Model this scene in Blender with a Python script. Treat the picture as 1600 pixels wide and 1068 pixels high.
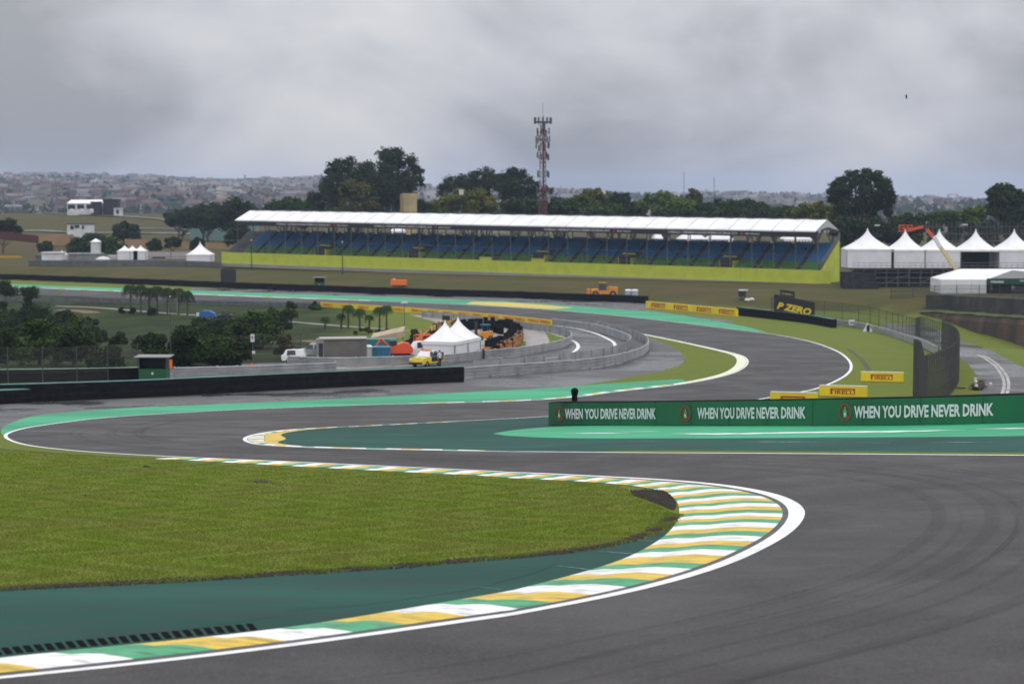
import bpy, bmesh, math, random
import numpy as np
from mathutils import Vector, Matrix
from mathutils.geometry import delaunay_2d_cdt
R = math.radians
S = bpy.context.scene
for o in list(bpy.data.objects): bpy.data.objects.remove(o)
COL = S.collection
# ------------------------------------------------------------------ camera
F = 3111.0                      # focal length in photo pixels (photo 1600 x 1068)
PITCH = math.atan(234.0 / F)    # horizon at row 300
cd = bpy.data.cameras.new('camera'); cam = bpy.data.objects.new('camera', cd); COL.objects.link(cam)
cd.sensor_width = 36; cd.lens = 36 * F / 1600; cd.clip_start = 0.5; cd.clip_end = 30000
cam.location = (0, 0, 0); cam.rotation_euler = (R(90) - PITCH, 0, 0)
cd.dof.use_dof = True; cd.dof.focus_distance = 82; cd.dof.aperture_fstop = 0.9
S.camera = cam
SKYLOC = (2.3, .7, .4)
# ------------------------------------------------------------------ sky, sun, exposure
SUN_EL, SUN_AZ = R(58), R(150)
w = bpy.data.worlds.new('World'); S.world = w; w.use_nodes = True
nt = w.node_tree; N = nt.nodes; LK = nt.links; N.clear()
def wn(t, **k):
    n = N.new(t)
    for a, b in k.items(): setattr(n, a, b)
    return n
out = wn('ShaderNodeOutputWorld'); bg = wn('ShaderNodeBackground'); LK.new(bg.outputs[0], out.inputs[0])
sky = wn('ShaderNodeTexSky', sky_type='NISHITA'); sky.sun_disc = False; sky.sun_elevation = SUN_EL; sky.sun_rotation = SUN_AZ
sky.air_density = 1.5; sky.dust_density = 4
skm = wn('ShaderNodeMixRGB', blend_type='MULTIPLY'); skm.inputs[0].default_value = 1; skm.inputs[2].default_value = (.1, .1, .1, 1)
LK.new(sky.outputs[0], skm.inputs[1])
tc = wn('ShaderNodeTexCoord'); mp = wn('ShaderNodeMapping'); mp.inputs['Scale'].default_value = (1, 1, 1.75); mp.inputs['Location'].default_value = SKYLOC; mp.inputs['Rotation'].default_value = (0, .32, 0)
LK.new(tc.outputs['Generated'], mp.inputs[0])
n1 = wn('ShaderNodeTexNoise'); n1.inputs['Scale'].default_value = 6.0; n1.inputs['Detail'].default_value = 5; n1.inputs['Roughness'].default_value = .45; n1.inputs['Distortion'].default_value = .5
LK.new(mp.outputs[0], n1.inputs['Vector'])
n2 = wn('ShaderNodeTexNoise'); n2.inputs['Scale'].default_value = 14; n2.inputs['Detail'].default_value = 6; n2.inputs['Roughness'].default_value = .55; n2.inputs['Distortion'].default_value = .3
LK.new(mp.outputs[0], n2.inputs['Vector'])
ad = wn('ShaderNodeMath', operation='MULTIPLY_ADD'); ad.inputs[1].default_value = .30; LK.new(n2.outputs[0], ad.inputs[0]); LK.new(n1.outputs[0], ad.inputs[2])
cr = wn('ShaderNodeValToRGB'); e = cr.color_ramp.elements
e[0].position = .46; e[0].color = (.335, .345, .375, 1); e[1].position = .80; e[1].color = (.70, .69, .70, 1)
m_ = e.new(.62); m_.color = (.52, .53, .575, 1)
LK.new(ad.outputs[0], cr.inputs[0])
sx = wn('ShaderNodeSeparateXYZ'); LK.new(tc.outputs['Generated'], sx.inputs[0])
# an overcast sky is about three times brighter overhead than at the horizon
zr = wn('ShaderNodeMapRange'); zr.inputs['From Min'].default_value = .0; zr.inputs['From Max'].default_value = 1; zr.inputs['To Min'].default_value = .98; zr.inputs['To Max'].default_value = 4.5
LK.new(sx.outputs['Z'], zr.inputs['Value'])
# the cloud deck is thickest a few degrees above the bright horizon
zd = wn('ShaderNodeMapRange'); zd.interpolation_type = 'SMOOTHSTEP'; zd.inputs['From Min'].default_value = .06; zd.inputs['From Max'].default_value = .20; zd.inputs['To Min'].default_value = 1.0; zd.inputs['To Max'].default_value = .74
LK.new(sx.outputs['Z'], zd.inputs['Value']); zm = wn('ShaderNodeMath', operation='MULTIPLY'); LK.new(zr.outputs[0], zm.inputs[0]); LK.new(zd.outputs[0], zm.inputs[1])
vm = wn('ShaderNodeVectorMath', operation='SCALE'); LK.new(cr.outputs[0], vm.inputs[0]); LK.new(zm.outputs[0], vm.inputs['Scale'])
mx = wn('ShaderNodeMixRGB'); mx.inputs[0].default_value = .93; LK.new(skm.outputs[0], mx.inputs[1]); LK.new(vm.outputs[0], mx.inputs[2])
LK.new(mx.outputs[0], bg.inputs[0]); bg.inputs[1].default_value = 1.0
sl = bpy.data.lights.new('sun', 'SUN'); sl.energy = 1.1; sl.angle = R(14); sl.color = (1, .96, .9)
so = bpy.data.objects.new('sun', sl); COL.objects.link(so)
so.rotation_euler = (R(90) - SUN_EL, 0, math.pi - SUN_AZ)
S.view_settings.view_transform = 'Standard'; S.view_settings.look = 'None'; S.view_settings.exposure = -0.08; S.view_settings.gamma = 1
S.cycles.volume_bounces = 1; S.cycles.max_bounces = 6; S.cycles.transparent_max_bounces = 24
rng = random.Random(7); nr = np.random.default_rng(7)
# ------------------------------------------------------------------ helpers: tagging and meshes
def tag(o, label=None, cat=None, group=None, kind=None):
    if label: o['label'] = label
    if cat: o['category'] = cat
    if group: o['group'] = group
    if kind: o['kind'] = kind
    return o
def thing(name, loc, rz=0, label=None, cat=None, group=None):
    o = bpy.data.objects.new(name, None); COL.objects.link(o); o.location = loc; o.rotation_euler = (0, 0, rz)
    o.empty_display_size = .2
    return tag(o, label, cat, group)
def link(name, me, parent=None):
    o = bpy.data.objects.new(name, me); COL.objects.link(o)
    if parent: o.parent = parent
    return o
def copy_tree(o, parent=None):
    c = o.copy(); COL.objects.link(c)
    if parent: c.parent = parent
    for ch in list(o.children): copy_tree(ch, c)
    return c
class MB:
    def __init__(s): s.v = []; s.f = []; s.m = []; s.cm = 0
    def mat(s, i): s.cm = i; return s
    def add(s, vs, fs):
        b = len(s.v); s.v += [tuple(p) for p in vs]
        for f in fs: s.f.append(tuple(b + i for i in f)); s.m.append(s.cm)
        return s
    def box(s, c, d, rz=0, ry=0, taper=1.0):
        x, y, z = d[0] / 2, d[1] / 2, d[2] / 2; vs = []
        M = Matrix.Rotation(rz, 3, 'Z') @ Matrix.Rotation(ry, 3, 'Y')
        for k in (-1, 1):
            t = taper if k == 1 else 1
            for a, b in ((-1, -1), (1, -1), (1, 1), (-1, 1)): vs.append(Vector(c) + M @ Vector((a * x * t, b * y * t, k * z)))
        return s.add(vs, [(0, 3, 2, 1), (4, 5, 6, 7), (0, 1, 5, 4), (1, 2, 6, 5), (2, 3, 7, 6), (3, 0, 4, 7)])
    def bar(s, p, q, r, n=6, r2=None):
        p, q = Vector(p), Vector(q); d = q - p
        if d.length < 1e-6: return s
        a = d.normalized().orthogonal().normalized(); b = d.normalized().cross(a); r2 = r if r2 is None else r2
        vs = []
        for c, rr in ((p, r), (q, r2)):
            for i in range(n):
                t = 2 * math.pi * i / n + math.pi / 4; vs.append(c + (a * math.cos(t) + b * math.sin(t)) * rr)
        return s.add(vs, [(i, (i + 1) % n, n + (i + 1) % n, n + i) for i in range(n)] + [tuple(range(n))[::-1], tuple(range(n, 2 * n))])
    def lathe(s, prof, n=12, c=(0, 0, 0)):
        vs = [(c[0] + r * math.cos(2 * math.pi * i / n), c[1] + r * math.sin(2 * math.pi * i / n), c[2] + z) for r, z in prof for i in range(n)]
        return s.add(vs, [(j * n + i, j * n + (i + 1) % n, (j + 1) * n + (i + 1) % n, (j + 1) * n + i) for j in range(len(prof) - 1) for i in range(n)])
    def prism(s, poly, y0, y1):       # poly in local xz, extruded along y
        n = len(poly)
        vs = [(x, y0, z) for x, z in poly] + [(x, y1, z) for x, z in poly]
        return s.add(vs, [(i, (i + 1) % n, n + (i + 1) % n, n + i) for i in range(n)] + [tuple(range(n))[::-1], tuple(range(n, 2 * n))])
    def mesh(s, name, mats, smooth=False):
        me = bpy.data.meshes.new(name); me.from_pydata(s.v, [], s.f)
        for m in (mats if isinstance(mats, (list, tuple)) else [mats]): me.materials.append(m)
        if any(s.m): me.polygons.foreach_set('material_index', s.m)
        bm = bmesh.new(); bm.from_mesh(me); bmesh.ops.recalc_face_normals(bm, faces=bm.faces); bm.to_mesh(me); bm.free()
        if smooth: me.polygons.foreach_set('use_smooth', [True] * len(me.polygons))
        return me
    def build(s, name, mats, parent=None, smooth=False): return link(name, s.mesh(name, mats, smooth), parent)
def npmesh(name, V, Fq, mats):           # fast: all quads or all tris
    V = np.asarray(V, dtype=np.float32); Fq = np.asarray(Fq, dtype=np.int32); k = Fq.shape[1]
    me = bpy.data.meshes.new(name); me.vertices.add(len(V)); me.vertices.foreach_set('co', V.ravel())
    me.loops.add(Fq.size); me.loops.foreach_set('vertex_index', Fq.ravel()); me.polygons.add(len(Fq))
    me.polygons.foreach_set('loop_start', np.arange(0, Fq.size, k, dtype=np.int32))
    for m in (mats if isinstance(mats, (list, tuple)) else [mats]): me.materials.append(m)
    me.update(calc_edges=True); me.validate(); return me
# ------------------------------------------------------------------ materials
MATS = {}
def mat(name, c, rough=.7, c2=None, scale=1.0, detail=4, lo=.4, hi=.6, metal=0, bump=0, bscale=None, stretch=None, island=None, spec=.5, alpha=None, c3=None, s3=.1, emit=None, dirt=0, dsc=3, dst=(.5, 2, 1)):
    if name in MATS: return MATS[name]
    m = bpy.data.materials.new(name); m.use_nodes = True; t = m.node_tree; n = t.nodes; l = t.links
    b = n['Principled BSDF']; b.inputs['Roughness'].default_value = rough; b.inputs['Metallic'].default_value = metal
    b.inputs['Specular IOR Level'].default_value = spec
    col = None
    def noise(sc, det=detail, st=stretch):
        tcx = n.new('ShaderNodeTexCoord'); src = tcx.outputs['Object']
        if st:
            mm = n.new('ShaderNodeMapping'); mm.inputs['Scale'].default_value = st; l.new(src, mm.inputs[0]); src = mm.outputs[0]
        x = n.new('ShaderNodeTexNoise'); x.inputs['Scale'].default_value = sc; x.inputs['Detail'].default_value = det; l.new(src, x.inputs['Vector']); return x
    def ramp(src, a, bb):
        r = n.new('ShaderNodeMapRange'); r.inputs['From Min'].default_value = a; r.inputs['From Max'].default_value = bb; l.new(src, r.inputs['Value']); return r.outputs[0]
    def mixc(fac, A, B):
        x = n.new('ShaderNodeMixRGB'); l.new(fac, x.inputs[0])
        for i, y in ((1, A), (2, B)):
            if isinstance(y, tuple): x.inputs[i].default_value = (*y, 1)
            else: l.new(y, x.inputs[i])
        return x.outputs[0]
    b.inputs['Base Color'].default_value = (*c, 1)
    if c2: col = mixc(ramp(noise(scale).outputs[0], lo, hi), c, c2)
    if c3: col = mixc(ramp(noise(s3, 5).outputs[0], .42, .62), col or c, c3)
    if dirt:
        x = n.new('ShaderNodeMath'); x.operation = 'MULTIPLY'; x.inputs[1].default_value = dirt; l.new(ramp(noise(dsc, 8, dst).outputs[0], .50, .68), x.inputs[0]); col = mixc(x.outputs[0], col or c, (.035, .033, .032))
        x = n.new('ShaderNodeMath'); x.operation = 'MULTIPLY'; x.inputs[1].default_value = dirt * .6; l.new(ramp(noise(dsc * 9, 4, None).outputs[0], .55, .75), x.inputs[0]); col = mixc(x.outputs[0], col, (.06, .055, .05))
    if island is not None:
        g = n.new('ShaderNodeNewGeometry'); col = mixc(g.outputs['Random Per Island'], col or c, island)
    if col: l.new(col, b.inputs['Base Color'])
    if bump:
        bn = n.new('ShaderNodeBump'); bn.inputs['Strength'].default_value = 1; bn.inputs['Distance'].default_value = bump
        l.new(noise(bscale or scale * 4, 6, None).outputs[0], bn.inputs['Height']); l.new(bn.outputs[0], b.inputs['Normal'])
    if alpha is not None: b.inputs['Alpha'].default_value = alpha
    if emit: b.inputs['Emission Color'].default_value = (*emit, 1); b.inputs['Emission Strength'].default_value = 1
    MATS[name] = m; return m
# ------------------------------------------------------------------ terrain
KD = np.array([-300, 0, 36, 65, 90, 111, 135, 155, 200, 250, 303, 380, 500, 640, 30000.])
KH = np.array([7.0, 7.8, 9.0, 10.5, 11.8, 13.2, 15.1, 16.2, 17.6, 18.8, 19.6, 20.5, 21.1, 21.4, 21.4])
def pchip(x, y):
    h = np.diff(x); dl = np.diff(y) / h; d = np.zeros_like(y)
    for i in range(1, len(x) - 1):
        if dl[i - 1] * dl[i] > 0:
            w1 = 2 * h[i] + h[i - 1]; w2 = h[i] + 2 * h[i - 1]; d[i] = (w1 + w2) / (w1 / dl[i - 1] + w2 / dl[i])
    d[0] = dl[0]; d[-1] = dl[-1]
    def f(q):
        q = np.clip(q, x[0], x[-1]); i = np.clip(np.searchsorted(x, q) - 1, 0, len(x) - 2); t = (q - x[i]) / h[i]
        return (2*t**3-3*t**2+1)*y[i] + (t**3-2*t**2+t)*h[i]*d[i] + (-2*t**3+3*t**2)*y[i+1] + (t**3-t**2)*h[i]*d[i+1]
    return f
hb = pchip(KD, KH)
def ss(x): x = np.clip(x, 0, 1); return x * x * (3 - 2 * x)
FOOT = np.array([(-330, 640), (-175, 520), (-123, 480), (-55, 427), (24.7, 367), (44, 349), (60, 351), (75, 343), (79, 304), (100, 235), (150, 130), (240, 40)], float)
def sdist(P, L):
    best = np.full(len(P), 1e9); sg = np.ones(len(P)); seg = np.zeros(len(P), int)
    for i in range(len(L) - 1):
        a, b = L[i], L[i + 1]; d = b - a; t = np.clip(((P - a) @ d) / (d @ d), 0, 1); q = a + t[:, None] * d
        r = np.hypot(*(P - q).T); s = d[0] * (P[:, 1] - a[1]) - d[1] * (P[:, 0] - a[0])
        k = r < best - 1e-9; best[k] = r[k]; sg[k] = np.sign(s[k]); seg[k] = i
    return best * sg, seg
CRX = np.array([-.6, -.257, -.19, -.14, -.08, -.04, .02, .06, .12, .16, .2, .26, .6])
CRV = np.array([20, 25, 26, 14, 17, 5, 1, -5, -6, -12, -12, -15, -10.])
def hterr(x, y):
    x = np.atleast_1d(np.asarray(x, float)); y = np.atleast_1d(np.asarray(y, float))
    h = hb(y)
    h = h - .055 * np.clip(x, 0, 40) * ss((135 - y) / 40)                      # rises to the right, near the camera
    h = h + 4.2 * np.exp(-((x - 82) / 34) ** 2 - ((y - 300) / 46) ** 2)         # hollow of the service road
    h = h + 3.2 * np.exp(-((x + 80) / 42) ** 2 - ((y - 300) / 60) ** 2)         # infield valley
    P = np.stack([x, y], 1); s, seg = sdist(P, FOOT)
    W = np.where((seg >= 6), 7.0, 15.0); hp = 18.4 - 1.7 * ss((x - 60) / 18) * ss((350 - y) / 40)
    h = h + (hp - h) * ss((s - np.where(seg >= 6, .5, 1)) / W)
    wx = ss((-20 - x) / 80)
    ridge = 18.4 - 8.9 * ss((y - 610) / 290)
    h = np.where(y > 610, h + (ridge - hp) * wx, h)
    far = np.interp(y, [900, 1200, 1800], [0, 1, 1.0])
    a = x / np.maximum(y, 1); cz = -np.interp(a, CRX, CRV) * 5000 / F
    roll = 6 * np.sin(x / 170 + 1) * np.sin(y / 310) + 4 * np.sin(x / 67 + y / 120)
    hf = 26 + (cz - 26) * np.clip((y - 1700) / 3300, 0, 1) ** .9 + roll * ss((y - 1400) / 800) * ss((5200 - y) / 500) + np.clip((y - 5050) * .05, 0, 300)
    h = np.where(y > 900, h * (1 - far) + hf * far, h)
    return h
def grow(a, b, s0, k):
    r = []; s = s0
    while a < b: a += s; s *= k; r.append(a)
    return r
xin = list(np.arange(-140, 140.1, 4)); g_ = grow(140, 3200, 6, 1.18)
XS = np.array([-q for q in g_[::-1]] + xin + g_); yin = list(np.arange(0, 600.1, 4))
YS = np.array([-q for q in grow(0, 500, 8, 1.5)[::-1]] + yin + list(np.arange(610, 1001, 15)) + grow(1000, 9000, 30, 1.06))
GX, GY = np.meshgrid(XS, YS, indexing='ij'); GZ = -hterr(GX.ravel(), GY.ravel()).reshape(GX.shape)
def zt(x, y):                           # height of the triangulated ground sheet
    sc = np.isscalar(x); x = np.atleast_1d(np.asarray(x, float)); y = np.atleast_1d(np.asarray(y, float))
    i = np.clip(np.searchsorted(XS, x, 'right') - 1, 0, len(XS) - 2); j = np.clip(np.searchsorted(YS, y, 'right') - 1, 0, len(YS) - 2)
    u = (x - XS[i]) / (XS[i + 1] - XS[i]); v = (y - YS[j]) / (YS[j + 1] - YS[j])
    a, b, c, d = GZ[i, j], GZ[i + 1, j], GZ[i + 1, j + 1], GZ[i, j + 1]      # diagonal a-c
    z = np.where(u >= v, a + (b - a) * u + (c - b) * v, a + (d - a) * v + (c - d) * u)
    return float(z[0]) if sc else z
cp, sp = math.cos(PITCH), math.sin(PITCH)
def ray(px, py):
    dx = (px - 800) / F; dv = -(py - 534) / F
    y = cp + dv * sp; z = -sp + dv * cp
    return dx / y, z / y                 # slopes per metre of depth (y)
TD = np.concatenate([np.arange(15, 200, .5), np.arange(200, 700, 1.0), np.arange(700, 6000, 10)])
def G(px, py):
    """where the line of sight through a photo pixel meets the ground"""
    a, b = ray(px, py); z = b * TD; g = zt(a * TD, TD); k = np.argmax(z < g)
    if not (z < g).any(): k = len(TD) - 1
    lo, hi = TD[max(k - 1, 0)], TD[k]
    for _ in range(18):
        m = (lo + hi) / 2
        if b * m < zt(a * m, m): hi = m
        else: lo = m
    m = (lo + hi) / 2
    return np.array([a * m, m, zt(a * m, m)])
def PD(px, py, D):
    a, b = ray(px, py); return np.array([a * D, D, b * D])
def GD(px, D):
    a, b = ray(px, 400); return np.array([a * D, D, zt(a * D, D)])
def crom(pts, k=8):
    p = np.array(pts, float); p = np.vstack([2 * p[0] - p[1], p, 2 * p[-1] - p[-2]]); o = []
    for i in range(1, len(p) - 2):
        for t in np.arange(k) / k:
            # centripetal-ish: plain catmull-rom
            o.append(.5 * (2 * p[i] + (p[i+1] - p[i-1]) * t + (2*p[i-1] - 5*p[i] + 4*p[i+1] - p[i+2]) * t*t + (3*p[i] - p[i-1] - 3*p[i+1] + p[i+2]) * t**3))
    o.append(p[-2]); return np.array(o)
def WP(pts, k=8, smooth=True):           # pixel curve to world xy
    q = crom(pts, k) if smooth else np.array(pts, float)
    return np.array([G(a, b)[:2] for a, b in q])
def resample(L, step):
    L = np.asarray(L, float); d = np.r_[0, np.cumsum(np.hypot(*np.diff(L, axis=0).T))]
    n = max(2, int(round(d[-1] / step)) + 1); s = np.linspace(0, d[-1], n)
    return np.stack([np.interp(s, d, L[:, 0]), np.interp(s, d, L[:, 1])], 1), s
def smoothL(L, n=2):
    for _ in range(n):
        M = L.copy(); M[1:-1] = (L[:-2] + 2 * L[1:-1] + L[2:]) / 4; L = M
    return L
def normals(L):
    t = np.gradient(L, axis=0); t /= np.hypot(*t.T)[:, None] + 1e-9; return np.stack([-t[:, 1], t[:, 0]], 1)
# ------------------------------------------------------------------ ground materials
def asphalt(name, ca, cb, cc, rub, wet=0.0):
    m = bpy.data.materials.new(name); m.use_nodes = True; t = m.node_tree; n = t.nodes; l = t.links; b = n['Principled BSDF']
    b.inputs['Roughness'].default_value = .62; b.inputs['Specular IOR Level'].default_value = .17
    at = n.new('ShaderNodeAttribute'); at.attribute_name = 'trk'
    tcx = n.new('ShaderNodeTexCoord')
    def nz(vec, sc, det=5, rg=.5):
        x = n.new('ShaderNodeTexNoise'); x.inputs['Scale'].default_value = sc; x.inputs['Detail'].default_value = det; x.inputs['Roughness'].default_value = rg; l.new(vec, x.inputs['Vector']); return x.outputs[0]
    def rm(src, a, bb, c=0, d=1):
        r = n.new('ShaderNodeMapRange'); r.inputs['From Min'].default_value = a; r.inputs['From Max'].default_value = bb; r.inputs['To Min'].default_value = c; r.inputs['To Max'].default_value = d; l.new(src, r.inputs['Value']); return r.outputs[0]
    def mt(op, a, bb):
        x = n.new('ShaderNodeMath'); x.operation = op
        for i, y in enumerate((a, bb)):
            if isinstance(y, (int, float)): x.inputs[i].default_value = y
            else: l.new(y, x.inputs[i])
        return x.outputs[0]
    def mixc(f, A, B, bt='MIX'):
        x = n.new('ShaderNodeMixRGB'); x.blend_type = bt; l.new(f, x.inputs[0]) if not isinstance(f, float) else setattr(x.inputs[0], 'default_value', f)
        for i, y in ((1, A), (2, B)):
            if isinstance(y, tuple): x.inputs[i].default_value = (*y, 1)
            else: l.new(y, x.inputs[i])
        return x.outputs[0]
    sep = n.new('ShaderNodeSeparateXYZ'); l.new(at.outputs['Vector'], sep.inputs[0])
    cmb = n.new('ShaderNodeCombineXYZ'); l.new(mt('MULTIPLY', sep.outputs[0], 1.0), cmb.inputs[0]); l.new(mt('MULTIPLY', sep.outputs[1], .035), cmb.inputs[1])
    st = nz(cmb.outputs[0], 1.1, 6, .6)                 # streaks that run along the track
    st2 = nz(cmb.outputs[0], 5.0, 4, .6)
    big = nz(tcx.outputs['Object'], .035, 5)
    patch = nz(tcx.outputs['Object'], .22, 6, .6)
    grain = nz(tcx.outputs['Object'], 13, 6, .85)
    c = mixc(rm(big, .35, .65), ca, cb)
    c = mixc(rm(patch, .42, .7, 0, .55), c, cc)
    # racing line rubber: a darker band a few metres from the inner edge, broken up
    bd = mt('MULTIPLY', rm(sep.outputs[0], 1.0, 4.0), rm(sep.outputs[0], 12.5, 8.5))
    c = mixc(mt('MULTIPLY', mt('MULTIPLY', rm(st, .40, .62), bd), rub), c, (.030, .030, .032))
    c = mixc(rm(st2, .52, .75, 0, .45), c, (.034, .034, .035))
    c = mixc(rm(grain, .42, .70, 0, .9), c, (.098, .094, .091))
    c = mixc(rm(nz(tcx.outputs['Object'], 42, 3, .9), .52, .68, 0, .6), c, (.012, .012, .013))
    l.new(c, b.inputs['Base Color'])
    l.new(rm(patch, .35, .65, .52, .72), b.inputs['Roughness'])
    if wet:
        wn_ = rm(nz(tcx.outputs['Object'], .085, 6, .6), .44, .56); c0 = mixc(mt('MULTIPLY', wn_, .6), c, (.025, .025, .027)); l.new(c0, b.inputs['Base Color'])
        l.new(mt('SUBTRACT', .74, mt('MULTIPLY', wn_, wet)), b.inputs['Roughness']); b.inputs['Specular IOR Level'].default_value = .5
    bn = n.new('ShaderNodeBump'); bn.inputs['Distance'].default_value = .006; bn.inputs['Strength'].default_value = .6
    l.new(nz(tcx.outputs['Object'], 26, 3, .8), bn.inputs['Height']); l.new(bn.outputs[0], b.inputs['Normal'])
    return m
M_TRACK = asphalt('track asphalt', (.025, .023, .0225), (.046, .042, .040), (.017, .016, .016), .95)
M_RUN = asphalt('runoff asphalt', (.060, .058, .059), (.085, .082, .080), (.042, .042, .044), .3, .56)
def paint(name, c, worn, amt=.5, rough=.55):
    m = mat(name, c, rough, worn, .5, 7, .60 - .14 * amt, .80, stretch=(.35, 1.3, 1), c3=tuple(q * .78 for q in c), s3=.09)
    return m
M_TEAL = mat('dark green paint', (.013, .062, .048), .75, (.020, .082, .064), .35, 8, .35, .7, stretch=(.3, 1, 1), c3=(.010, .046, .037), s3=.06, bump=.004, bscale=20, spec=.12, dirt=.35, dsc=.8, dst=(.25, 1.2, 1))
M_GREEN = mat('bright green paint', (.022, .30, .140), .6, (.04, .36, .18), .3, 7, .35, .7, stretch=(.3, 1, 1), c3=(.022, .24, .115), s3=.12, dirt=.25, dsc=.9, dst=(.25, 1.5, 1), spec=.25)
M_WHITE = mat('white road paint', (.74, .74, .74), .5, (.60, .60, .60), 1.5, 6, .5, .75, dirt=.12)
M_YEL = mat('yellow road paint', (.64, .44, .03), .5, (.52, .36, .03), 1.2, 6, .45, .7, dirt=.5)
M_KG = mat('green kerb paint', (.03, .27, .11), .5, (.05, .34, .16), 1.2, 6, .4, .7, dirt=.6)
M_KW = mat('white kerb paint', (.76, .75, .75), .5, (.60, .59, .58), 1.4, 6, .55, .75, dirt=.45)
M_PALE = mat('cream kerb paint', (.62, .64, .40), .5, (.70, .70, .60), 2, 4, .4, .6)
M_SOIL = mat('bare soil', (.009, .007, .005), .95, (.028, .019, .012), 2.5, 6, .4, .7, bump=.04, bscale=6)
M_BEIGE = mat('pale concrete', (.25, .235, .22), .8, (.17, .16, .15), .15, 6, .35, .7, c3=(.30, .28, .25), s3=.5)
def grassmat():
    m = bpy.data.materials.new('grass ground'); m.use_nodes = True; t = m.node_tree; n = t.nodes; l = t.links; b = n['Principled BSDF']
    b.inputs['Roughness'].default_value = .9; b.inputs['Specular IOR Level'].default_value = .12
    tcx = n.new('ShaderNodeTexCoord')
    def nz(sc, det=5, st=None):
        src = tcx.outputs['Object']
        if st:
            mm = n.new('ShaderNodeMapping'); mm.inputs['Scale'].default_value = st; l.new(src, mm.inputs[0]); src = mm.outputs[0]
        x = n.new('ShaderNodeTexNoise'); x.inputs['Scale'].default_value = sc; x.inputs['Detail'].default_value = det; x.inputs['Roughness'].default_value = .62; l.new(src, x.inputs['Vector']); return x.outputs[0]
    def rm(src, a, bb, c=0, d=1):
        r = n.new('ShaderNodeMapRange'); r.inputs['From Min'].default_value = a; r.inputs['From Max'].default_value = bb; r.inputs['To Min'].default_value = c; r.inputs['To Max'].default_value = d; l.new(src, r.inputs['Value']); return r.outputs[0]
    def mixc(f, A, B):
        x = n.new('ShaderNodeMixRGB'); l.new(f, x.inputs[0])
        for i, y in ((1, A), (2, B)):
            if isinstance(y, tuple): x.inputs[i].default_value = (*y, 1)
            else: l.new(y, x.inputs[i])
        return x.outputs[0]
    at = n.new('ShaderNodeAttribute'); at.attribute_name = 'dry'
    c = mixc(rm(nz(.12, 6), .35, .65), (.082, .122, .013), (.122, .138, .018))
    c = mixc(rm(nz(1.3, 6), .35, .7), c, (.062, .098, .012))
    c = mixc(rm(nz(9, 4), .3, .7, 0, .7), c, (.150, .175, .028))
    c = mixc(rm(nz(.35, 7), .56, .72, 0, .6), c, (.115, .098, .035))
    sep = n.new('ShaderNodeSeparateXYZ'); l.new(at.outputs['Vector'], sep.inputs[0])
    dry = mixc(rm(nz(.11, 6, (.5, 1, 1)), .42, .58), (.070, .058, .022), (.050, .052, .014))
    dry = mixc(rm(nz(.05, 6, (.3, 1, 3)), .52, .66), dry, (.075, .036, .020))
    c = mixc(sep.outputs[0], c, dry)
    lush = mixc(rm(nz(.1, 6), .4, .62), (.013, .021, .005), (.030, .050, .008))
    c = mixc(sep.outputs[1], c, lush)
    # city ground far away: dull vegetation and roofs
    far = mixc(rm(nz(.02, 8), .4, .6), (.05, .06, .035), (.16, .13, .11))
    c = mixc(sep.outputs[2], c, far)
    l.new(c, b.inputs['Base Color'])
    bn = n.new('ShaderNodeBump'); bn.inputs['Distance'].default_value = .05; bn.inputs['Strength'].default_value = .8
    l.new(nz(7, 6), bn.inputs['Height']); l.new(bn.outputs[0], b.inputs['Normal'])
    return m
M_GRASS = grassmat()
# ------------------------------------------------------------------ track edges, traced on the ground
pL1 = [(0,1058),(125,1046),(250,1032),(420,1012),(560,993),(700,973),(820,955),(920,937),(1010,917),(1080,898),(1140,877),(1190,853),(1225,832),(1244,810),(1246,797),(1237,786),(1215,775),(1185,767),(1140,759),(1075,752),(1000,747),(900,742),(800,737),(650,730),(500,723),(350,716.5),(260,712.5),(150,706.5),(60,698),(25,691),(10,684),(8,680),(11,677),(22,673),(42,668),(75,663),(120,657),(180,651),(280,644.5),(400,638.5),(600,631.5),(800,626.5),(900,620),(960,612),(1050,602),(1100,594),(1140,584.5),(1160,575.5),(1168,567),(1166,560),(1155,554),(1120,545.5),(1060,532.5),(1000,520.5),(960,513),(921,505.5)]
L1 = smoothL(resample(WP(pL1, 6), .7)[0], 6)
d0 = L1[0] - L1[14]; d0 /= np.hypot(*d0); L1 = np.vstack([[L1[0] + d0 * q for q in np.arange(60, 0, -1.5)], L1])
pLO = [(0,447),(100,451.5),(200,455.5),(300,459.5),(400,463.5),(500,467),(600,470.5),(700,474.5),(800,480),(900,487),(990,495.5),(1060,503.5),(1150,514.5),(1220,524),(1270,534.5),(1307,548),(1324,560),(1330,571),(1326,582),(1308,594),(1275,607),(1230,616),(1149,629),(1060,638),(960,644.5),(850,650.5)]
LO = smoothL(resample(WP(pLO, 6), .8)[0], 5)
d0 = LO[0] - LO[10]; d0 /= np.hypot(*d0); LO = np.vstack([[LO[0] + d0 * q for q in np.arange(70, 0, -2)], LO])
pL3 = [(850,650.5),(800,653.5),(720,657.5),(640,661.5),(560,665.5),(490,668.5),(440,672),(405,677),(388,681.5),(382,686),(388,690.5),(405,694.5),(450,697.5),(520,700),(600,701.7),(700,703.5),(850,705.5),(1000,706.8),(1200,708),(1400,709.5),(1600,711)]
L3 = smoothL(resample(WP(pL3, 6), .5)[0], 5)
d0 = L3[-1] - L3[-10]; d0 /= np.hypot(*d0); L3 = np.vstack([L3, [L3[-1] + d0 * q for q in np.arange(2, 45, 2)]])
FIN = WP([(921,505.5),(864,507.5),(820,503),(760,497),(700,492),(640,487.5),(560,483),(501,478),(400,474),(200,466),(0,458)], 4)
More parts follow.
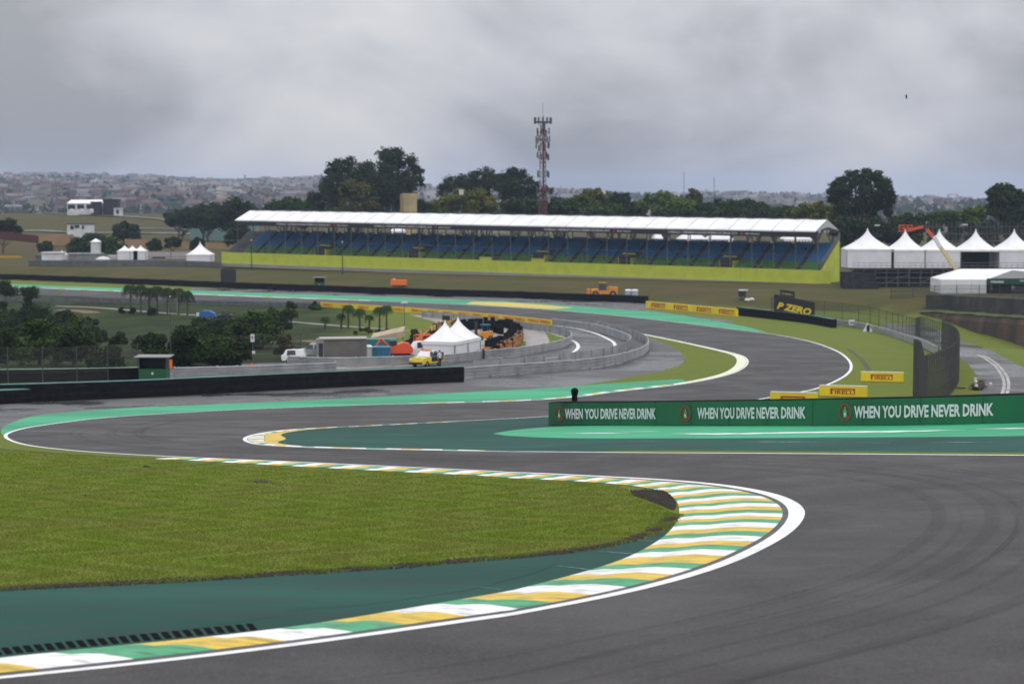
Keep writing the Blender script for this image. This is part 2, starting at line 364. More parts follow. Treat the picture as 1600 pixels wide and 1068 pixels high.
d0 = FIN[-1] - FIN[-2]; d0 /= np.hypot(*d0); FIN = np.vstack([FIN, FIN[-1] + d0 * 70])
BC = WP([(857,664),(1000,664.6),(1280,665),(1450,663.5),(1600,660)], 6)          # foot of the green banner board
d0 = BC[-1] - BC[-3]; d0 /= np.hypot(*d0); BC = np.vstack([BC, BC[-1] + d0 * 24])
REG = []
def reg(name, poly, m): REG.append((name, np.asarray(poly, float), m))
reg('runoff_road', WP([(-40,634),(120,620),(270,576),(450,566),(600,560),(757,550),(830,540),(830,514),(760,498),(690,492),(760,496),(864,507),(921,505),(970,514),(1025,531),(1056,545),(1070,558),(1062,570),(1030,580),(985,589),(930,598),(860,608),(760,618),(600,628),(400,637),(200,646),(60,660),(0,672),(-40,676)], 2), M_RUN)
reg('runoff_road', np.vstack([WP([(-30,634),(120,626),(400,612),(725,597),(870,583),(960,571),(1000,560),(1014,548),(1010,538),(990,526),(1030,533),(1056,545),(1070,558),(1062,570),(1030,580),(985,589),(930,598),(860,608),(760,616),(600,625),(400,634),(200,643),(60,654),(0,668),(-30,672)], 4)]), M_RUN)
reg('runoff_road', np.vstack([WP([(300,450),(420,452),(600,457),(800,463),(1008,471),(1010,480),(1060,491),(1110,496),(1150,503),(1080,505),(990,496),(900,488),(800,481),(600,471),(300,460)], 2)]), M_RUN)
reg('service_road', np.vstack([WP([(340,575),(525,568),(690,556),(760,552),(815,543),(840,530),(830,518),(790,509),(740,502),(700,499),(660,494),(640,490),(700,491),(780,498),(864,507),(930,510),(985,522),(1012,540),(1000,556),(940,572),(860,581),(725,590),(525,584)], 2)]), M_RUN)
reg('yard_ground', np.vstack([WP([(640,491),(700,497),(760,502),(830,512),(870,522),(888,530),(880,540),(830,553),(757,562),(640,572),(440,578),(450,566),(560,560),(640,540),(700,520),(690,505)], 3)]), M_BEIGE)
reg('yard_grass', np.vstack([WP([(800,533),(818,532),(822,538),(812,547),(790,552),(775,552),(790,545)], 3)]), M_GRASS)
reg('yard_grass', np.vstack([WP([(852,519),(872,525),(889,531),(880,537),(860,540),(858,530)], 3)]), M_GRASS)
reg('service_lane', np.vstack([WP([(690,571),(800,560),(870,545),(893,533),(886,523),(850,511),(864,507.5),(920,512),(962,521),(983,531),(981,541),(945,553),(880,565),(740,577),(690,580)], 3)]), M_RUN)
track = np.vstack([L1, FIN, LO[::1], L3, [(60, 40), (60, -60), (-70, -60)]])
reg('track', track, M_TRACK)
tip = WP([(8,680),(2,676),(4,668),(18,660),(50,650),(110,643),(200,637),(300,632.5),(500,624),(700,614),(850,606),(960,598),(1040,593.5),(1066,593),(1072,596.5)], 6)
kk = np.argmin(np.hypot(*(L1 - G(1072, 598)[:2]).T)); k0 = np.argmin(np.hypot(*(L1 - G(8, 680)[:2]).T))
reg('green_runoff', np.vstack([tip, L1[kk:k0:-1]]), M_GREEN)
g1 = np.argmin(np.hypot(*(LO - G(1190, 519)[:2]).T))
reg('green_runoff', np.vstack([LO[:g1], WP([(1197,518.5),(1165,510),(1130,503.5),(1080,495),(1030,488),(960,482.5),(890,477),(800,471),(700,467.5),(600,463.5),(400,457.5),(200,450.5),(0,443),(-90,440)], 3)]), M_GREEN)
reg('yellow_runoff', WP([(727,474.5),(740,471),(800,472.5),(860,477),(896,480.5),(862,482.6),(800,479)], 1, False), M_YEL)
k3 = np.argmin(np.hypot(*(L3 - G(470, 669.5)[:2]).T)); k4 = np.argmin(np.hypot(*(L3 - G(520, 700)[:2]).T))
island = np.vstack([L3, LO[:np.argmin(np.hypot(*(LO - G(1220, 617)[:2]).T)) - 1:-1]])
reg('green_island', np.vstack([L3, WP([(1330,655),(1230,625),(1215,620)], 1, False), LO[np.argmin(np.hypot(*(LO - G(1210, 619)[:2]).T)):]]), M_TEAL)
reg('grass_strip', WP([(905,706.3),(1000,703),(1200,704),(1600,706.5),(1900,708),(1900,711),(1600,710.6),(1400,709.2),(1200,707.7),(1000,706.6)], 3), M_GRASS)
reg('green_lens', WP([(770,677),(800,672),(860,666.5),(960,664.5),(1200,665),(1600,660),(1700,658),(1720,675),(1600,680.5),(1400,682.5),(1150,684),(950,684.5),(850,683),(790,680)], 4), M_GREEN)
gE = [(0,920),(250,908.5),(450,896),(620,885),(750,874),(850,866),(920,857),(970,847),(1005,837),(1035,823),(1055,806)]
gEw = WP(gE, 6)
kerbB = WP([(0,1026),(90,1018),(160,1010),(230,1003),(400,990),(520,970),(640,950),(760,929),(860,906),(940,886),(1000,862),(1035,838),(1056,812)], 5)
d0 = np.array([-1, -.62]); d0 = d0 / np.hypot(*d0)
reg('green_verge', np.vstack([[gEw[0] + d0 * 60], gEw, WP([(1075,800),(1080,830)], 1, False), L1[:np.argmin(np.hypot(*(L1 - G(1150, 873)[:2]).T)):][::-1]]), M_TEAL)
REG[-1] = ('green_verge', np.vstack([[gEw[0] + np.array([-50, 0])], gEw, WP([(1075,800),(1110,842)], 1, False), L1[:np.argmin(np.hypot(*(L1 - G(1150, 873)[:2]).T))][::-1]]), M_TEAL)
sr = WP([(1380,506),(1440,508),(1505,532),(1545,546),(1600,574),(1660,600),(1680,640),(1600,650),(1540,650),(1532,620),(1530,598),(1520,577),(1497,557),(1440,536),(1380,516)], 4)
reg('back_road', sr, M_RUN)
# keep every region polygon inside the finely meshed zone
for i, (a, p, m) in enumerate(REG): p[:, 0] = np.clip(p[:, 0], -139.9, 139.9); p[:, 1] = np.clip(p[:, 1], .1, 599.9)
# ------------------------------------------------------------------ one subdivision of the whole near ground
nx, ny = len(xin), len(yin)
vs = [Vector((float(x), float(y))) for x in xin for y in yin]; ed = []
for i in range(nx):
    for j in range(ny):
        k = i * ny + j
        if i < nx - 1: ed.append((k, k + ny))
        if j < ny - 1: ed.append((k, k + 1))
        if i < nx - 1 and j < ny - 1: ed.append((k, k + ny + 1))
fcs = []
for name, p, m in REG:
    q = [p[0]]
    for r in p[1:]:
        if np.hypot(*(r - q[-1])) > .05: q.append(r)
    b = len(vs); vs += [Vector((float(a), float(c))) for a, c in q]; fcs.append(list(range(b, b + len(q))))
ov, oe, of, _, _, orf = delaunay_2d_cdt(vs, ed, fcs, 0, 1e-5)
OV = np.array([(v.x, v.y) for v in ov]); OZ = zt(OV[:, 0], OV[:, 1])
def inpoly(q, P):
    ins = np.zeros(len(q), bool); j = len(P) - 1
    for i in range(len(P)):
        a, b = P[i], P[j]; ins ^= ((a[1] > q[:, 1]) != (b[1] > q[:, 1])) & (q[:, 0] < (b[0] - a[0]) * (q[:, 1] - a[1]) / (b[1] - a[1] + 1e-12) + a[0]); j = i
    return ins
CEN = np.array([OV[list(f)].mean(0) for f in of]); own = np.full(len(of), -1)
for i_, (n_, p_, m_) in enumerate(REG): own[inpoly(CEN, p_)] = i_
EDG = [L1, LO, L3]
def trk_attr(P):
    best = np.full(len(P), 1e9); al = np.zeros(len(P))
    for L in EDG:
        s = np.r_[0, np.cumsum(np.hypot(*np.diff(L, axis=0).T))]
        for c0 in range(0, len(P), 4000):
            D = np.hypot(P[c0:c0+4000, None, 0] - L[None, :, 0], P[c0:c0+4000, None, 1] - L[None, :, 1]); k = D.argmin(1); d = D[np.arange(len(k)), k]
            u = d < best[c0:c0+4000]; best[c0:c0+4000][u] = d[u]; al[c0:c0+4000][u] = s[k][u]
    return best, al
TD_, TA_ = trk_attr(OV)
def dry_attr(x, y):
    s, _ = sdist(np.stack([x, y], 1), FOOT)
    px = 800 + x / np.maximum(y, 1) * F
    dry = ss((s + 2) / 4) * .95; dry = np.where((y > 300) & (px > 0) & (px < 1010) & (s < 0), dry, dry)
    lush = ss((620 - px) / 120) * ss((y - 178) / 8) * ss((-s - 6) / 10) * ss((430 - y) / 20)
    far = ss((y - 1000) / 200)
    return np.stack([dry * (1 - far), lush, far], 1)
DR = dry_attr(OV[:, 0], OV[:, 1])
cats = {}
for fi, f in enumerate(of):
    k = own[fi]; key = 'grass_ground' if k < 0 or REG[k][0] in ('grass_strip', 'yard_grass') else REG[k][0]
    cats.setdefault(key, []).append(f)
def region_mesh(name, faces, m):
    used = sorted({i for f in faces for i in f}); ix = {v: i for i, v in enumerate(used)}; u = np.array(used)
    me = bpy.data.meshes.new(name); me.from_pydata([(float(OV[i, 0]), float(OV[i, 1]), float(OZ[i])) for i in used], [], [tuple(ix[v] for v in f) for f in faces])
    me.materials.append(m)
    a = me.attributes.new('trk', 'FLOAT_VECTOR', 'POINT'); a.data.foreach_set('vector', np.stack([TD_[u], TA_[u], 0 * TD_[u]], 1).astype(np.float32).ravel())
    a = me.attributes.new('dry', 'FLOAT_VECTOR', 'POINT'); a.data.foreach_set('vector', DR[u].astype(np.float32).ravel())
    me.polygons.foreach_set('use_smooth', [True] * len(me.polygons)); me.update()
    if len(me.polygons) and me.polygons[0].normal.z < 0: me.flip_normals()
    return tag(link(name, me), kind='structure')
MK = {n: m for n, p, m in REG}; MK['grass_ground'] = M_GRASS
for k, fs in cats.items(): region_mesh(k, fs, MK[k])
# the land beyond, to the horizon
V = np.stack([GX.ravel(), GY.ravel(), GZ.ravel()], 1); NYY = len(YS); Fq = []
x0i, x1i = np.searchsorted(XS, -140), np.searchsorted(XS, 140); y0i, y1i = np.searchsorted(YS, 0), np.searchsorted(YS, 600)
for i in range(len(XS) - 1):
    for j in range(NYY - 1):
        if x0i <= i < x1i and y0i <= j < y1i: continue
        k = i * NYY + j; Fq += [(k, k + NYY, k + NYY + 1), (k, k + NYY + 1, k + 1)]
me = npmesh('far_land', V, Fq, M_GRASS); a = me.attributes.new('dry', 'FLOAT_VECTOR', 'POINT'); a.data.foreach_set('vector', dry_attr(V[:, 0], V[:, 1]).astype(np.float32).ravel())
me.polygons.foreach_set('use_smooth', [True] * len(me.polygons)); tag(link('hillside_ground', me), kind='structure')
# ------------------------------------------------------------------ painted lines and kerbs
def strip(name, L, wa, wb, m, dz=.008, nseg=1, prof=None, kind='structure'):
    """ribbon along world line L from offset wa to wb (left of travel positive), lying on the ground"""
    nn = normals(L); n = len(L); mb = MB(); wa = np.broadcast_to(wa, n); wb = np.broadcast_to(wb, n); vs = []
    for j in range(nseg + 1):
        t = j / nseg; P = L + nn * (wa + (wb - wa) * t)[:, None]; Z = zt(P[:, 0], P[:, 1]) + dz + (prof[j] if prof is not None else 0)
        vs += [(P[i, 0], P[i, 1], Z[i]) for i in range(n)]
    fs = [(j * n + i, j * n + i + 1, (j + 1) * n + i + 1, (j + 1) * n + i) for j in range(nseg) for i in range(n - 1)]
    mb.add(vs, fs); return mb
def line(L, w, off=0, m=M_WHITE, dz=.009, a=0, b=None, name='edge_line'):
    o = strip(name, L[a:b], off - np.asarray(w) / 2, off + np.asarray(w) / 2, m, dz).build(name, m); tag(o, kind='structure'); return o
def near(L, px, py): return int(np.argmin(np.hypot(*(L - G(px, py)[:2]).T)))
R1, s1 = resample(L1, .5)
i_ap = near(R1, 1246, 800); i_260 = near(R1, 260, 712.5)
w1 = np.interp(np.arange(len(R1)), [0, near(R1, 0, 1058), near(R1, 900, 941), i_ap, near(R1, 1075, 752), near(R1, 700, 732), len(R1)], [.24, .24, .34, .50, .30, .20, .20])
line(R1, w1)
line(resample(LO, .7)[0], .28); line(resample(L3, .5)[0], .22)
NK = {'W': 0, 'G': 1, 'Y': 2}; KM = [M_KW, M_KG, M_YEL]
def kerb(name, L, off0, width, marks, seq, prof, first=0, step=.25, skew=None):
    """kerb beside line L; marks = arc lengths where the stripe colour changes; seq = stripe colours"""
    L, s = resample(L, step); nn = normals(L); n = len(L); nseg = len(prof) - 1
    width = np.interp(np.linspace(0, 1, n), np.linspace(0, 1, len(width)), width); mb = MB(); vs = []
    cum = 0
    for j in range(nseg + 1):
        t = j / nseg; sk = s if skew is None else s - np.interp(s, skew[0], skew[1]) * t
        Lq = np.stack([np.interp(sk, s, L[:, 0]), np.interp(sk, s, L[:, 1])], 1); nq = np.stack([np.interp(sk, s, nn[:, 0]), np.interp(sk, s, nn[:, 1])], 1); wq_ = np.interp(sk, s, width)
        P = Lq + nq * (off0 + wq_ * t)[:, None]
        Z = zt(P[:, 0], P[:, 1]) + prof[j] * np.clip(np.minimum(s, s[-1] - s) / 2, .1, 1); vs += [(P[i, 0], P[i, 1], Z[i]) for i in range(n)]
    mb.v = vs
    mk = np.asarray(marks)
    for i in range(n - 1):
        sm = (s[i] + s[i + 1]) / 2; k = int(np.searchsorted(mk, sm)); c = seq[(k + first) % len(seq)]
        for j in range(nseg): mb.f.append((j * n + i, j * n + i + 1, (j + 1) * n + i + 1, (j + 1) * n + i)); mb.m.append(NK[c])
    return tag(mb.build(name, KM), kind='structure')
g0 = strip('gutter', R1[near(R1, 0, 1058) - 60:near(R1, 255, 712)], 0, .62, M_RUN, .005).build('kerb_gutter', mat('gutter asphalt', (.075, .073, .078), .7, (.05, .05, .053), .8, 5)); tag(g0, kind='structure')
# the big kerb in front: widths measured from the traced back edge
K1 = R1[near(R1, 0, 1058) - 30:near(R1, 255, 712)]
K1s, sK = resample(K1, .1); nnK = normals(K1s)
bk = WP([(-160,1046),(-80,1035),(0,1026),(90,1018),(160,1010),(230,1004),(330,995),(400,989),(500,974),(580,961),(660,947),(740,934),(800,921),(860,906),(905,895),(950,883),(985,870),(1010,856),(1035,839),(1052,824),(1058,808),(1058,794),(1052,780),(1040,770),(1010,762),(975,757),(900,752),(800,746.5),(700,741),(600,736),(500,731),(400,725),(330,721.5),(270,718),(250,716)], 6)
wK = []
for i in range(0, len(K1s), 5):
    p, d = K1s[i], nnK[i]; bt = 1e9
    A = bk[:-1]; B = bk[1:]; e_ = B - A; den = d[0] * e_[:, 1] - d[1] * e_[:, 0]; q = A - p
    with np.errstate(all='ignore'):
        t = (q[:, 0] * e_[:, 1] - q[:, 1] * e_[:, 0]) / den; u = (q[:, 0] * d[1] - q[:, 1] * d[0]) / den
    ok = (t > .3) & (u >= -.02) & (u <= 1.02) & (t < 9)
    wK.append(t[ok].min() if ok.any() else (wK[-1] if wK else 1.5))
wK = np.convolve(np.pad(wK, 6, 'edge'), np.ones(13) / 13, 'valid')
gap = .42
mk_px = [(75,1050),(218,1032),(343,1017),(450,1003),(557,989.5),(642,978),(735,964),(812,951),(872,942),(930,930),(990,918),(1032,907),(1065,898),(1097,889),(1120,881),(1148,868),(1168,860),(1182,853),(1194,846),(1208,838),(1216,831),(1223,824),(1227,817),(1229,812),(1229,807),(1227,802),(1224,797),(1220,792),(1214,787),(1206,783),(1196,779),(1186,775),(1176,771),(1162,768),(1148,764.5),(1132,762)]
def arc_of(L, s, px, py): return s[int(np.argmin(np.hypot(*(L - G(px, py)[:2]).T)))]
mk = [arc_of(K1s, sK, a, b) for a, b in mk_px]; mk = list(np.maximum.accumulate(mk))
pre = [mk[0] - 1.8 * (i + 1) for i in range(6)][::-1]; q_ = mk[-1]; post = []
while q_ < sK[-1]: q_ += .62 * (1 if True else 1); post.append(q_)
print('KERB widths', np.round(wK[::12], 2), 'marks', np.round(np.diff(mk), 2))
kerb('kerb', K1, gap, np.maximum(wK - gap, .3), pre + mk + post, 'YWG', [.012, .055, .085, .075, .04, .055, .02], first=0, step=.1, skew=([0, mk[0], mk[7], mk[14], mk[20], mk[24], mk[28], mk[34], mk[34] + 8, 1e3], [1.5, 1.5, 1.2, .9, .45, .1, -.2, -.6, -.8, -.8]))
# hairpin kerb round the green island: white outside, yellow inside, cream in the turn
h0, h1 = near(R1, 0, 0), 0
H3, sH = resample(L3, .3); ha, hc, hd = near(H3, 700, 658), near(H3, 382, 686), near(H3, 765, 704.5)
SEG = H3[ha:hd]; nseg_ = len(SEG); arcs = list(np.arange(.9, nseg_ * .3 + 2, .9))
tt = np.linspace(0, 1, 41); kc = (hc - ha) / (hd - ha)
wH = .40 + .45 * np.exp(-((tt - kc) / .08) ** 2)
kerb('kerb', SEG, .14, wH, arcs, 'GWYW', [.012, .035, .02])
ya, yb = near(H3, 545, 666.4), near(H3, 500, 699.3); Y3 = H3[ya:yb]; ty = np.linspace(0, 1, len(Y3)); kcy = (hc - ya) / (yb - ya)
wy0 = np.interp(np.linspace((ya - ha) / (hd - ha), (yb - ha) / (hd - ha), len(Y3)), tt, wH) + .16
wyy = np.where(ty < kcy, .05 + .55 * ss(ty / kcy * 2) + .45 * ss((ty / kcy - .5) * 2), .05 + .5 * ss((1 - ty) / (1 - kcy) * 2) + .5 * ss(((1 - ty) / (1 - kcy) - .5) * 2))
tag(strip('kerb_apron', Y3, wy0, wy0 + wyy, M_YEL, .010, 3).build('kerb_apron', M_YEL), kind='structure')
# kerbs along the far bend (inner edge) - cream in the bend, white and green before it
RL = R1; fa, fb, fc, fe = near(RL, 640, 630.5), near(RL, 1060, 601), near(RL, 1168, 566), near(RL, 1010, 522.5)
kerb('kerb', RL[fa:fb], .14, [.25, .5, .7, .8], list(np.arange(1.5, 200, 1.5)), 'WYWG', [.012, .04, .02])
CR = RL[fb:fe]; tcv = np.linspace(0, 1, len(CR)); kf = (fc - fb) / (fe - fb)
ob = strip('kerb', CR, .14, .5 + .2 + .45 * np.exp(-((tcv - kf) / .2) ** 2), M_PALE, .012, 2, [0, .04, .02]).build('kerb', M_PALE); tag(ob, kind='structure')
kerb('kerb', resample(LO, .5)[0][near(resample(LO, .5)[0], 0, 447):near(resample(LO, .5)[0], 575, 470)], .16, [.8, 1.0, .9], list(np.arange(2.5, 300, 2.5)), 'WWY', [.012, .04, .02])
# flat dark bars behind the kerb, bottom left
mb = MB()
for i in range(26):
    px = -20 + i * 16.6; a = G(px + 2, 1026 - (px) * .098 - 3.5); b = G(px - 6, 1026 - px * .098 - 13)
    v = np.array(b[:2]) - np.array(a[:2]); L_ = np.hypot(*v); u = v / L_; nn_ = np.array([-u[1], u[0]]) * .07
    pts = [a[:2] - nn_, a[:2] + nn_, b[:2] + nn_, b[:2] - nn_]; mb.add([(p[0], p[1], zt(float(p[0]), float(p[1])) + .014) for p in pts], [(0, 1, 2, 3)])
tag(mb.build('dark_bars', mat('dark bars', (.003, .004, .004), .95, spec=.05)), kind='structure')
# worn white brush lettering and scuffs on the green runoff
def brush(pts, w, m, name='ground_marking', dz=.012):
    L = resample(WP(pts, 5), .8)[0]; n = len(L); ww = w * (.45 + .55 * np.abs(np.sin(np.arange(n) * 1.7 + 1))) * np.clip(np.minimum(np.arange(n), n - 1 - np.arange(n)) / 3, .1, 1)
    return tag(strip(name, L, -ww / 2, ww / 2, m, dz).build(name, m), kind='structure')
brush([(880,677),(930,676.6),(985,676.8)], .8, M_WHITE); brush([(968,674.3),(1030,674)], .7, M_WHITE)
brush([(1050,677.3),(1140,677.6),(1260,675.5),(1400,674),(1510,671.5)], .95, M_WHITE); brush([(1525,670),(1600,669),(1660,668)], .9, M_WHITE)
brush([(880,490),(1000,490)], .01, M_WHITE)
M_SCUF = mat('faded scuffs', (.20, .27, .26), .6, (.07, .14, .13), 3, 6, .45, .6)
for a in ([(980,690),(1040,689.5)], [(1150,690),(1290,690.5)], [(1335,691.5),(1390,692)], [(1450,691),(1560,690.5)], [(608,678.5),(655,680)], [(725,687),(775,687.5)], [(985,843),(1035,846)], [(935,861),(1000,866)], [(872,884),(915,889),(935,892)], [(750,917),(785,921)]):
    brush(a, .35, M_SCUF)
# lane lines: start of the hairpin chord, white lines on the service lane and on the back road
tag(strip('lane_line', resample(WP([(38,672.5),(200,677.5),(382,683)], 4), 1)[0], -.06, .06, M_SCUF, .01).build('lane_line', mat('grey line', (.30, .29, .29), .6)), kind='structure')
for a, ww in (([(820,504),(880,510),(925,519),(955,532),(961,540),(959,546)], .42), ([(893,531),(901,536),(903,543),(893,551),(865,558),(820,565)], .42)):
    tag(strip('lane_line', resample(WP(a, 6), .8)[0], -ww / 2, ww / 2, M_WHITE, .012).build('lane_line', M_WHITE), kind='structure')
for a in ([(1527,553),(1542,562),(1556,573),(1566,588),(1569,602),(1565,618)], [(1536,555),(1552,564),(1565,576),(1574,590),(1576,604),(1572,620)]):
    tag(strip('lane_line', resample(WP(a, 6), .8)[0], -.14, .14, M_WHITE, .012).build('lane_line', mat('worn white line', (.42, .41, .38), .6, (.2, .19, .18), 1, 5)), kind='structure')
# cracks in the painted verge, tyre tracks in the grass
M_CRK = mat('crack', (.012, .02, .018), .9)
for a in ([(770,911),(800,904),(830,896),(855,887),(872,877),(873,868)], [(450,955),(500,949),(560,945),(640,935),(720,923),(780,912)], [(130,997),(165,991),(260,987),(380,970),(440,962)]):
    tag(strip('crack', resample(smoothL(WP(a, 6)), .25)[0], -.012, .012, M_CRK, .006).build('crack', M_CRK), kind='structure')
M_TT = mat('bare tyre track', (.040, .040, .022), .9, (.06, .062, .02), 1.5, 4)
for a, ww in (([(-20,699),(60,706),(150,712),(250,716)], .35), ([(110,740),(200,735),(290,728),(345,721)], .35), ([(1345,560),(1356,575),(1358,592)], .5), ([(1325,545),(1345,560)], .5)):
    tag(strip('tyre_track', resample(WP(a, 6), .5)[0], -ww / 2, ww / 2, M_TT, .012).build('tyre_track', M_TT), kind='structure')
# soil edge of the grass and the bare patch at the apex
sE = resample(gEw, .12)[0]; jit = .02 + .12 * np.abs(np.interp(np.arange(len(sE)), np.arange(0, len(sE), 3), nr.random(len(np.arange(0, len(sE), 3)))))
mb = strip('soil_edge', sE, -.04 - jit * 1.5, .24 + jit, M_SOIL, .008, 4, [0, .03, .04, .035, .0]); tag(mb.build('soil_edge', M_SOIL), kind='structure')
pp = resample(WP([(985,767),(1010,764.5),(1035,767),(1050,777),(1056,790),(1052,797),(1035,790),(1010,781),(990,774),(985,767)], 4), .15)[0]; pc = pp.mean(0); pp = pc + (pp - pc) * (.92 + nr.normal(0, .02, (len(pp), 1)))
vs_ = [(p[0], p[1], zt(float(p[0]), float(p[1])) + .012) for p in pp]; c_ = np.mean(vs_, 0); c_[2] = zt(float(c_[0]), float(c_[1])) + .05
tag(MB().add(vs_ + [tuple(c_)], [(i, (i + 1) % len(vs_), len(vs_)) for i in range(len(vs_))]).build('bare_soil', M_SOIL), kind='structure')
# loose clods of soil on the edge and the bare patch
q1 = sE[nr.integers(0, len(sE), 9000)] + np.stack([nr.normal(0, .10, 9000), nr.normal(.05, .16, 9000)], 1); q2 = pc + (pp[nr.integers(0, len(pp), 9000)] - pc) * np.sqrt(nr.random((9000, 1))) * 1.06; qq = np.vstack([q1, q2]); n_ = len(qq)
sz = nr.uniform(.012, .05, n_); zz = zt(qq[:, 0], qq[:, 1]) + .015; an = nr.random(n_) * 6.28; Vc = np.zeros((n_, 4, 3))
for k in range(3): Vc[:, k] = np.stack([qq[:, 0] + np.cos(an + k * 2.1) * sz, qq[:, 1] + np.sin(an + k * 2.1) * sz, zz], 1)
Vc[:, 3] = np.stack([qq[:, 0], qq[:, 1], zz + sz * nr.uniform(.7, 1.4, n_)], 1); b_ = np.arange(n_)[:, None] * 4
tag(link('soil_clods', npmesh('soil_clods', Vc.reshape(-1, 3), np.concatenate([b_ + np.array([[0, 1, 3]]), b_ + np.array([[1, 2, 3]]), b_ + np.array([[2, 0, 3]])]), mat('soil clods', (.008, .006, .004), .95, island=(.045, .032, .020)))), kind='stuff')
# faint rubber marks left by tyres on the track
M_SKID = mat('rubber mark', (.010, .010, .011), .6); M_SKID.node_tree.nodes['Principled BSDF'].inputs['Alpha'].default_value = .12
for i in range(16):
    a_ = nr.integers(20, len(R1) - 500); ln = int(nr.integers(50, 190)); Ls = R1[a_:a_ + ln]; of_ = -nr.uniform(1.2, 9.5) + np.sin(np.linspace(0, nr.uniform(1, 2.5), ln) + nr.random() * 6) * 1.1; w_ = .11 * np.clip(np.minimum(np.arange(ln), ln - 1 - np.arange(ln)) / 18, .05, 1)
    for dx in ((0, 1.5) if i % 2 else (0,)): tag(strip('rubber_mark', Ls, of_ - dx - w_, of_ - dx + w_, M_SKID, .007 + .0007 * i).build('rubber_mark', M_SKID), kind='structure')
# ------------------------------------------------------------------ grass blades on the near island
def tufts(name, poly_px, n, hmin, hmax, m, seed=1, edge=None):
    r = np.random.default_rng(seed); P = WP(poly_px, 3); lo, hi = P.min(0), P.max(0); pts = np.zeros((0, 2))
    while len(pts) < n:
        q = lo + (hi - lo) * r.random((n * 2, 2)); ins = np.zeros(len(q), bool); j = len(P) - 1
        for i in range(len(P)):
            a, b = P[i], P[j]; c = ((a[1] > q[:, 1]) != (b[1] > q[:, 1])) & (q[:, 0] < (b[0] - a[0]) * (q[:, 1] - a[1]) / (b[1] - a[1] + 1e-12) + a[0]); ins ^= c; j = i
        q = q[ins]; keep = r.random(len(q)) < np.clip((60 / q[:, 1]) ** 2.2, .12, 1); pts = np.vstack([pts, q[keep]])
    pts = pts[:n]
    if edge is not None:
        e = edge[r.integers(0, len(edge), n // 5)] + r.normal(0, .13, (n // 5, 2)) + np.array([0, .12]); pts = np.vstack([pts, e])
    n = len(pts); z = zt(pts[:, 0], pts[:, 1]); a = r.random(n) * 2 * np.pi; cl = .6 + .8 * np.sin(pts[:, 0] * 1.3 + np.sin(pts[:, 1] * 1.1) * 2) ** 2
    h = (hmin + (hmax - hmin) * r.random(n)) * cl; wd = .006 + .008 * r.random(n); le = r.normal(0, .025, (n, 2))
    dx, dy = np.cos(a) * wd, np.sin(a) * wd
    A = np.stack([pts[:, 0] - dx, pts[:, 1] - dy, z], 1); B = np.stack([pts[:, 0] + dx, pts[:, 1] + dy, z], 1); C = np.stack([pts[:, 0] + le[:, 0], pts[:, 1] + le[:, 1], z + h], 1)
    V = np.stack([A, B, C], 1).reshape(-1, 3); o = link(name, npmesh(name, V, np.arange(3 * n).reshape(-1, 3), m)); return tag(o, kind='stuff')
M_BLADE = mat('grass blade', (.118, .190, .014), .85, (.185, .222, .024), .5, 7, .38, .62, island=(.185, .25, .035), c3=(.19, .18, .05), s3=.3, spec=.1)
isl = [(-30,924),(0,920),(250,908.5),(450,896),(620,885),(750,874),(850,866),(920,857),(970,847),(1005,837),(1035,823),(1053,808),(1050,800),(1010,782),(985,768),(970,760),(900,754),(700,743),(500,733),(330,724),(250,719),(100,708),(-30,700)]
g1_ = tufts('grass', isl, 520000, .02, .06, M_BLADE, 3, sE)

for px, py, r_, lb in ((229, 730, .16, 'small dark stone on the grass below the start of the striped kerb'), (245, 723.5, .2, 'flat dark clod of turf touching the start of the striped kerb'), (410, 753, .34, 'low dark tuft patch alone in the middle of the near grass'), (133, 774, .09, 'tiny dark stone far left on the near grass')):
    g = G(px, py); mb = MB().lathe([(.001, -.02), (r_, 0), (r_ * .9, r_ * .35), (r_ * .4, r_ * .6), (.001, r_ * .62)], 7); mb.v = [(x * nr.uniform(.8, 1.3), y * nr.uniform(.8, 1.2), z * (.28 if r_ > .18 else .9)) for x, y, z in mb.v]; o_ = mb.build('stone' if r_ < .18 else 'turf_clod', M_SOIL); o_.location = g; tag(o_, lb, 'stone' if r_ < .18 else 'clod')
# ------------------------------------------------------------------ sweeps along a ground line
def sweep(L, prof, closed=True, top=None, cap=True, zf=None):
    """prof = [(offset left, height)]; L world xy; base follows the ground"""
    nn = normals(L); n = len(L); k = len(prof); z0 = zt(L[:, 0], L[:, 1]) if zf is None else zf; vs = []
    hs = np.ones(n) if top is None else np.interp(np.linspace(0, 1, n), np.linspace(0, 1, len(top)), top)
    for i in range(n):
        for a, h in prof: vs.append((L[i, 0] + nn[i, 0] * a, L[i, 1] + nn[i, 1] * a, z0[i] + h * hs[i]))
    fs = [(i * k + j, i * k + (j + 1) % k, (i + 1) * k + (j + 1) % k, (i + 1) * k + j) for i in range(n - 1) for j in range(k if closed else k - 1)]
    if closed and cap: fs += [tuple(range(k)), tuple(range((n - 1) * k, n * k))]
    return MB().add(vs, fs)
def local(mb, o):                        # move world-space verts into the thing's frame
    mb.v = [(x - o[0], y - o[1], z - o[2]) for x, y, z in mb.v]; return mb
M_RUB = mat('black rubber', (.006, .006, .007), .9, (.012, .012, .013), 2, 5, .4, .7, spec=.10, bump=.01, bscale=3)
M_TOPG = mat('green belt top', (.03, .12, .10), .7, (.05, .17, .14), 1, 4)
M_GALV = mat('galvanised steel', (.36, .37, .38), .5, (.24, .25, .26), .7, 5, .4, .7, metal=.25, spec=.4)
M_GALD = mat('weathered steel', (.13, .135, .145), .6, (.08, .085, .09), .9, 5, .4, .7, metal=.2)
M_STEEL = mat('grey steel pole', (.075, .075, .08), .5, metal=.4)
M_DARK = mat('dark steel', (.035, .037, .04), .6, metal=.2)
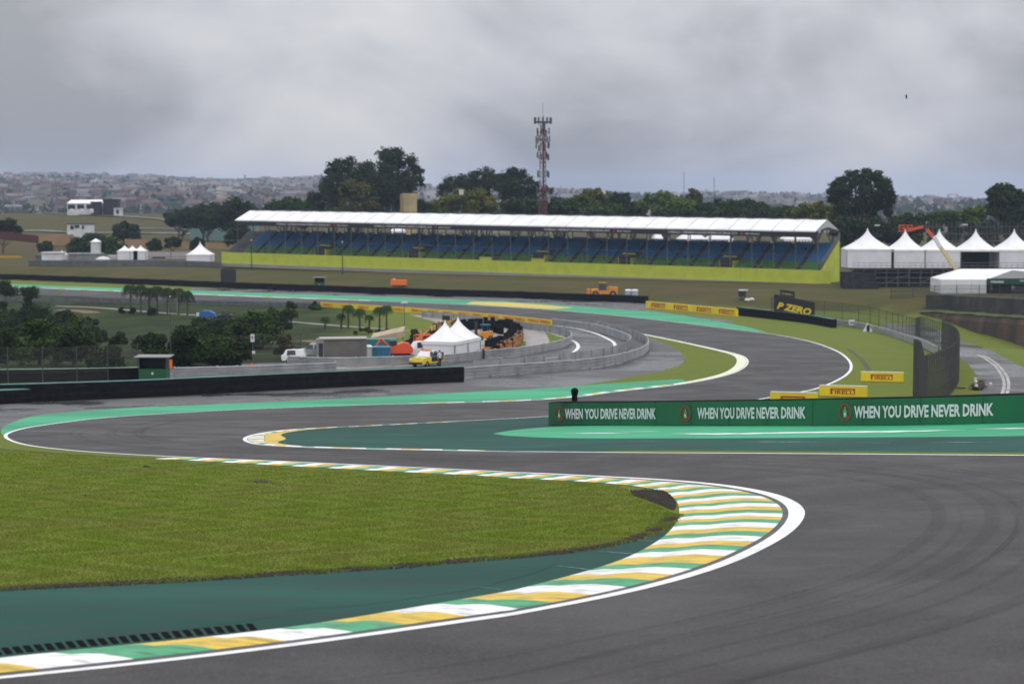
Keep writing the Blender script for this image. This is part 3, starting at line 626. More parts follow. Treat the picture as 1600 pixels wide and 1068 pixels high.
def tyre_wall(pts, h, label, th=1.0, topc=None, side=1, k=4, group='tyre walls along the track', worn=False):
    L = smoothL(resample(WP(pts, k), 1.0)[0]); L = L + normals(L) * (nr.normal(0, .018, (len(L), 1)))
    o = np.array([*L[0], zt(*map(float, L[0]))]); t = thing('tyre_barrier', o, 0, label, 'tyre barrier', group); s = side * th
    prof = [(0, 0), (-.02 * side, h * .3), (0, h * .5), (-.02 * side, h * .75), (0, h), (s, h), (s, 0)]
    local(sweep(L, prof), o).build('belt_wall', M_RUB, t)
    if topc: local(sweep(L, [(s * .1, h + .004), (s * .1, h + .03), (s * .9, h + .03), (s * .9, h + .004)]), o).build('top_strip', topc, t)
    return t, L
def guardrail(pts, label, h=1.05, side=1, metal=None, k=5, group='steel guardrails', rows=3, world=None, post_step=4.0):
    L = smoothL(resample(WP(pts, k) if world is None else world, 1.0)[0], 2)
    o = np.array([*L[0], zt(*map(float, L[0]))]); t = thing('guardrail', o, 0, label, 'guardrail', group); metal = metal or M_GALV
    rh = (h - .08) / rows
    for r in range(rows):
        z = .08 + r * rh; s = -side
        prof = [(0, z), (.07 * s, z + .12 * rh), (.07 * s, z + .3 * rh), (0, z + .42 * rh), (0, z + .5 * rh), (.07 * s, z + .6 * rh), (.07 * s, z + .8 * rh), (0, z + .93 * rh), (-.02 * s, z + .93 * rh), (-.02 * s, z)]
        local(sweep(L, prof), o).build('rail_beam', metal, t)
    P, s_ = resample(L, post_step); nn = normals(P); pm = MB().box((0, 0, h / 2), (.12, .16, h + .1)).mesh('post', metal)
    for p, q in zip(P, nn):
        c = link('post', pm, t); w_ = p + q * side * .11; c.location = (w_[0] - o[0], w_[1] - o[1], zt(float(w_[0]), float(w_[1])) - o[2]); c.rotation_euler = (0, 0, math.atan2(q[1], q[0]))
    return t, L
# ---- tyre walls
tyre_wall([(-40,630),(0,629),(200,622),(400,611.5),(560,603.5),(725,596.5)], 1.35, 'long black tyre wall along the asphalt runoff behind the hairpin', topc=M_TOPG)
tyre_wall([(-40,633),(0,631.5),(50,628.5)], 1.0, 'short black tyre block with green top at the far left edge of the runoff', th=1.6, topc=M_TOPG)
tyre_wall([(-60,601),(0,599),(110,597.5),(219,595)], 1.2, 'black tyre wall with a pale green top left of the green marshal hut', th=.9, topc=mat('pale green top', (.18, .30, .20), .7))
tyre_wall([(-70,434),(0,436.5),(120,440.5),(340,449.5),(600,459),(800,465.5),(1008,473.5)], 1.3, 'very long black tyre wall at the foot of the bank below the grandstand', k=5)
tyre_wall([(1151,492.5),(1200,498),(1260,505),(1299,512)], 1.35, 'black tyre wall with green top in front of the black and yellow board', topc=M_TOPG)
# ---- guardrails
guardrail([(726,591),(780,586.5),(867,580.5),(940,573),(990,561.5),(1008,553),(1013,545),(1008,536),(990,528),(965,520.5),(930,511)], 'outermost curved steel guardrail sweeping round the end of the service lane', side=1, group='curved guardrails round the service lane')
guardrail([(740,580),(825,573.5),(890,565.5),(940,559),(970,551),(984,543),(984,536),(965,528),(940,520),(915,515),(864,508.5)], 'middle curved steel guardrail with its posts facing the runoff', side=-1, group='curved guardrails round the service lane')
guardrail([(450,571.5),(525,574),(643,571),(690,569.5),(757,561.5),(815,556),(865,547),(887,540),(893,534),(886,525),(865,521),(815,513.5),(740,503.5),(660,495.5)], 'innermost curved steel guardrail around the yard with the white tents', side=1, group='curved guardrails round the service lane')
guardrail([(273,591),(400,587.5),(525,582.5)], 'straight light grey guardrail between the marshal hut and the parked truck', side=1)
guardrail([(-40,469),(0,470.5),(200,474),(400,478.5),(500,481)], 'low dark guardrail on the infield side of the distant straight', side=-1, metal=M_GALD, h=.9)
guardrail([(1300,508),(1347,514.5),(1392,526),(1437,541),(1462,554)], 'guardrail under the catch fence on the right hand grass', side=1)
guardrail([(45,416),(150,417),(250,416),(345,419)], 'grey guardrail and pale wall in front of the far left white tents', side=1, metal=M_GALD, h=1.6, rows=3, post_step=6)
# ---- catch fences
def alpha_mat(name, c, a):
    m = mat(name, c, .6, spec=.2); m.node_tree.nodes['Principled BSDF'].inputs['Alpha'].default_value = a; return m
M_MESH = alpha_mat('wire mesh', (.05, .052, .055), .30)
M_MESHD = alpha_mat('wire mesh with netting', (.035, .038, .038), .62)
def fence(pts, h, step, label, meshm=M_MESH, group='wire fences round the circuit', k=6, lean=.0, world=None, r=.05):
    L = resample(WP(pts, k), 1.0)[0]; L = smoothL(L); o = np.array([*L[0], zt(*map(float, L[0]))]); t = thing('catch_fence', o, 0, label, 'fence', group)
    local(sweep(L, [(0, .1), (0, h)], closed=False), o).build('wire_mesh', meshm, t)
    for hh in (.15, h * .33, h * .66, h): local(sweep(L, [(-.02, hh - .02), (.02, hh - .02), (.02, hh + .02), (-.02, hh + .02)]), o).build('cable', M_DARK, t)
    P, _ = resample(L, step); pm = MB().bar((0, 0, -.1), (0, 0, h + .05), r, 6).bar((0, 0, h + .04), (0, .0, h + .1), r, 6).mesh('post', M_STEEL)
    for p in P: c = link('post', pm, t); c.location = (p[0] - o[0], p[1] - o[1], zt(float(p[0]), float(p[1])) - o[2])
    return t
fence([(1205,498),(1250,502),(1300,506.5),(1347,512.5),(1392,523.5),(1437,538.5),(1471,554)], 3.6, 2.9, 'tall wire catch fence running behind the black and yellow board and the guardrail')
fence([(1471,555),(1488,568),(1497,584),(1496,600),(1478,622),(1427,652)], 3.9, 1.5, 'dark curved stretch of catch fence rising behind the green banner board', meshm=M_MESHD)
fence([(1392,467),(1450,464),(1530,463),(1640,468)], 2.0, 4.0, 'low wire fence on top of the dark retaining wall', r=.06)
fence([(0,447),(60,449),(112,451)], 4.0, 3.2, 'wire fence with thin posts along the far left straight', r=.05) if False else None
fence([(-40,600),(60,600),(130,598),(215,594)], 3.2, 3.0, 'dark wire fence behind the tyre wall at the left edge', meshm=M_MESH)
fence([(272,573),(350,571),(400,569),(470,566)], 3.0, 6.5, 'faint wire fence in front of the dark bushes behind the grey guardrail', meshm=alpha_mat('thin mesh', (.06, .06, .06), .18))
# ---- signs: lettering
def text_mb(s, w, h, bold=.0, shear=0.0, thick=.02, res=2):
    """text as mesh in local xz, centred, w x h metres, facing -y"""
    c = bpy.data.curves.new('t', 'FONT'); c.body = s; c.size = 1; c.extrude = 0; c.resolution_u = res; c.offset = bold; c.shear = shear
    o = bpy.data.objects.new('t', c); COL.objects.link(o); dg = bpy.context.evaluated_depsgraph_get(); me = bpy.data.meshes.new_from_object(o.evaluated_get(dg))
    bpy.data.objects.remove(o); bpy.data.curves.remove(c)
    v = np.array([q.co[:] for q in me.vertices]); f = [tuple(p.vertices) for p in me.polygons]; bpy.data.meshes.remove(me)
    lo, hi = v.min(0), v.max(0); v = (v - (lo + hi) / 2) / np.maximum(hi - lo, 1e-6); m = MB()
    m.add([(a * w, -thick, b * h) for a, b, _ in v], f); return m
def pirelli(w, h, y=-.02):
    m = text_mb('IRELLI', w * .80, h * .60, .02, thick=-y); m.v = [(a + w * .085, b, c - h * .20) for a, b, c in m.v]
    m.add([(x, y, z) for x, z in ((-w/2, -h/2), (-w/2 + w*.085, -h/2), (-w/2 + w*.085, h/2), (-w/2, h/2))], [(0, 1, 2, 3)])
    m.add([(x, y, z) for x, z in ((-w/2 + w*.085, h*.34), (w*.5, h*.34), (w*.5, h/2), (-w/2 + w*.085, h/2))], [(0, 1, 2, 3)])
    m.add([(x, y, z) for x, z in ((-w/2 + w*.085, h*.14), (w*.36, h*.14), (w*.36, h*.22), (-w/2 + w*.085, h*.22))], [(0, 1, 2, 3)])
    m.add([(x, y, z) for x, z in ((w*.40, h*.12), (w*.47, h*.12), (w*.5, h*.34), (w*.40, h*.34))], [(0, 1, 2, 3)])
    return m
def wrap(m, L, s0, s1, z0s, zc, zs=1, off=-.03, u0=-.5, u1=.5, wtot=None):
    """map a flat mesh (x in -w/2..w/2) on a wall along path L between arc lengths s0, s1"""
    d = np.r_[0, np.cumsum(np.hypot(*np.diff(L, axis=0).T))]; nn = normals(L); zg = zt(L[:, 0], L[:, 1]); v = np.array(m.v); w_ = wtot or (v[:, 0].max() - v[:, 0].min())
    s = s0 + (s1 - s0) * (v[:, 0] / w_ + .5); x = np.interp(s, d, L[:, 0]); y = np.interp(s, d, L[:, 1]); a = np.interp(s, d, nn[:, 0]); b = np.interp(s, d, nn[:, 1]); zz = np.interp(s, d, zg)
    n_ = np.hypot(a, b); m.v = [(x[i] + a[i] / n_[i] * (off), y[i] + b[i] / n_[i] * (off), zz[i] + zc + v[i, 2]) for i in range(len(v))]; return m
M_BAN = mat('green banner', (.008, .135, .055), .45, (.006, .105, .045), .35, 4, .4, .65)
M_LET = mat('white lettering', (.66, .68, .70), .5)
M_RED = mat('red print', (.30, .035, .02), .5)
M_PY = mat('yellow board', (.80, .62, .02), .45, (.72, .54, .02), .6, 3)
M_PR = mat('red lettering', (.42, .035, .012), .5)
M_PO = mat('orange lettering', (.68, .15, .015), .5)
M_CAP = mat('board edge', (.62, .60, .50), .5)
Lb = resample(BC, .5)[0]; Lb = Lb + normals(Lb) * .018 * np.sin(np.arange(len(Lb)) * 1.9)[:, None]; sb = np.r_[0, np.cumsum(np.hypot(*np.diff(Lb, axis=0).T))]
ob_ = np.array([*Lb[0], zt(*map(float, Lb[0]))]); HB = [1.30, 1.30, 1.30]
tb = thing('banner_board', ob_, 0, 'long green banner board warning drivers never to drink, beside the light green runoff', 'banner board')
local(sweep(Lb, [(0, .02), (0, 1.28), (.05, 1.28), (.05, .02)]), ob_).build('banner', M_BAN, tb)
local(sweep(Lb, [(.055, 0), (.055, 1.32), (.75, 1.32), (.75, 0)]), ob_).build('tyre_backing', M_RUB, tb)
def arcpx(px): return float(np.interp(px, [800 + F * x / y for x, y in zip(Lb[:, 0], Lb[:, 1] * cp)], sb)) if False else float(sb[np.argmin([abs(800 + F * (x / (y * cp - zt(float(x), float(y)) * sp)) - px) for x, y in Lb])])
for a, b in ((884, 1023), (1087, 1257), (1334, 1546)):
    s0, s1 = arcpx(a), arcpx(b); m = text_mb("WHEN YOU DRIVE NEVER DRINK", 10, .60, .035); local(wrap(m, Lb, s0, s1, 0, .66, wtot=10), ob_).build('lettering', M_LET, tb)
for px in (873, 1074, 1318):
    s0 = arcpx(px); r = .42 * .86; ring = MB(); n = 24; wr = 1.25 if px < 1300 else 1.0
    ri = [(math.cos(2*math.pi*i/n), math.sin(2*math.pi*i/n)) for i in range(n)]
    ring.add([(x*.36*wr, -.02, z*.36*1.2) for x, z in ri] + [(x*.30*wr, -.02, z*.30*1.2) for x, z in ri], [(i, (i+1) % n, n+(i+1) % n, n+i) for i in range(n)])
    ring.add([(-.24*wr, -.02, .26), (-.19*wr, -.02, .31), (.24*wr, -.02, -.26), (.19*wr, -.02, -.31)], [(0, 1, 2, 3)])
    v = np.array(ring.v)
    local(wrap(ring, Lb, s0 - .5, s0 + .5, 0, .66, off=-.035, wtot=1.0), ob_).build('emblem_ring', M_RED, tb)
    bt = MB(); bt.add([(x*wr, -.02, z) for x, z in ((-.09, -.26), (.09, -.26), (.09, .04), (.035, .12), (.035, .27), (-.035, .27), (-.035, .12), (-.09, .04))], [tuple(range(8))])
    local(wrap(bt, Lb, s0 - .5, s0 + .5, 0, .66, off=-.030, wtot=1.0), ob_).build('emblem_bottle', mat('pale bottle print', (.16, .36, .16), .5), tb)
    bl = MB(); bl.add([(x*wr, -.02, z) for x, z in ((-.05, -.16), (.05, -.16), (.05, -.04), (-.05, -.04))], [(0, 1, 2, 3)])
    local(wrap(bl, Lb, s0 - .5, s0 + .5, 0, .66, off=-.040, wtot=1.0), ob_).build('bottle_label', M_LET, tb)
m = MB()
for s0 in np.arange(2.9, sb[-1] - .2, 3.0):
    q = MB().add([(-.012, 0, -.62), (.012, 0, -.62), (.012, 0, .62), (-.012, 0, .62)], [(0, 1, 2, 3)]); local(wrap(q, Lb, s0 - .5, s0 + .5, 0, .66, off=-.02, wtot=1.0), ob_).build('panel_seam', mat('seam', (.004, .05, .025), .6), tb)
# covered camera on the banner board
k_ = arcpx(890); cx_ = np.interp(k_, sb, Lb[:, 0]); cy_ = np.interp(k_, sb, Lb[:, 1]); ch = thing('covered_camera', (cx_ + .2, cy_ + .35, zt(float(cx_), float(cy_)) + 1.32), 0, 'camera under a black cover standing on top of the green banner board', 'camera')
MB().lathe([(0.001, .0), (.13, .0), (.17, .12), (.16, .35), (.20, .5), (.22, .62), (.17, .72), (.06, .78), (.001, .79)], 10).build('cover', M_RUB, ch, True)
MB().box((-.12, 0, .02), (1.5, .3, .04)).build('base_plate', M_DARK, ch)
# yellow foam boards on the grass
def foam_board(pxl, pxr, pyb_l, pyb_r, hgt, label, D=None, logo=True):
    a, b = G(pxl, pyb_l), G(pxr, pyb_r); v = b - a; L_ = math.hypot(v[0], v[1]); t = thing('advertising_board', (a + b) / 2, math.atan2(v[1], v[0]), label, 'advertising board', 'yellow tyre advert boards on the grass')
    z = 0; sh = (b[2] - a[2]) / L_
    m = MB().box((0, .18, hgt / 2 + .03), (L_, .36, hgt)); m.v = [(x, y, q + x * sh) for x, y, q in m.v]; m.build('board', M_PY, t)
    m = MB().box((0, .18, hgt + .045), (L_ + .01, .37, .06)); m.v = [(x, y, q + x * sh) for x, y, q in m.v]; m.build('top_edge', M_CAP, t)
    m = pirelli(L_ * .53, hgt * .56); m.v = [(x, y, q + hgt * .5 + .03 + x * sh) for x, y, q in m.v]; m.build('lettering', M_PR, t)
foam_board(1345, 1411, 595.5, 597, .82, 'yellow tyre advert board furthest back on the right hand grass')
foam_board(1280, 1354, 618.5, 620.5, .82, 'yellow tyre advert board lying between two others beside the white line')
foam_board(1203, 1275, 637, 639, 1.12, 'yellow tyre advert board half hidden behind the green banner board, right of centre')
foam_board(954, 1003, 641, 645, .55, 'low yellow advert board peeping over the green banner, seen only along its top')
# long yellow boards
Ly = resample(WP([(501,479.5),(560,483.5),(640,488.5),(700,493),(760,498),(820,504),(862,508.5)], 6), 1)[0]
oy = np.array([*Ly[0], zt(*map(float, Ly[0]))]); ty_ = thing('advertising_board', oy, 0, 'very long yellow advert board with sixteen small orange words curving along the infield barrier', 'advertising board', 'long yellow advert boards')
local(sweep(Ly, [(0, .02), (0, 1), (.12, 1), (.12, .02)], top=[.95, .92, .88, .86, .84]), oy).build('board', M_PY, ty_)
dy = np.r_[0, np.cumsum(np.hypot(*np.diff(Ly, axis=0).T))]; pxs = 800 + F * Ly[:, 0] / Ly[:, 1]
for i, px in enumerate([512,540,567,595,623,650,676,699,724,747,771,795,813,833,852]):
    s0 = float(np.interp(px, pxs, dy)); hw = float(np.interp(px + 7.5, pxs, dy)) - s0; m = text_mb('PIRELLI', 10, .42, .05); local(wrap(m, Ly, s0 - hw, s0 + hw, 0, .46, off=-.03, wtot=10), oy).build('lettering', M_PO, ty_)
a, b = G(1009, 481), G(1151, 494.5); v = b - a; L_ = math.hypot(v[0], v[1])
t = thing('advertising_board', a, math.atan2(v[1], v[0]), 'yellow advert board with four red words at the foot of the brown bank', 'advertising board', 'long yellow advert boards'); sh = (b[2] - a[2]) / L_
m = MB().box((L_ / 2, .15, .62), (L_, .3, 1.2)); m.v = [(x, y, q + x * sh) for x, y, q in m.v]; m.build('board', M_PY, t)
for f_ in (.145, .40, .655, .895):
    m = pirelli(L_ * .155, .78, -.03); m.v = [(x + f_ * L_, y, q + .64 + (x + f_ * L_) * sh) for x, y, q in m.v]; m.build('lettering', M_PR, t)
# black board with yellow lettering and the smaller one behind
a, b = G(1207, 499), G(1270, 505.5); v = b - a; L_ = math.hypot(v[0], v[1]); t = thing('billboard', a, math.atan2(v[1], v[0]), 'tall black billboard with big yellow slanted letters beside the catch fence', 'billboard'); sh = (b[2] - a[2]) / L_ - .1
D_ = a[1]; hh = 36 * D_ / F
m = MB().box((L_ / 2, .6, hh / 2 + .5), (L_, .15, hh - .2)); m.v = [(x, y, q + x * sh) for x, y, q in m.v]; m.build('board', mat('black board', (.012, .012, .018), .5), t)
m = text_mb('P ZERO', L_ * .86, hh * .32, .045, .35, thick=-.5); m.v = [(x + L_ * .5, .5, q + hh * .5 + .55 + (x + L_ / 2) * sh) for x, y, q in m.v]; m.build('lettering', mat('yellow lettering', (.72, .50, .02), .5), t)
for x in (.5, L_ - .5): MB().bar((x, .8, -.5), (x, .8, hh - .8), .08).build('support', M_DARK, t)
a = G(1226, 490); t = thing('billboard', (a[0] - 0 * 1, a[1] + 1, a[2]), math.atan2(v[1], v[0]) + .1, 'small black board with a thin yellow line of writing behind the tall black billboard', 'billboard')
hz = 30 * a[1] / F
m = MB().box((.6, 0, hz + .2), (2.6, .12, 1.1)); m.v = [(x, y, q - x * .12) for x, y, q in m.v]; m.build('board', MATS['black board'], t)
m = text_mb('P ZERO', 1.9, .18, .03, .3); m.v = [(x + .6, -.08, q + hz + .05 - x * .12) for x, y, q in m.v]; m.build('lettering', MATS['yellow lettering'], t); MB().bar((.6, .1, 0), (.6, .1, hz), .08).build('support', M_DARK, t)
# ------------------------------------------------------------------ the grandstand
LIME = mat('lime green panels', (.45, .51, .045), .5, (.39, .45, .04), .5, 4, .4, .65)
M_TENT = mat('white tent fabric', (.74, .74, .75), .55, (.62, .62, .64), .4, 5, .4, .7)
M_TENTW = mat('white tent wall', (.68, .69, .72), .6, (.60, .61, .64), .5, 5, .4, .7)
M_CONC = mat('stand concrete', (.10, .10, .105), .85, (.07, .07, .075), .6, 4)
M_SEATB = mat('blue seat', (.03, .15, .36), .5, island=(.04, .19, .45))
M_SEATG = mat('green seat', (.05, .17, .03), .5, island=(.09, .25, .04))
M_FAS = mat('dark fascia', (.016, .016, .024), .55)
gl = np.array([-70.6, 485.0]); gr_ = np.array([61.6, 401.5]); e = gr_ - gl; GLEN = float(np.hypot(*e)); e /= GLEN; grz = math.atan2(e[1], e[0])
gs = thing('grandstand', (gl[0], gl[1], -18.4), grz, 'long covered grandstand with white tent roof, blue and green seats and lime wall', 'grandstand')
NB = 32; bw = GLEN / NB
def slp(x): return 1.15 * (1 - x / GLEN)
def gmb(parts): return parts
def gbuild(mb, name, m):                 # shear everything with the slope of the ground
    mb.v = [(x, y * .87, z + slp(x)) for x, y, z in mb.v]; return mb.build(name, m, gs)
for k in range(8):                       # front wall in long panels
    x0, x1 = k * (GLEN + 2.9) / 8, (k + 1) * (GLEN + 2.9) / 8 - .04
    gbuild(MB().box(((x0 + x1) / 2, -.1, .9), (x1 - x0, .2, 3.6)), 'front_panel', LIME)
gbuild(MB().box((GLEN / 2 - 1, -.6, -.35), (GLEN + 4, .8, .8)), 'base_kerb', mat('pale base concrete', (.28, .27, .25), .8, (.25, .24, .22), .3, 5))
tier = MB(); NR = 13
poly = [(0.3, -1)]
for r in range(NR): poly += [(.9 + r * .8, 2.2 + r * .42), (.9 + (r + 1) * .8, 2.2 + r * .42)]
poly += [(.9 + NR * .8, 2.2 + NR * .42), (.9 + NR * .8 + .2, -1)]
n_ = len(poly); vv = [(0, y, z) for y, z in poly] + [(GLEN, y, z) for y, z in poly]
tier.add(vv, [(i, (i + 1) % n_, n_ + (i + 1) % n_, n_ + i) for i in range(n_)] + [tuple(range(n_)), tuple(range(n_, 2 * n_))[::-1]]); gbuild(tier, 'terrace', M_CONC)
def pxbay(px):
    k = (px - 800) / F; x = (k * gl[1] - gl[0]) / (e[0] - k * e[1]); return x
vom = [pxbay(p) for p in (497, 643, 838, 973, 1132)]; lime = [pxbay(p) for p in (757, 838)]
def seat_faces(mb, x, y, z):
    mb.box((x, y, z + .40), (.44, .42, .05)); mb.box((x, y + .21, z + .62), (.44, .05, .40)); return mb
sp_ = []
for b in range(1, NB):
    for s in range(7):
        x = b * bw + .95 + s * .56
        for r in range(NR):
            z = 2.2 + r * .42; y = (1.35 + r * .8) * .87
            if any(abs(x - v) < 2.0 and r < 6 for v in vom) or any(abs(x - v) < 1.9 and r < 3 for v in lime): continue
            if rng.random() < .012: continue
            sp_.append((x, y, z, r))
sp_.sort(key=lambda q: -q[0]); big, rest = sp_[:100], sp_[100:]
sm = [seat_faces(MB(), 0, 0, 0).mesh('seat', M_SEATG), seat_faces(MB(), 0, 0, 0).mesh('seat', M_SEATB)]
for x, y, z, r in big: c = link('seat', sm[0 if r < 4 else 1], gs); c.location = (x, y, z + slp(x))
for g_, m_s in ((0, M_SEATG), (1, M_SEATB)):
    mb = MB()
    for x, y, z, r in rest:
        if (r < 4) == (g_ == 0): seat_faces(mb, x, y, z + slp(x))
    me = npmesh('seats', mb.v, mb.f, m_s); tag(link('seats', me, gs), kind='stuff')
for v in vom:
    mb = MB(); mb.box((v - 1.5, 2.6, 3.1), (.12, 3.4, 2.0)).box((v + 1.5, 2.6, 3.1), (.12, 3.4, 2.0)); gbuild(mb, 'entrance_wall', LIME)
    gbuild(MB().box((v, 3.2, 4.9), (3.0, .4, .22)), 'entrance_lintel', LIME); gbuild(MB().box((v, 2.4, 3.2), (2.7, 3.2, 2.4)), 'entrance_opening', M_FAS)
for v in lime: gbuild(MB().box((v, .8, 2.75), (3.4, .3, 1.3)), 'lime_box', LIME)
postm = MB().box((0, 0, 3.9), (.16, .16, 7.8)).mesh('post', M_GALD)
postb = MB().box((0, 0, 5.2), (.18, .18, 10.4)).mesh('post', M_GALD)
for b in range(1, NB + 1):
    x = b * bw; c = link('post', postm, gs); c.location = (x, .15, 2.7 + slp(x)); c = link('post', postb, gs); c.location = (x, 10.6, slp(x))
for b in range(1, NB):                      # roof panels, slightly saddle-shaped between the ribs
    x0, x1 = b * bw + .05, (b + 1) * bw - .05; xm = (x0 + x1) / 2; mb = MB(); sag = .10
    rows = [(-1.0, 10.35, 10.35 ), (-1.0, 10.6, 10.6), (2.2, 11.72, 11.72 - sag), (5.6, 12.85, 12.85 - sag), (9, 11.75, 11.75 - sag), (12.7, 10.5, 10.5)]
    vs = [(x, y, z if x != xm else zm) for y, z, zm in rows for x in (x0, xm, x1)]
    mb.add(vs, [(j * 3 + i, j * 3 + i + 1, j * 3 + i + 4, j * 3 + i + 3) for j in range(len(rows) - 1) for i in range(2)]); gbuild(mb, 'roof_panel', M_TENT)
mb = MB()
for b in range(1, NB + 1):
    x = b * bw; mb.bar((x, -1.0, 10.52), (x, 5.6, 12.78), .06, 4).bar((x, 5.6, 12.78), (x, 12.7, 10.45), .06, 4).bar((x, 0, 10.2), (x, 12.2, 10.2), .05, 4)
gbuild(mb, 'roof_frame', M_GALD)
gbuild(MB().box((GLEN / 2 + 2.5, 5.6, 13.0), (GLEN - 4.8, .25, .12)), 'ridge_cap', mat('ridge grey', (.07, .07, .08), .6))
mb = MB()
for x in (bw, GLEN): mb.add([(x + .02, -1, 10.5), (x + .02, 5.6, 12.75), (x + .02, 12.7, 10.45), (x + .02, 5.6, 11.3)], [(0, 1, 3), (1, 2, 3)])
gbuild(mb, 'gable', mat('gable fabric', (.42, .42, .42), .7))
gbuild(MB().box((GLEN / 2 + 2.5, -.8, 9.8), (GLEN - 5, .1, 1.05)), 'fascia', M_FAS)
mb = MB()
for z in (3.4, 5.6): mb.bar((0, .05, z), (GLEN, .05, z), .04, 4)
gbuild(mb, 'railing', M_GALD)
for px0, px1 in ((435, 549), (587, 709), (852, 990), (1045, 1191)):
    a, b = pxbay(px0), pxbay(px1); L_ = b - a
    m = text_mb('FORMULA 1 HEINEKEN GRANDE PREMIO DO BRASIL 2019', L_ * .74, .42, .012, thick=0); m.v = [(x + a + L_ * .38, y - .88, z + 9.82) for x, y, z in m.v]; gbuild(m, 'lettering', M_LET)
    m = text_mb('SÃO PAULO', L_ * .15, .40, .012, thick=0); m.v = [(x + a + L_ * .91, y - .88, z + 9.82) for x, y, z in m.v]; gbuild(m, 'lettering', M_LET)
    gbuild(MB().box((a + L_ * .80, -.9, 9.82), (.5, .06, .5)), 'red_mark', M_RED)
gbuild(MB().add([(GLEN + .1, 2.0, -.8), (GLEN + .1, 12.6, -.8), (GLEN + .1, 12.6, 8.7), (GLEN + .1, 2.0, 2.5), (GLEN - .1, 2.0, -.8), (GLEN - .1, 12.6, -.8), (GLEN - .1, 12.6, 8.7), (GLEN - .1, 2.0, 2.5)], [(0, 1, 2, 3), (7, 6, 5, 4), (0, 3, 7, 4), (1, 5, 6, 2), (3, 2, 6, 7)]), 'end_wall', LIME)
gbuild(MB().add([(GLEN + .2, .8, 2.6), (GLEN + .2, 12.6, 8.9), (GLEN + .2, 12.6, 10.2), (GLEN + .2, .8, 3.9), (GLEN + .1, .8, 2.6), (GLEN + .1, 12.6, 8.9), (GLEN + .1, 12.6, 10.2), (GLEN + .1, .8, 3.9)], [(0, 1, 2, 3), (7, 6, 5, 4), (3, 2, 6, 7), (0, 4, 5, 1)]), 'end_railing', M_GALD)
# ------------------------------------------------------------------ tents
def pagoda(w, eave, peak, name, loc, rz, label, group=None, walls=(1, 1, 1, 1), d=None, wallm=None, pw=1.75):
    d = d or w; t = thing(name, loc, rz, label, 'tent', group); n = 10; vs = []; fs = []
    per = [(-1, -1), (0, -1), (1, -1), (1, 0), (1, 1), (0, 1), (-1, 1), (-1, 0)]
    for i in range(n + 1):
        q = i / n; s = (1 - q) ** pw * .985 + .015
        for k, (a, b) in enumerate(per):
            sag = 1 - (.05 * (1 - q) if k % 2 else 0); vs.append((a * w / 2 * s * sag, b * d / 2 * s * sag, eave + peak * q))
    fs = [(i * 8 + k, i * 8 + (k + 1) % 8, (i + 1) * 8 + (k + 1) % 8, (i + 1) * 8 + k) for i in range(n) for k in range(8)] + [tuple(range(n * 8, n * 8 + 8))]
    MB().add(vs, fs).build('canopy', M_TENT, t, True)
    v = MB()
    for a, b, c_, d_ in ((0, -d / 2, w, .05), (0, d / 2, w, .05), (-w / 2, 0, .05, d), (w / 2, 0, .05, d)): v.box((a, b, eave - .12), (c_ + .06, d_ + .06, .34))
    v.build('valance', M_TENT, t)
    for k, (a, b, c_, d_) in enumerate(((0, -d / 2 + .03, w - .1, .04), (w / 2 - .03, 0, .04, d - .1), (0, d / 2 - .03, w - .1, .04), (-w / 2 + .03, 0, .04, d - .1))):
        if walls[k]: MB().box((a, b, (eave - .3) / 2), (c_, d_, eave - .3)).build('side_panel', wallm or M_TENTW, t)
    for a, b in ((-1, -1), (1, -1), (1, 1), (-1, 1)): MB().box((a * (w / 2 - .02), b * (d / 2 - .02), eave / 2 - .1), (.1, .1, eave - .2)).build('leg', M_GALD, t)
    return t
# twin tents in the yard
c0 = G(711, 566.5); ph = R(70); d2 = np.array([math.cos(ph), math.sin(ph)]); d1 = np.array([-math.sin(ph), math.cos(ph)]); W_ = 3.75
for k, lb in ((0, 'front one of the two joined white pointed tents in the yard behind the guardrail'), (1, 'rear one of the two joined white pointed tents, standing right of the front one')):
    q = c0[:2] + d1 * W_ / 2 + d2 * W_ * (k + .5); zb = c0[2] - .02; pagoda(W_ - .02, 2.15, 2.15 if k == 0 else 2.3, 'pagoda_tent', (q[0], q[1], zb), ph, lb, 'white pointed tents in the yard', pw=1.6)
# big pagodas on the scaffold terrace, right
TDp = 392; PZ = -117 * TDp / F
names = ['first big white pointed tent beside the right end of the grandstand', 'big white pointed tent whose peak stands just behind the crane basket', 'big white pointed tent crossed by the red and cream crane boom', 'big white pointed tent with an open dark front right of the crane boom', 'big white pointed tent cut off by the right edge of the photo']
for i, (px, w_) in enumerate(((1355, 9.2), (1414, 6.65), (1467, 7.0), (1524, 7.2), (1584, 7.5))):
    pk = PD(px + (15 if i == 0 else 0), 358 + (2 if i else 0), TDp)
    wl = (0, 0, 1, 0) if i == 3 else (1, 1, 1, 1)
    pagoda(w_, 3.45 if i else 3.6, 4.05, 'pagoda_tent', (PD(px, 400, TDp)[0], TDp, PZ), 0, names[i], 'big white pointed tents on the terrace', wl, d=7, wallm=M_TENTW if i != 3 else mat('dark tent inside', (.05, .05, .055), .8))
# small tents on the left
for px, py, w_, pk, ev, lb in ((97, 409, 3.4, 1.1, 1.4, 'tiny white pointed tent above the white container far left'), (195, 405, 3.6, 1.6, 2.4, 'left one of three small white pointed tents over the blue white sheds'), (207, 405, 3.4, 1.6, 2.4, 'middle one of three small white pointed tents over the blue white sheds'), (220, 405, 3.4, 1.6, 2.4, 'right one of three small white pointed tents over the blue white sheds'), (313, 412, 6.6, 3.4, 1.9, 'white pointed tent standing alone left of the lime green wall')):
    g = GD(px, 530 if px > 250 else 545); pagoda(w_, ev, pk, 'pagoda_tent', g, 0, lb, 'small white pointed tents far left')
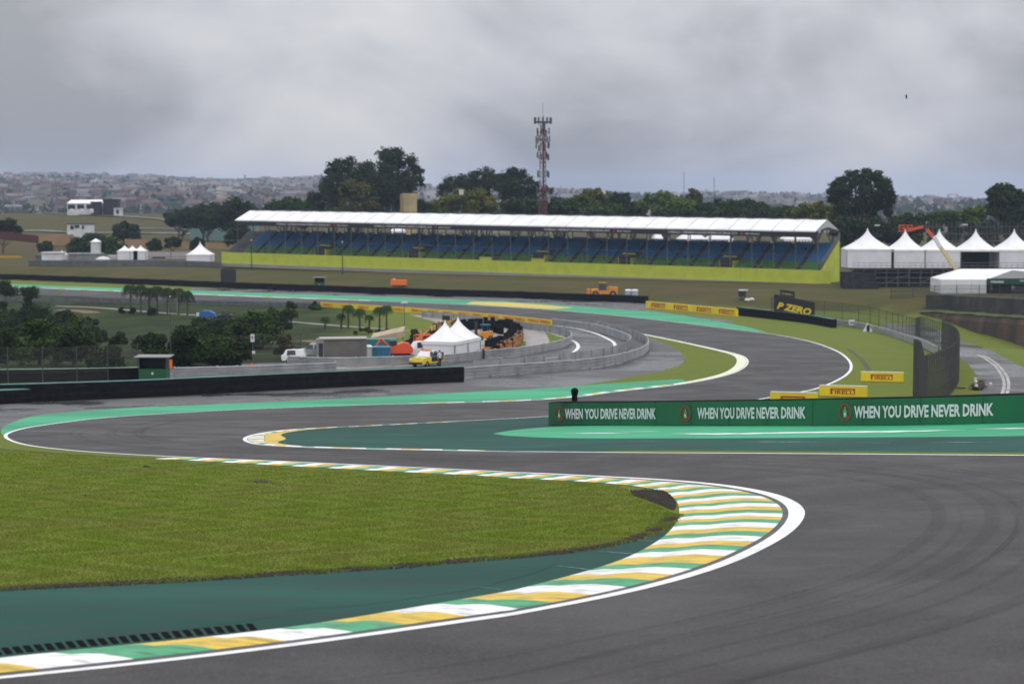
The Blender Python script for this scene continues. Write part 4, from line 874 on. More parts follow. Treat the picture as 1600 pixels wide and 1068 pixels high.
# scalloped kiosks behind the grandstand, seen through the gap
for px, w_, lb in ((1080, 6.4, 'left of three white kiosks with scalloped edge seen under the grandstand roof'), (1123, 6.0, 'middle one of three white kiosks with scalloped edge seen under the grandstand roof'), (1243, 6.6, 'right one of three white kiosks with scalloped edge seen under the grandstand roof'), (622, 3.6, 'small white kiosk canopy seen under the left half of the grandstand roof'), (1027, 2.2, 'narrow white tent peak seen under the grandstand roof right of centre')):
    g = GD(px, 455 if px > 800 else 500); D = g[1]; zt_ = -(366 - 300) * D / F if px > 800 else -(354 - 300) * D / F
    t = thing('kiosk', (g[0], g[1], g[2]), .1, lb, 'kiosk', 'white kiosks behind the grandstand'); H = zt_ - g[2]
    MB().add([(-w_/2, -2, H - 1), (w_/2, -2, H - 1), (w_/2, 2, H - 1), (-w_/2, 2, H - 1), (-w_/3.2, -1, H), (w_/3.2, -1, H), (w_/3.2, 1, H), (-w_/3.2, 1, H)], [(0, 1, 5, 4), (1, 2, 6, 5), (2, 3, 7, 6), (3, 0, 4, 7), (4, 5, 6, 7)]).build('canopy', M_TENT, t)
    m = MB(); k = max(3, int(w_ / .7)); s = w_ / k
    m.add([(-w_/2, -2, H - 1)] + [p for i in range(k) for p in ((-w_/2 + i*s, -2, H - 1.25), (-w_/2 + (i + .5)*s, -2, H - 1.75), (-w_/2 + (i + 1)*s, -2, H - 1.25))] + [(w_/2, -2, H - 1)], [tuple(range(3 * k + 2))]); m.build('scalloped_edge', M_TENT, t)
    for x in (-w_/2 + .1, w_/2 - .1): MB().bar((x, -1.9, 0), (x, -1.9, H - 1), .06).build('leg', M_GALD, t)
# marquee with green sign
g = PD(1499, 459, 362); mz = g[2]; L_ = 71 / F * 362; wq = thing('marquee', (PD(1470, 459, 362)[0], 362, mz), 0, 'white gabled marquee with a dark green sign on its front, behind the top wire fence', 'marquee')
X1 = 13.6; ev = 22.5 * 362 / F
MB().add([(0, 0, ev), (8.3, 0, ev), (24, 0, ev), (0, 9, ev), (24, 9, ev), (4.4, 4.5, ev + 1.75), (19.6, 4.5, ev + 1.75)], [(0, 1, 2, 6, 5), (3, 4, 6, 5), (0, 3, 5)]).build('roof', M_TENT, wq)
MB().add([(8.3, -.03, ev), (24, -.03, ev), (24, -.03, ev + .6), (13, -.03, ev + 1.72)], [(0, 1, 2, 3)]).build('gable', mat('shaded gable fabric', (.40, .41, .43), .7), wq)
for k in range(3): MB().box((1.4 + k * 2.76, 0, ev / 2), (2.7, .08, ev)).build('side_panel', M_TENTW, wq)
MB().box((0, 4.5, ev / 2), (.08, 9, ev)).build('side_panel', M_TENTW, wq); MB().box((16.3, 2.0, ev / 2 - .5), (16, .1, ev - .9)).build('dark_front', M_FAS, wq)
MB().box((16.2, -.2, ev - .35), (15.8, .1, 1.1)).build('sign', mat('bottle green sign', (.004, .055, .03), .5), wq)
m = text_mb('Heineken', 2.3, .5, .02, thick=0); m.v = [(x + 10.2, y - .28, z + ev - .35) for x, y, z in m.v]; m.build('lettering', M_LET, wq)
m = text_mb('Heineken', 1.4, .32, .02, thick=0); m.v = [(x + 15.0, y - .28, z + ev - .2) for x, y, z in m.v]; m.build('lettering', M_LET, wq)
# ------------------------------------------------------------------ scaffold terraces, right
def scaffold(name, x0, x1, y0, y1, z0f, z0b, gz, label, nx_, ny_, rows, deck=True, catg='scaffold stand', r=.05, infill=None):
    t = thing(name, ((x0 + x1) / 2, y0, gz), 0, label, catg); w_ = x1 - x0; m = MB()
    xs = np.linspace(-w_/2, w_/2, nx_); ys = np.linspace(0, y1 - y0, ny_)
    for j, y in enumerate(ys):
        top = z0f + (z0b - z0f) * j / (ny_ - 1) - gz
        for i, x in enumerate(xs):
            m.bar((x, y, 0), (x, y, top), r, 4)
            if i < nx_ - 1:
                for z in np.arange(1.2, top, 1.7): m.bar((x, y, z), (xs[i + 1], y, z), r * .8, 4)
                if (i + j) % 2 == 0: m.bar((x, y, 0), (xs[i + 1], y, top), r * .7, 4)
        m.build('scaffold_tubes', M_GALD, t); m = MB()
    if deck:
        dm = mat('dark decking', (.022, .022, .025), .95, (.045, .045, .05), 1.5, 5, spec=.05)
        for k in range(rows):
            a = (k + .5) / rows; MB().box((0, (y1 - y0) * a, z0f - gz + (z0b - z0f) * a), (w_, (y1 - y0) / rows * .42, .07)).build('bench_row', dm, t)
    return t
tt_ = thing('tent_platform', (66, 385.5, -18.45), 0, 'dark raised scaffold platform with railing that carries the big white pointed tents', 'platform'); ph_ = PZ + 18.45 - .06
MB().box((22, 5.5, ph_ - .1), (44, 11, .2)).build('deck', mat('dark decking', (.022, .022, .025), .95, (.045, .045, .05), 1.5, 5, spec=.05), tt_); MB().box((22, 1.5, ph_ / 2 - .3), (44, .1, ph_)).build('under_deck_shade', mat('under deck shade', (.014, .014, .018), .9, (.03, .03, .034), .8, 4), tt_)  # dark sheet stands in for the shade of the open space under the deck
m = MB()
for z in (.6, 1.15): m.bar((0, 0, ph_ + z), (44, 0, ph_ + z), .035, 4)
for x in np.arange(0, 44.1, 1.1): m.bar((x, 0, ph_), (x, 0, ph_ + 1.15), .028, 4)
m.build('railing', M_GALD, tt_); m = MB()
for y in (-.1, .9):
    for x in np.arange(0, 44.1, 2.2): m.bar((x, y, -.3), (x, y, ph_), .06, 4)
    for z in (.9, 1.9, 2.9): m.bar((0, y, z), (44, y, z), .045, 4)
    for i, x in enumerate(np.arange(0, 43, 2.2)): m.bar((x, y, .9 + (i % 3)), (x + 2.2, y, 1.9 + (i % 3) * .5), .04, 4)
m.build('scaffold_tubes', M_GALD, tt_)
t = thing('stair_stand', (63, 378, -18.45), 0, 'small dark stepped stand between the grandstand end and the tent platform', 'stand')
for k in range(7): MB().box((3.6, 1 + k * .8, .25 + k * .22), (6.5, .8, .5 + k * .44)).build('step', MATS['dark decking'], t)
scaffold('scaffold_stand', PD(1478, 380, 480)[0], PD(1660, 380, 480)[0], 478, 500, -17, -17 + 9.6, -18.4, 'tall dark scaffold grandstand rising behind the big white tents', 30, 5, 13, r=.07)
# ------------------------------------------------------------------ retaining walls by the back road
M_BLK = mat('dark blockwork', (.040, .038, .036), .9, (.060, .056, .052), .6, 6, c3=(.03, .03, .03), s3=.2, bump=.05, bscale=1.2)
M_CUT = mat('cut earth', (.050, .032, .022), .95, (.105, .066, .042), .22, 7, .4, .65, stretch=(1, 1, .35), c3=(.04, .035, .022), s3=.35, bump=.15, bscale=.8)
WL = np.array([(71, 346), (74, 343.5), (79.5, 304), (100, 236), (120, 190)], float); WL = resample(WL, 1.5)[0]; WL = WL + normals(WL) * nr.normal(0, .05, (len(WL), 1))
o = np.array([*WL[0], -22.5]); zb = zt(WL[:, 0], WL[:, 1])
t = thing('retaining_wall', o, 0, 'brown cut earth face with a grassy ledge above the back road on the right', 'retaining wall')
kk_ = np.clip((346 - WL[:, 1]) / 42, 0, 3); ze = -20.7 + 1.5 * kk_ + .12 * np.sin(np.arange(len(WL)) * .9) * np.sin(np.arange(len(WL)) * .37)
local(sweep(WL, [(-1.0, -6), (-.6, -2.2), (-.45, -1.1), (-.1, -.35), (.3, 0), (3.2, .1), (3.2, -6)], zf=ze), o).build('earth_face', M_CUT, t)
tag(strip('ledge_grass', WL, .25, 3.0, M_GRASS, 0).build('wall_ledge_grass', M_GRASS), kind='structure') if False else None
local(sweep(WL, [(-.15, -.12), (.25, .14), (2.2, .2), (2.2, 0)], zf=ze), o).build('grass_ledge', mat('ledge grass', (.06, .085, .015), .9, (.04, .055, .012), .8, 5), t)
t = thing('retaining_wall', o, 0, 'dark block retaining wall on top of the brown earth face, under the low fence', 'retaining wall')
zp = -18.1 + 1.35 * kk_
local(sweep(WL, [(2.0, -4.2), (2.1, .25), (3.4, .25), (3.4, -4.2)], zf=zp), o).build('block_face', M_BLK, t)
# ------------------------------------------------------------------ leaves and trees
def leafmat(name, a, b, c):
    return mat(name, a, .8, b, .16, 4, .42, .6, island=c, spec=.1)
LV = {'dark': leafmat('dark leaves', (.014, .026, .009), (.024, .040, .012), (.030, .046, .014)),
      'mid': leafmat('green leaves', (.020, .040, .009), (.034, .064, .013), (.040, .072, .016)),
      'bright': leafmat('bright leaves', (.045, .085, .012), (.085, .135, .018), (.10, .15, .025)),
      'yellow': leafmat('yellow green leaves', (.055, .080, .010), (.125, .115, .012), (.11, .125, .018)),
      'brown': leafmat('brownish leaves', (.050, .050, .018), (.085, .075, .022), (.075, .080, .025))}
M_BARK = mat('bark', (.055, .045, .035), .9, (.09, .078, .062), 1.2, 5, bump=.03)
def crown_mesh(lobes, n, leaf, seed, m, clump=.3, dens=9):
    r = np.random.default_rng(seed); L = np.array(lobes, float); wgt = L[:, 3] ** 2; wgt /= wgt.sum(); P = []; Nn = []
    for i, (x, y, z, R_) in enumerate(L):
        k = max(6, int(dens * (1.3 + R_ * .3))); ni = max(6, int(n * wgt[i]))
        d = r.normal(size=(k, 3)); d /= np.linalg.norm(d, axis=1)[:, None]; d[:, 2] = np.where(d[:, 2] < -.35, -d[:, 2], d[:, 2])
        cc = np.array([x, y, z]) + d * R_ * r.uniform(.25, .92, (k, 1)) * np.array([1, 1, .92])
        w = r.integers(0, k, ni); q = cc[w] + np.clip(r.normal(0, 1, (ni, 3)), -1.7, 1.7) * R_ * clump * np.array([1, 1, .75]) * r.uniform(.6, 1.1, k)[w][:, None]; P.append(q)
        nd = q - np.array([x, y, z]); Nn.append(nd / (np.linalg.norm(nd, axis=1)[:, None] + 1e-6))
    P = np.vstack(P); Nn = np.vstack(Nn); n = len(P); nn = Nn * .5 + r.normal(0, .6, (n, 3)) + np.array([0, 0, .35]); nn /= np.linalg.norm(nn, axis=1)[:, None]
    u = np.cross(nn, r.normal(size=(n, 3))); u /= np.linalg.norm(u, axis=1)[:, None]; v = np.cross(nn, u); s = leaf * r.uniform(.55, 1.25, (n, 1)); t = s * r.uniform(.4, .9, (n, 1))
    V = np.stack([P - u * s, P + v * t, P + u * s, P - v * t], 1).reshape(-1, 3); return npmesh('crown', V, np.arange(4 * n).reshape(-1, 4), m)
def trunk_mesh(h, r, tips, seed, bend=.0):
    q = random.Random(seed); mb = MB(); pts = []; fork = h * .42
    for i in range(5): a = i / 4; pts.append(Vector((bend * math.sin(a * 2) * h * .1, 0, -0.3 + fork * a * 1.02)))
    for i in range(4): mb.bar(pts[i], pts[i + 1], r * (1.15 - .12 * i), 7, r * (1.15 - .12 * (i + 1)))
    for tx, ty, tz in tips:
        b = pts[-1] + Vector((0, 0, -q.random() * fork * .35)); e_ = Vector((tx, ty, tz)); c = b.lerp(e_, .5) + Vector((0, 0, -abs(tx) * .12 + q.uniform(-.3, .3)))
        mb.bar(b, c, r * .5, 5, r * .32); mb.bar(c, e_, r * .32, 5, r * .1)
    return mb
def tree_px(px0, D, lobes, kind, label, cat='tree', n=5000, leaf=.46, group='trees behind the circuit', name='tree', zbase=None, tr=.35, clump=.3, seed=None, deep=.8, dens=9):
    g = GD(px0, D); s = D / F; seed = seed or int(px0 * 7 + D); n = int(n * 1.5); r = np.random.default_rng(seed); t = thing(name, g, 0, label, cat, group); LL = []
    for cx, cy, R_ in lobes:
        p = PD(cx, cy, D); rr = R_ * s; LL.append((p[0] - g[0], r.uniform(-1, 1) * rr * deep, p[2] - g[2], rr)); 
        LL.append((p[0] - g[0] + r.uniform(-.3, .3) * rr, r.uniform(-1, 1) * rr, p[2] - g[2] - rr * 1.1, rr * .95))
        if R_ > 9: LL.append((p[0] - g[0] + r.uniform(-.4, .4) * rr, r.choice([-1, 1]) * rr * 1.1, p[2] - g[2] - rr * .3, rr * .8))
    c = link('crown', crown_mesh(LL, n, leaf, seed, LV[kind], clump, dens), t)
    tips = [(l[0], l[1], l[2]) for l in LL[:14]]; zm = np.mean([l[2] for l in LL])
    trunk_mesh(max(zm, .8), tr, tips, seed).build('trunk', M_BARK, t); return t
T = tree_px
T(612, 610, [(600,243,15),(622,242,14),(643,252,12),(651,268,11),(657,283,7),(612,262,22),(635,280,18),(600,288,26),(628,305,20),(590,315,24),(578,262,13),(640,320,14)], 'dark', 'tallest dark broad tree rising behind the left half of the grandstand', n=16000, tr=.7, leaf=.38)
T(545, 600, [(526,258,14),(546,255,12),(514,270,11),(562,268,16),(536,276,19),(512,292,16),(494,310,14),(552,296,26),(522,310,21),(482,321,12),(575,308,22),(575,272,14)], 'dark', 'dark tree with ragged top joined to the left side of the tallest tree', n=12000, tr=.6, leaf=.38)
T(560, 585, [(545,295,16),(565,300,16),(540,315,16),(580,318,14),(560,320,16)], 'brown', 'dull brownish green tree in front of the tallest dark trees', n=7000)
T(450, 600, [(432,322,11),(448,319,12),(465,322,12),(480,326,10),(420,327,8)], 'mid', 'low rounded green tree just above the left end of the grandstand roof', n=5000)
T(373, 660, [(372,316,10),(386,322,10),(360,322,12),(345,328,12),(395,330,9),(350,342,12),(375,340,12),(330,345,10)], 'dark', 'dark green tree left of the grandstand roof, highest of its row', n=5000)
T(318, 680, [(335,328,11),(320,328,10),(305,331,10),(325,338,10),(310,343,9)], 'dark', 'dark green tree in the middle of the row left of the grandstand roof', n=4000)
T(280, 700, [(292,333,9),(278,335,9),(265,338,8),(285,342,7),(270,344,6)], 'dark', 'small dark tree at the left end of the row left of the grandstand', n=2500)
T(745, 650, [(690,293,9),(702,285,11),(722,281,11),(742,275,12),(760,273,12),(775,281,12),(735,288,13),(755,290,15),(715,292,11)], 'dark', 'umbrella shaped dark tree left of the telecom tower', n=6500, tr=.45, leaf=.38)
T(800, 640, [(786,277,11),(801,269,11),(815,274,11),(827,285,11),(800,286,15),(787,296,12),(815,300,13),(838,290,8),(850,299,6),(861,298,4),(830,305,10)], 'dark', 'ragged dark eucalyptus like tree whose branches reach the telecom tower', n=8000, tr=.45, leaf=.36)
T(735, 570, [(700,315,13),(722,308,13),(745,308,14),(765,317,12),(685,320,9),(735,320,12)], 'yellow', 'yellowish rounded tree under the umbrella shaped tree, left of the telecom tower', n=8000)
T(805, 575, [(790,322,9),(805,318,11),(822,318,10),(835,322,9)], 'mid', 'low green tree at the foot of the telecom tower, left side', n=4500)
T(870, 580, [(850,322,10),(868,318,11),(885,321,11),(900,324,9)], 'mid', 'low green tree at the foot of the telecom tower, right side', n=5000)
T(922, 600, [(900,312,9),(915,306,10),(932,303,11),(947,309,9),(922,316,13),(940,320,12)], 'yellow', 'yellow topped broad tree right of the telecom tower', n=8000)
T(968, 590, [(962,306,6),(975,309,8),(966,316,11),(980,320,9),(953,318,8)], 'dark', 'small dark pointed tree right of the yellow topped tree', n=4500)
T(1035, 595, [(1000,322,11),(1015,312,10),(1035,310,12),(1055,316,12),(1075,322,12),(1030,324,13)], 'bright', 'bright green broad tree behind the middle right of the grandstand', n=9000)
T(1085, 620, [(1083,302,7),(1092,308,6),(1075,308,5),(1085,315,8)], 'brown', 'thin brownish tree poking above its green neighbours', n=2000)
T(1125, 600, [(1105,325,9),(1125,321,11),(1145,322,11)], 'mid', 'dark green flat topped tree behind the right half of the grandstand', n=5000)
T(1168, 600, [(1155,321,9),(1168,316,6),(1178,323,10),(1195,326,9),(1205,331,7)], 'mid', 'green tree with a small pointed tip near the right end of the grandstand', n=5000)
T(1225, 590, [(1215,331,8),(1230,327,7),(1240,330,8)], 'mid', 'small green tree between the grandstand roof and the hazy hill', n=3000)
T(1275, 560, [(1240,334,9),(1258,328,11),(1278,325,12),(1298,330,12),(1270,338,12)], 'yellow', 'yellow brown broad tree over the right end of the grandstand roof', n=7000)
T(1342, 525, [(1305,293,10),(1318,283,11),(1335,276,12),(1352,274,12),(1370,278,11),(1382,290,12),(1393,306,9),(1298,303,9),(1322,300,16),(1350,298,16),(1372,308,14),(1385,323,10),(1340,318,15),(1312,318,13),(1362,328,12)], 'dark', 'big round dark tree with visible trunk right of the grandstand', n=17000, tr=.6, leaf=.36)
T(1345, 515, [(1315,350,14),(1340,355,14),(1365,352,14),(1385,360,14),(1325,370,14),(1355,372,14)], 'dark', 'dark undergrowth bush at the foot of the big round tree', cat='bush', name='bush', n=7000)
T(1420, 530, [(1402,345,10),(1420,342,9),(1438,345,10)], 'mid', 'green tree right of the big round tree, behind the first tents', n=4500)
T(1470, 530, [(1455,342,9),(1472,338,9),(1488,340,9)], 'mid', 'green tree above the crane boom in the row behind the tents', n=4500)
T(1515, 540, [(1500,337,9),(1516,331,9),(1533,331,10),(1520,345,12)], 'bright', 'brighter green tree next to the tall tree at the right edge', n=5500)
T(1440, 515, [(1400,368,12),(1430,362,12),(1460,360,12),(1490,360,12),(1520,362,12),(1550,362,12)], 'dark', 'long dark hedge like bush behind the big white tents', cat='bush', name='bush', n=8000)
T(1575, 520, [(1548,302,8),(1560,296,9),(1575,297,10),(1590,304,11),(1603,318,13),(1562,316,12),(1550,325,9),(1585,325,14),(1575,340,14)], 'dark', 'tall dark tree at the right edge above the scaffold grandstand', n=11000, tr=.5)
for i, (px, top, kd) in enumerate(((655,318,'dark'),(675,322,'mid'),(830,322,'dark'),(848,326,'mid'),(955,322,'mid'),(990,326,'dark'),(1095,324,'dark'),(1140,326,'mid'),(1185,330,'dark'),(1210,334,'mid'),(1300,338,'dark'),(470,330,'dark'),(520,328,'mid'),(590,328,'dark'),(640,326,'dark'),(760,326,'dark'),(880,328,'dark'),(925,328,'mid'),(1040,330,'dark'),(1070,328,'mid'),(1250,342,'dark'),(1400,352,'dark'),(1545,350,'dark'),(1595,352,'dark'))):
    T(px, 565 + (i * 7) % 24, [(px - 12, top + 7, 8), (px, top + 3, 9), (px + 12, top + 6, 8), (px + 3, top + 12, 9)], kd, 'low %s green tree in the dense belt behind the grandstand roof' % {'dark': 'dark', 'mid': 'fresh'}[kd], n=2600, group='%s low trees in the belt behind the grandstand' % kd)
GRP = 'trees and bushes of the far left slope'
for px, lb in ((285, 'dark undergrowth below the left end of the tree row beside the grandstand'), (325, 'dark undergrowth below the middle of the tree row beside the grandstand'), (362, 'dark undergrowth below the highest tree of the row beside the grandstand')):
    T(px, 670, [(px-16, 341, 9), (px, 339, 10), (px+15, 340, 10), (px+6, 344, 9)], 'dark', lb, cat='bush', name='bush', n=3000, group=GRP)
T(195, 650, [(182,358,8),(195,354,9),(208,357,9),(198,366,9),(186,366,7),(212,364,6)], 'dark', 'round dark tree beside the white house on the far left slope', n=4000, group=GRP, tr=.3)
T(145, 600, [(112,388,10),(125,380,12),(142,374,12),(158,376,12),(175,380,12),(188,388,9),(150,390,14),(130,395,12),(170,396,12)], 'mid', 'wide bushy green tree above the grey sheds on the far left', n=8000, group=GRP)
T(5, 600, [(5,352,9),(16,350,8),(26,358,7),(-6,358,9)], 'dark', 'dark tree at the left edge above the red parapet', n=3000, group=GRP)
for px, py, lb in ((270, 378, 'thin small palm like tree standing left in front of the ochre wall'), (309, 380, 'small round tree in front of the ochre wall near the lone tent'), (242, 382, 'tiny sparse tree in front of the ochre wall, left of the thin small one'), (372, 366, 'dark bush between the red roofed stand and the grandstand'), (70, 385, 'low dark bush under the ochre wall, far left')):
    T(px, 590, [(px-6, py, 6), (px+5, py-1, 6), (px, py-4, 5)] if px != 372 else [(360,370,9),(372,363,10),(385,364,8),(378,374,9)], 'dark', lb, n=1800, group=GRP, tr=.12)
# ---- bushes in the infield valley
VG = 'dark bushes in the infield hollow'
def valley(px, py, w_, h_, kind, label, n=5000, name='bush', cat='bush', leaf=.17, tall=False, D=None):
    g = G(px, py) if D is None else GD(px, D); n = int(n * 2.2); r = np.random.default_rng(int(abs(px) * 3 + py)); s = g[1] / F; W2, H = w_ * s / 2, h_ * s; t = thing(name, g, 0, label, cat, VG); LL = []
    k = 9 if w_ > 50 else 6
    for i in range(k):
        a = r.uniform(-1, 1); z = r.uniform(.25, .85) if not tall else r.uniform(.5, .9); z *= 1 - .35 * a * a; R_ = min(W2 * .42, H * .32) * r.uniform(.75, 1.2); LL.append((a * (W2 - R_), r.uniform(-1, 1) * W2 * .5, z * H - R_ * .3, R_))
    LL.append((0, 0, H * .78, H * .22)); link('crown', crown_mesh(LL, n, leaf, int(abs(px)), LV[kind], .34), t); trunk_mesh(H * .6, .10 + .02 * H, [l[:3] for l in LL[:7]], int(abs(px))).build('trunk', M_BARK, t); return t
for a in ((10, 572, 60, 60, 'dark', 'dark bush at the left edge just behind the wire fence', 6000), (62, 570, 90, 75, 'mid', 'wide green bush behind the wire fence at the left', 8000), (115, 572, 80, 62, 'dark', 'dark bush right of the wide green bush, left of the marshal hut', 6000), (45, 518, 95, 48, 'dark', 'broad dark bush higher up the slope at the left edge', 6000), (118, 545, 90, 50, 'mid', 'mid green bush on the slope between two dark ones at the left', 6000), (172, 578, 70, 40, 'dark', 'low dark bush directly left of the green marshal hut', 5000),
          (140, 535, 60, 30, 'dark', 'dark bush in mid slope above the low bush near the hut', 3500), (187, 538, 35, 20, 'dark', 'small dark bush alone on the light green slope', 2500), (248, 572, 55, 52, 'dark', 'dark bush directly behind the marshal hut', 6000), (290, 572, 90, 62, 'dark', 'largest dark bush right of the marshal hut', 9000), (335, 572, 80, 52, 'mid', 'green bush right of the largest dark bush', 7000), (375, 574, 60, 45, 'dark', 'dark bush left of the sign pole', 5000),
          (400, 545, 90, 62, 'mid', 'tall light green tree like bush behind the sign pole', 8000), (445, 560, 45, 40, 'brown', 'brownish bush above the white truck cab', 4500), (425, 508, 30, 28, 'mid', 'small tree on the slope above the truck', 2500), (455, 505, 28, 35, 'mid', 'small leafy tree left of the path end', 2500), (492, 484, 20, 14, 'mid', 'small round shrub at the left end of the long yellow board', 1500), (575, 522, 50, 10, 'brown', 'low reddish shrub row beside the small palms', 2000), (605, 530, 30, 16, 'mid', 'low green shrub in front of the small palms', 2000), (650, 528, 22, 14, 'mid', 'small palm like shrub left of the stacked tyres', 1500), (10, 505, 30, 66, 'dark', 'dark upright tree at the left edge below the far straight', 4000), (46, 500, 24, 52, 'dark', 'narrow dark tree beside the upright tree at the left edge', 3000),
          (191, 489, 12, 10, 'dark', 'left one of three clipped round shrubs under the tall palms', 700), (207, 490, 12, 10, 'dark', 'middle one of three clipped round shrubs under the tall palms', 700), (236, 492, 17, 12, 'dark', 'right and largest of three clipped round shrubs under the tall palms', 900)):
    valley(a[0], a[1], a[2], a[3], a[4], a[5], n=a[6])
for i in range(58):
    px = rng.uniform(-10, 445); py_ = rng.uniform(512, 568) if px > 225 or rng.random() < .6 else rng.uniform(495, 530); 
    if 195 < px < 290 and py_ < 535: continue
    if 150 < px < 230 and py_ < 545: continue
    w_ = rng.uniform(26, 60); valley(px, py_, w_, w_ * rng.uniform(.38, .6), 'dark' if i % 3 else 'mid', 'one of the low %s green bushes growing thickly in the infield hollow' % ('dark' if i % 3 else 'mid'), n=2600)
# ---- palms
def palm_mesh(h, fl, nf, seed, droop=1.0):
    q = random.Random(seed); tb_ = MB(); 
    for i in range(4): tb_.bar((0.02 * math.sin(i) * h * .3, 0, h * i / 4 - .1), (0.02 * math.sin(i + 1) * h * .3, 0, h * (i + 1) / 4), .13 * (1.3 - .12 * i), 6, .13 * (1.3 - .12 * (i + 1)))
    fr = MB(); tx = .02 * math.sin(4) * h * .3
    for k in range(nf):
        a = 2 * math.pi * k / nf + q.uniform(-.2, .2); up = q.uniform(.1, 1.1); prev = Vector((tx, 0, h)); n = 7; L_ = fl * q.uniform(.8, 1.1); pts = [prev]
        for i in range(1, n + 1):
            s = i / n; r_ = L_ * s * (1 - .15 * s); pts.append(Vector((tx + math.cos(a) * r_, math.sin(a) * r_, h + L_ * (up * s * .6 - droop * s * s * .8))))
        d = Vector((-math.sin(a), math.cos(a), 0))
        for i in range(n):
            w_ = fl * .34 * math.sin(math.pi * (i + .7) / (n + .6)); p, r2 = pts[i], pts[i + 1]
            for sg in (-1, 1):
                for u in (0, .5): b = p.lerp(r2, u); fr.add([b, b.lerp(r2, .45), b + d * sg * w_ + (r2 - p) * .9 + Vector((0, 0, -w_ * .45))], [(0, 1, 2)])
    return tb_, fr
PMV = [palm_mesh(1, .0, 1, 1)] * 0
def palm(px, py, ht_px, crown_px, label, seed, group, kind='dark'):
    g = G(px, py); s = g[1] / F; tb_, fr = palm_mesh(ht_px * s, crown_px * s * 1.15, 30, seed, 1.5); t = thing('palm_tree', g, 0, label, 'palm tree', group); tb_.build('trunk', M_BARK, t); fr.build('crown', LV[kind], t); return t
for i, (px, top, ba) in enumerate(((204, 446, 490), (220, 446, 492), (233, 450, 490), (246, 448, 491), (262, 450, 492), (279, 451, 491), (293, 455, 494))):
    palm(px, ba, ba - top, 15, ['leftmost of the seven tall dark palms in front of the far straight', 'second tall dark palm from the left', 'third tall dark palm from the left', 'middle one of the seven tall dark palms', 'fifth tall dark palm from the left, near a white post', 'sixth tall dark palm from the left', 'rightmost and shortest of the seven tall dark palms'][i], i + 3, 'tall palms in front of the far straight')
for i, (px, top, ba) in enumerate(((508, 495, 514), (533, 490, 513), (544, 477, 513), (562, 482, 513), (577, 492, 515), (593, 480, 515), (604, 478, 516))):
    palm(px, ba, ba - top, 9 if i in (0, 1, 4) else 12, ['short lone palm at the left end of the palm row by the path', 'second palm of the row by the path, darker and low', 'tallest palm of the row in front of the long yellow board', 'slim palm right of the tallest one by the path', 'thin small palm in the middle right of the row', 'slim palm left of the last one by the path', 'bushy last palm at the right end of the row by the path'][i], i + 30, 'young palms along the infield path', 'mid')
# path along the palms
tag(strip('path', resample(WP([(88,478),(150,480.5),(220,486),(300,492),(360,494)], 4), 2)[0], -.6, .6, M_BEIGE, .02).build('path', M_BEIGE), kind='structure')
tag(strip('path', resample(WP([(455,502.5),(520,508),(600,514),(668,518)], 4), 2)[0], -.5, .5, M_BEIGE, .02).build('path', M_BEIGE), kind='structure')
for a in ([(470,532),(500,533.5),(527,539)], [(90,484),(130,486),(145,489)], [(395,531),(412,536)]): tag(strip('bare_earth', resample(WP(a, 4), 1)[0], -1.6, 1.6, M_CUT, .02).build('bare_earth', mat('reddish earth', (.17, .095, .05), .95, (.12, .08, .04), .5, 5)), kind='structure')
# ------------------------------------------------------------------ far left background
wl_ = thing('perimeter_wall', GD(200, 655), 0, 'long ochre perimeter wall across the far left slope', 'wall'); M_OCH = mat('ochre render', (.30, .20, .10), .85, (.24, .16, .085), .1, 5)
def bgwall(px0, px1, D0, D1, ytop0, ytop1, h, label, m, name='perimeter_wall', cat='wall', th=.4, part='wall'):
    a, b = PD(px0, ytop0, D0), PD(px1, ytop1, D1); v = b - a; L_ = math.hypot(v[0], v[1]); t = thing(name, (a[0], a[1], a[2] - h), math.atan2(v[1], v[0]), label, cat); sh = v[2] / L_
    mb = MB().box((L_ / 2, 0, h / 2), (L_, th, h)); mb.v = [(x, y, z + x * sh) for x, y, z in mb.v]; mb.build(part, m, t); return t, L_, sh
for o_ in [wl_]: bpy.data.objects.remove(o_)
def drop(px, D, ytop): return PD(px, ytop, D)[2] - GD(px, D)[2]
bgwall(55, 115, 655, 660, 367, 366, 3.5, 'left stretch of ochre perimeter wall under the white house', M_OCH)
bgwall(195, 372, 640, 640, 373, 381, 3.4, 'right stretch of ochre perimeter wall behind the lone white tent', M_OCH)
bgwall(-20, 60, 575, 575, 360, 368, 2.2, 'dark red parapet at the left edge in front of the slope', mat('dull red', (.07, .02, .018), .8))
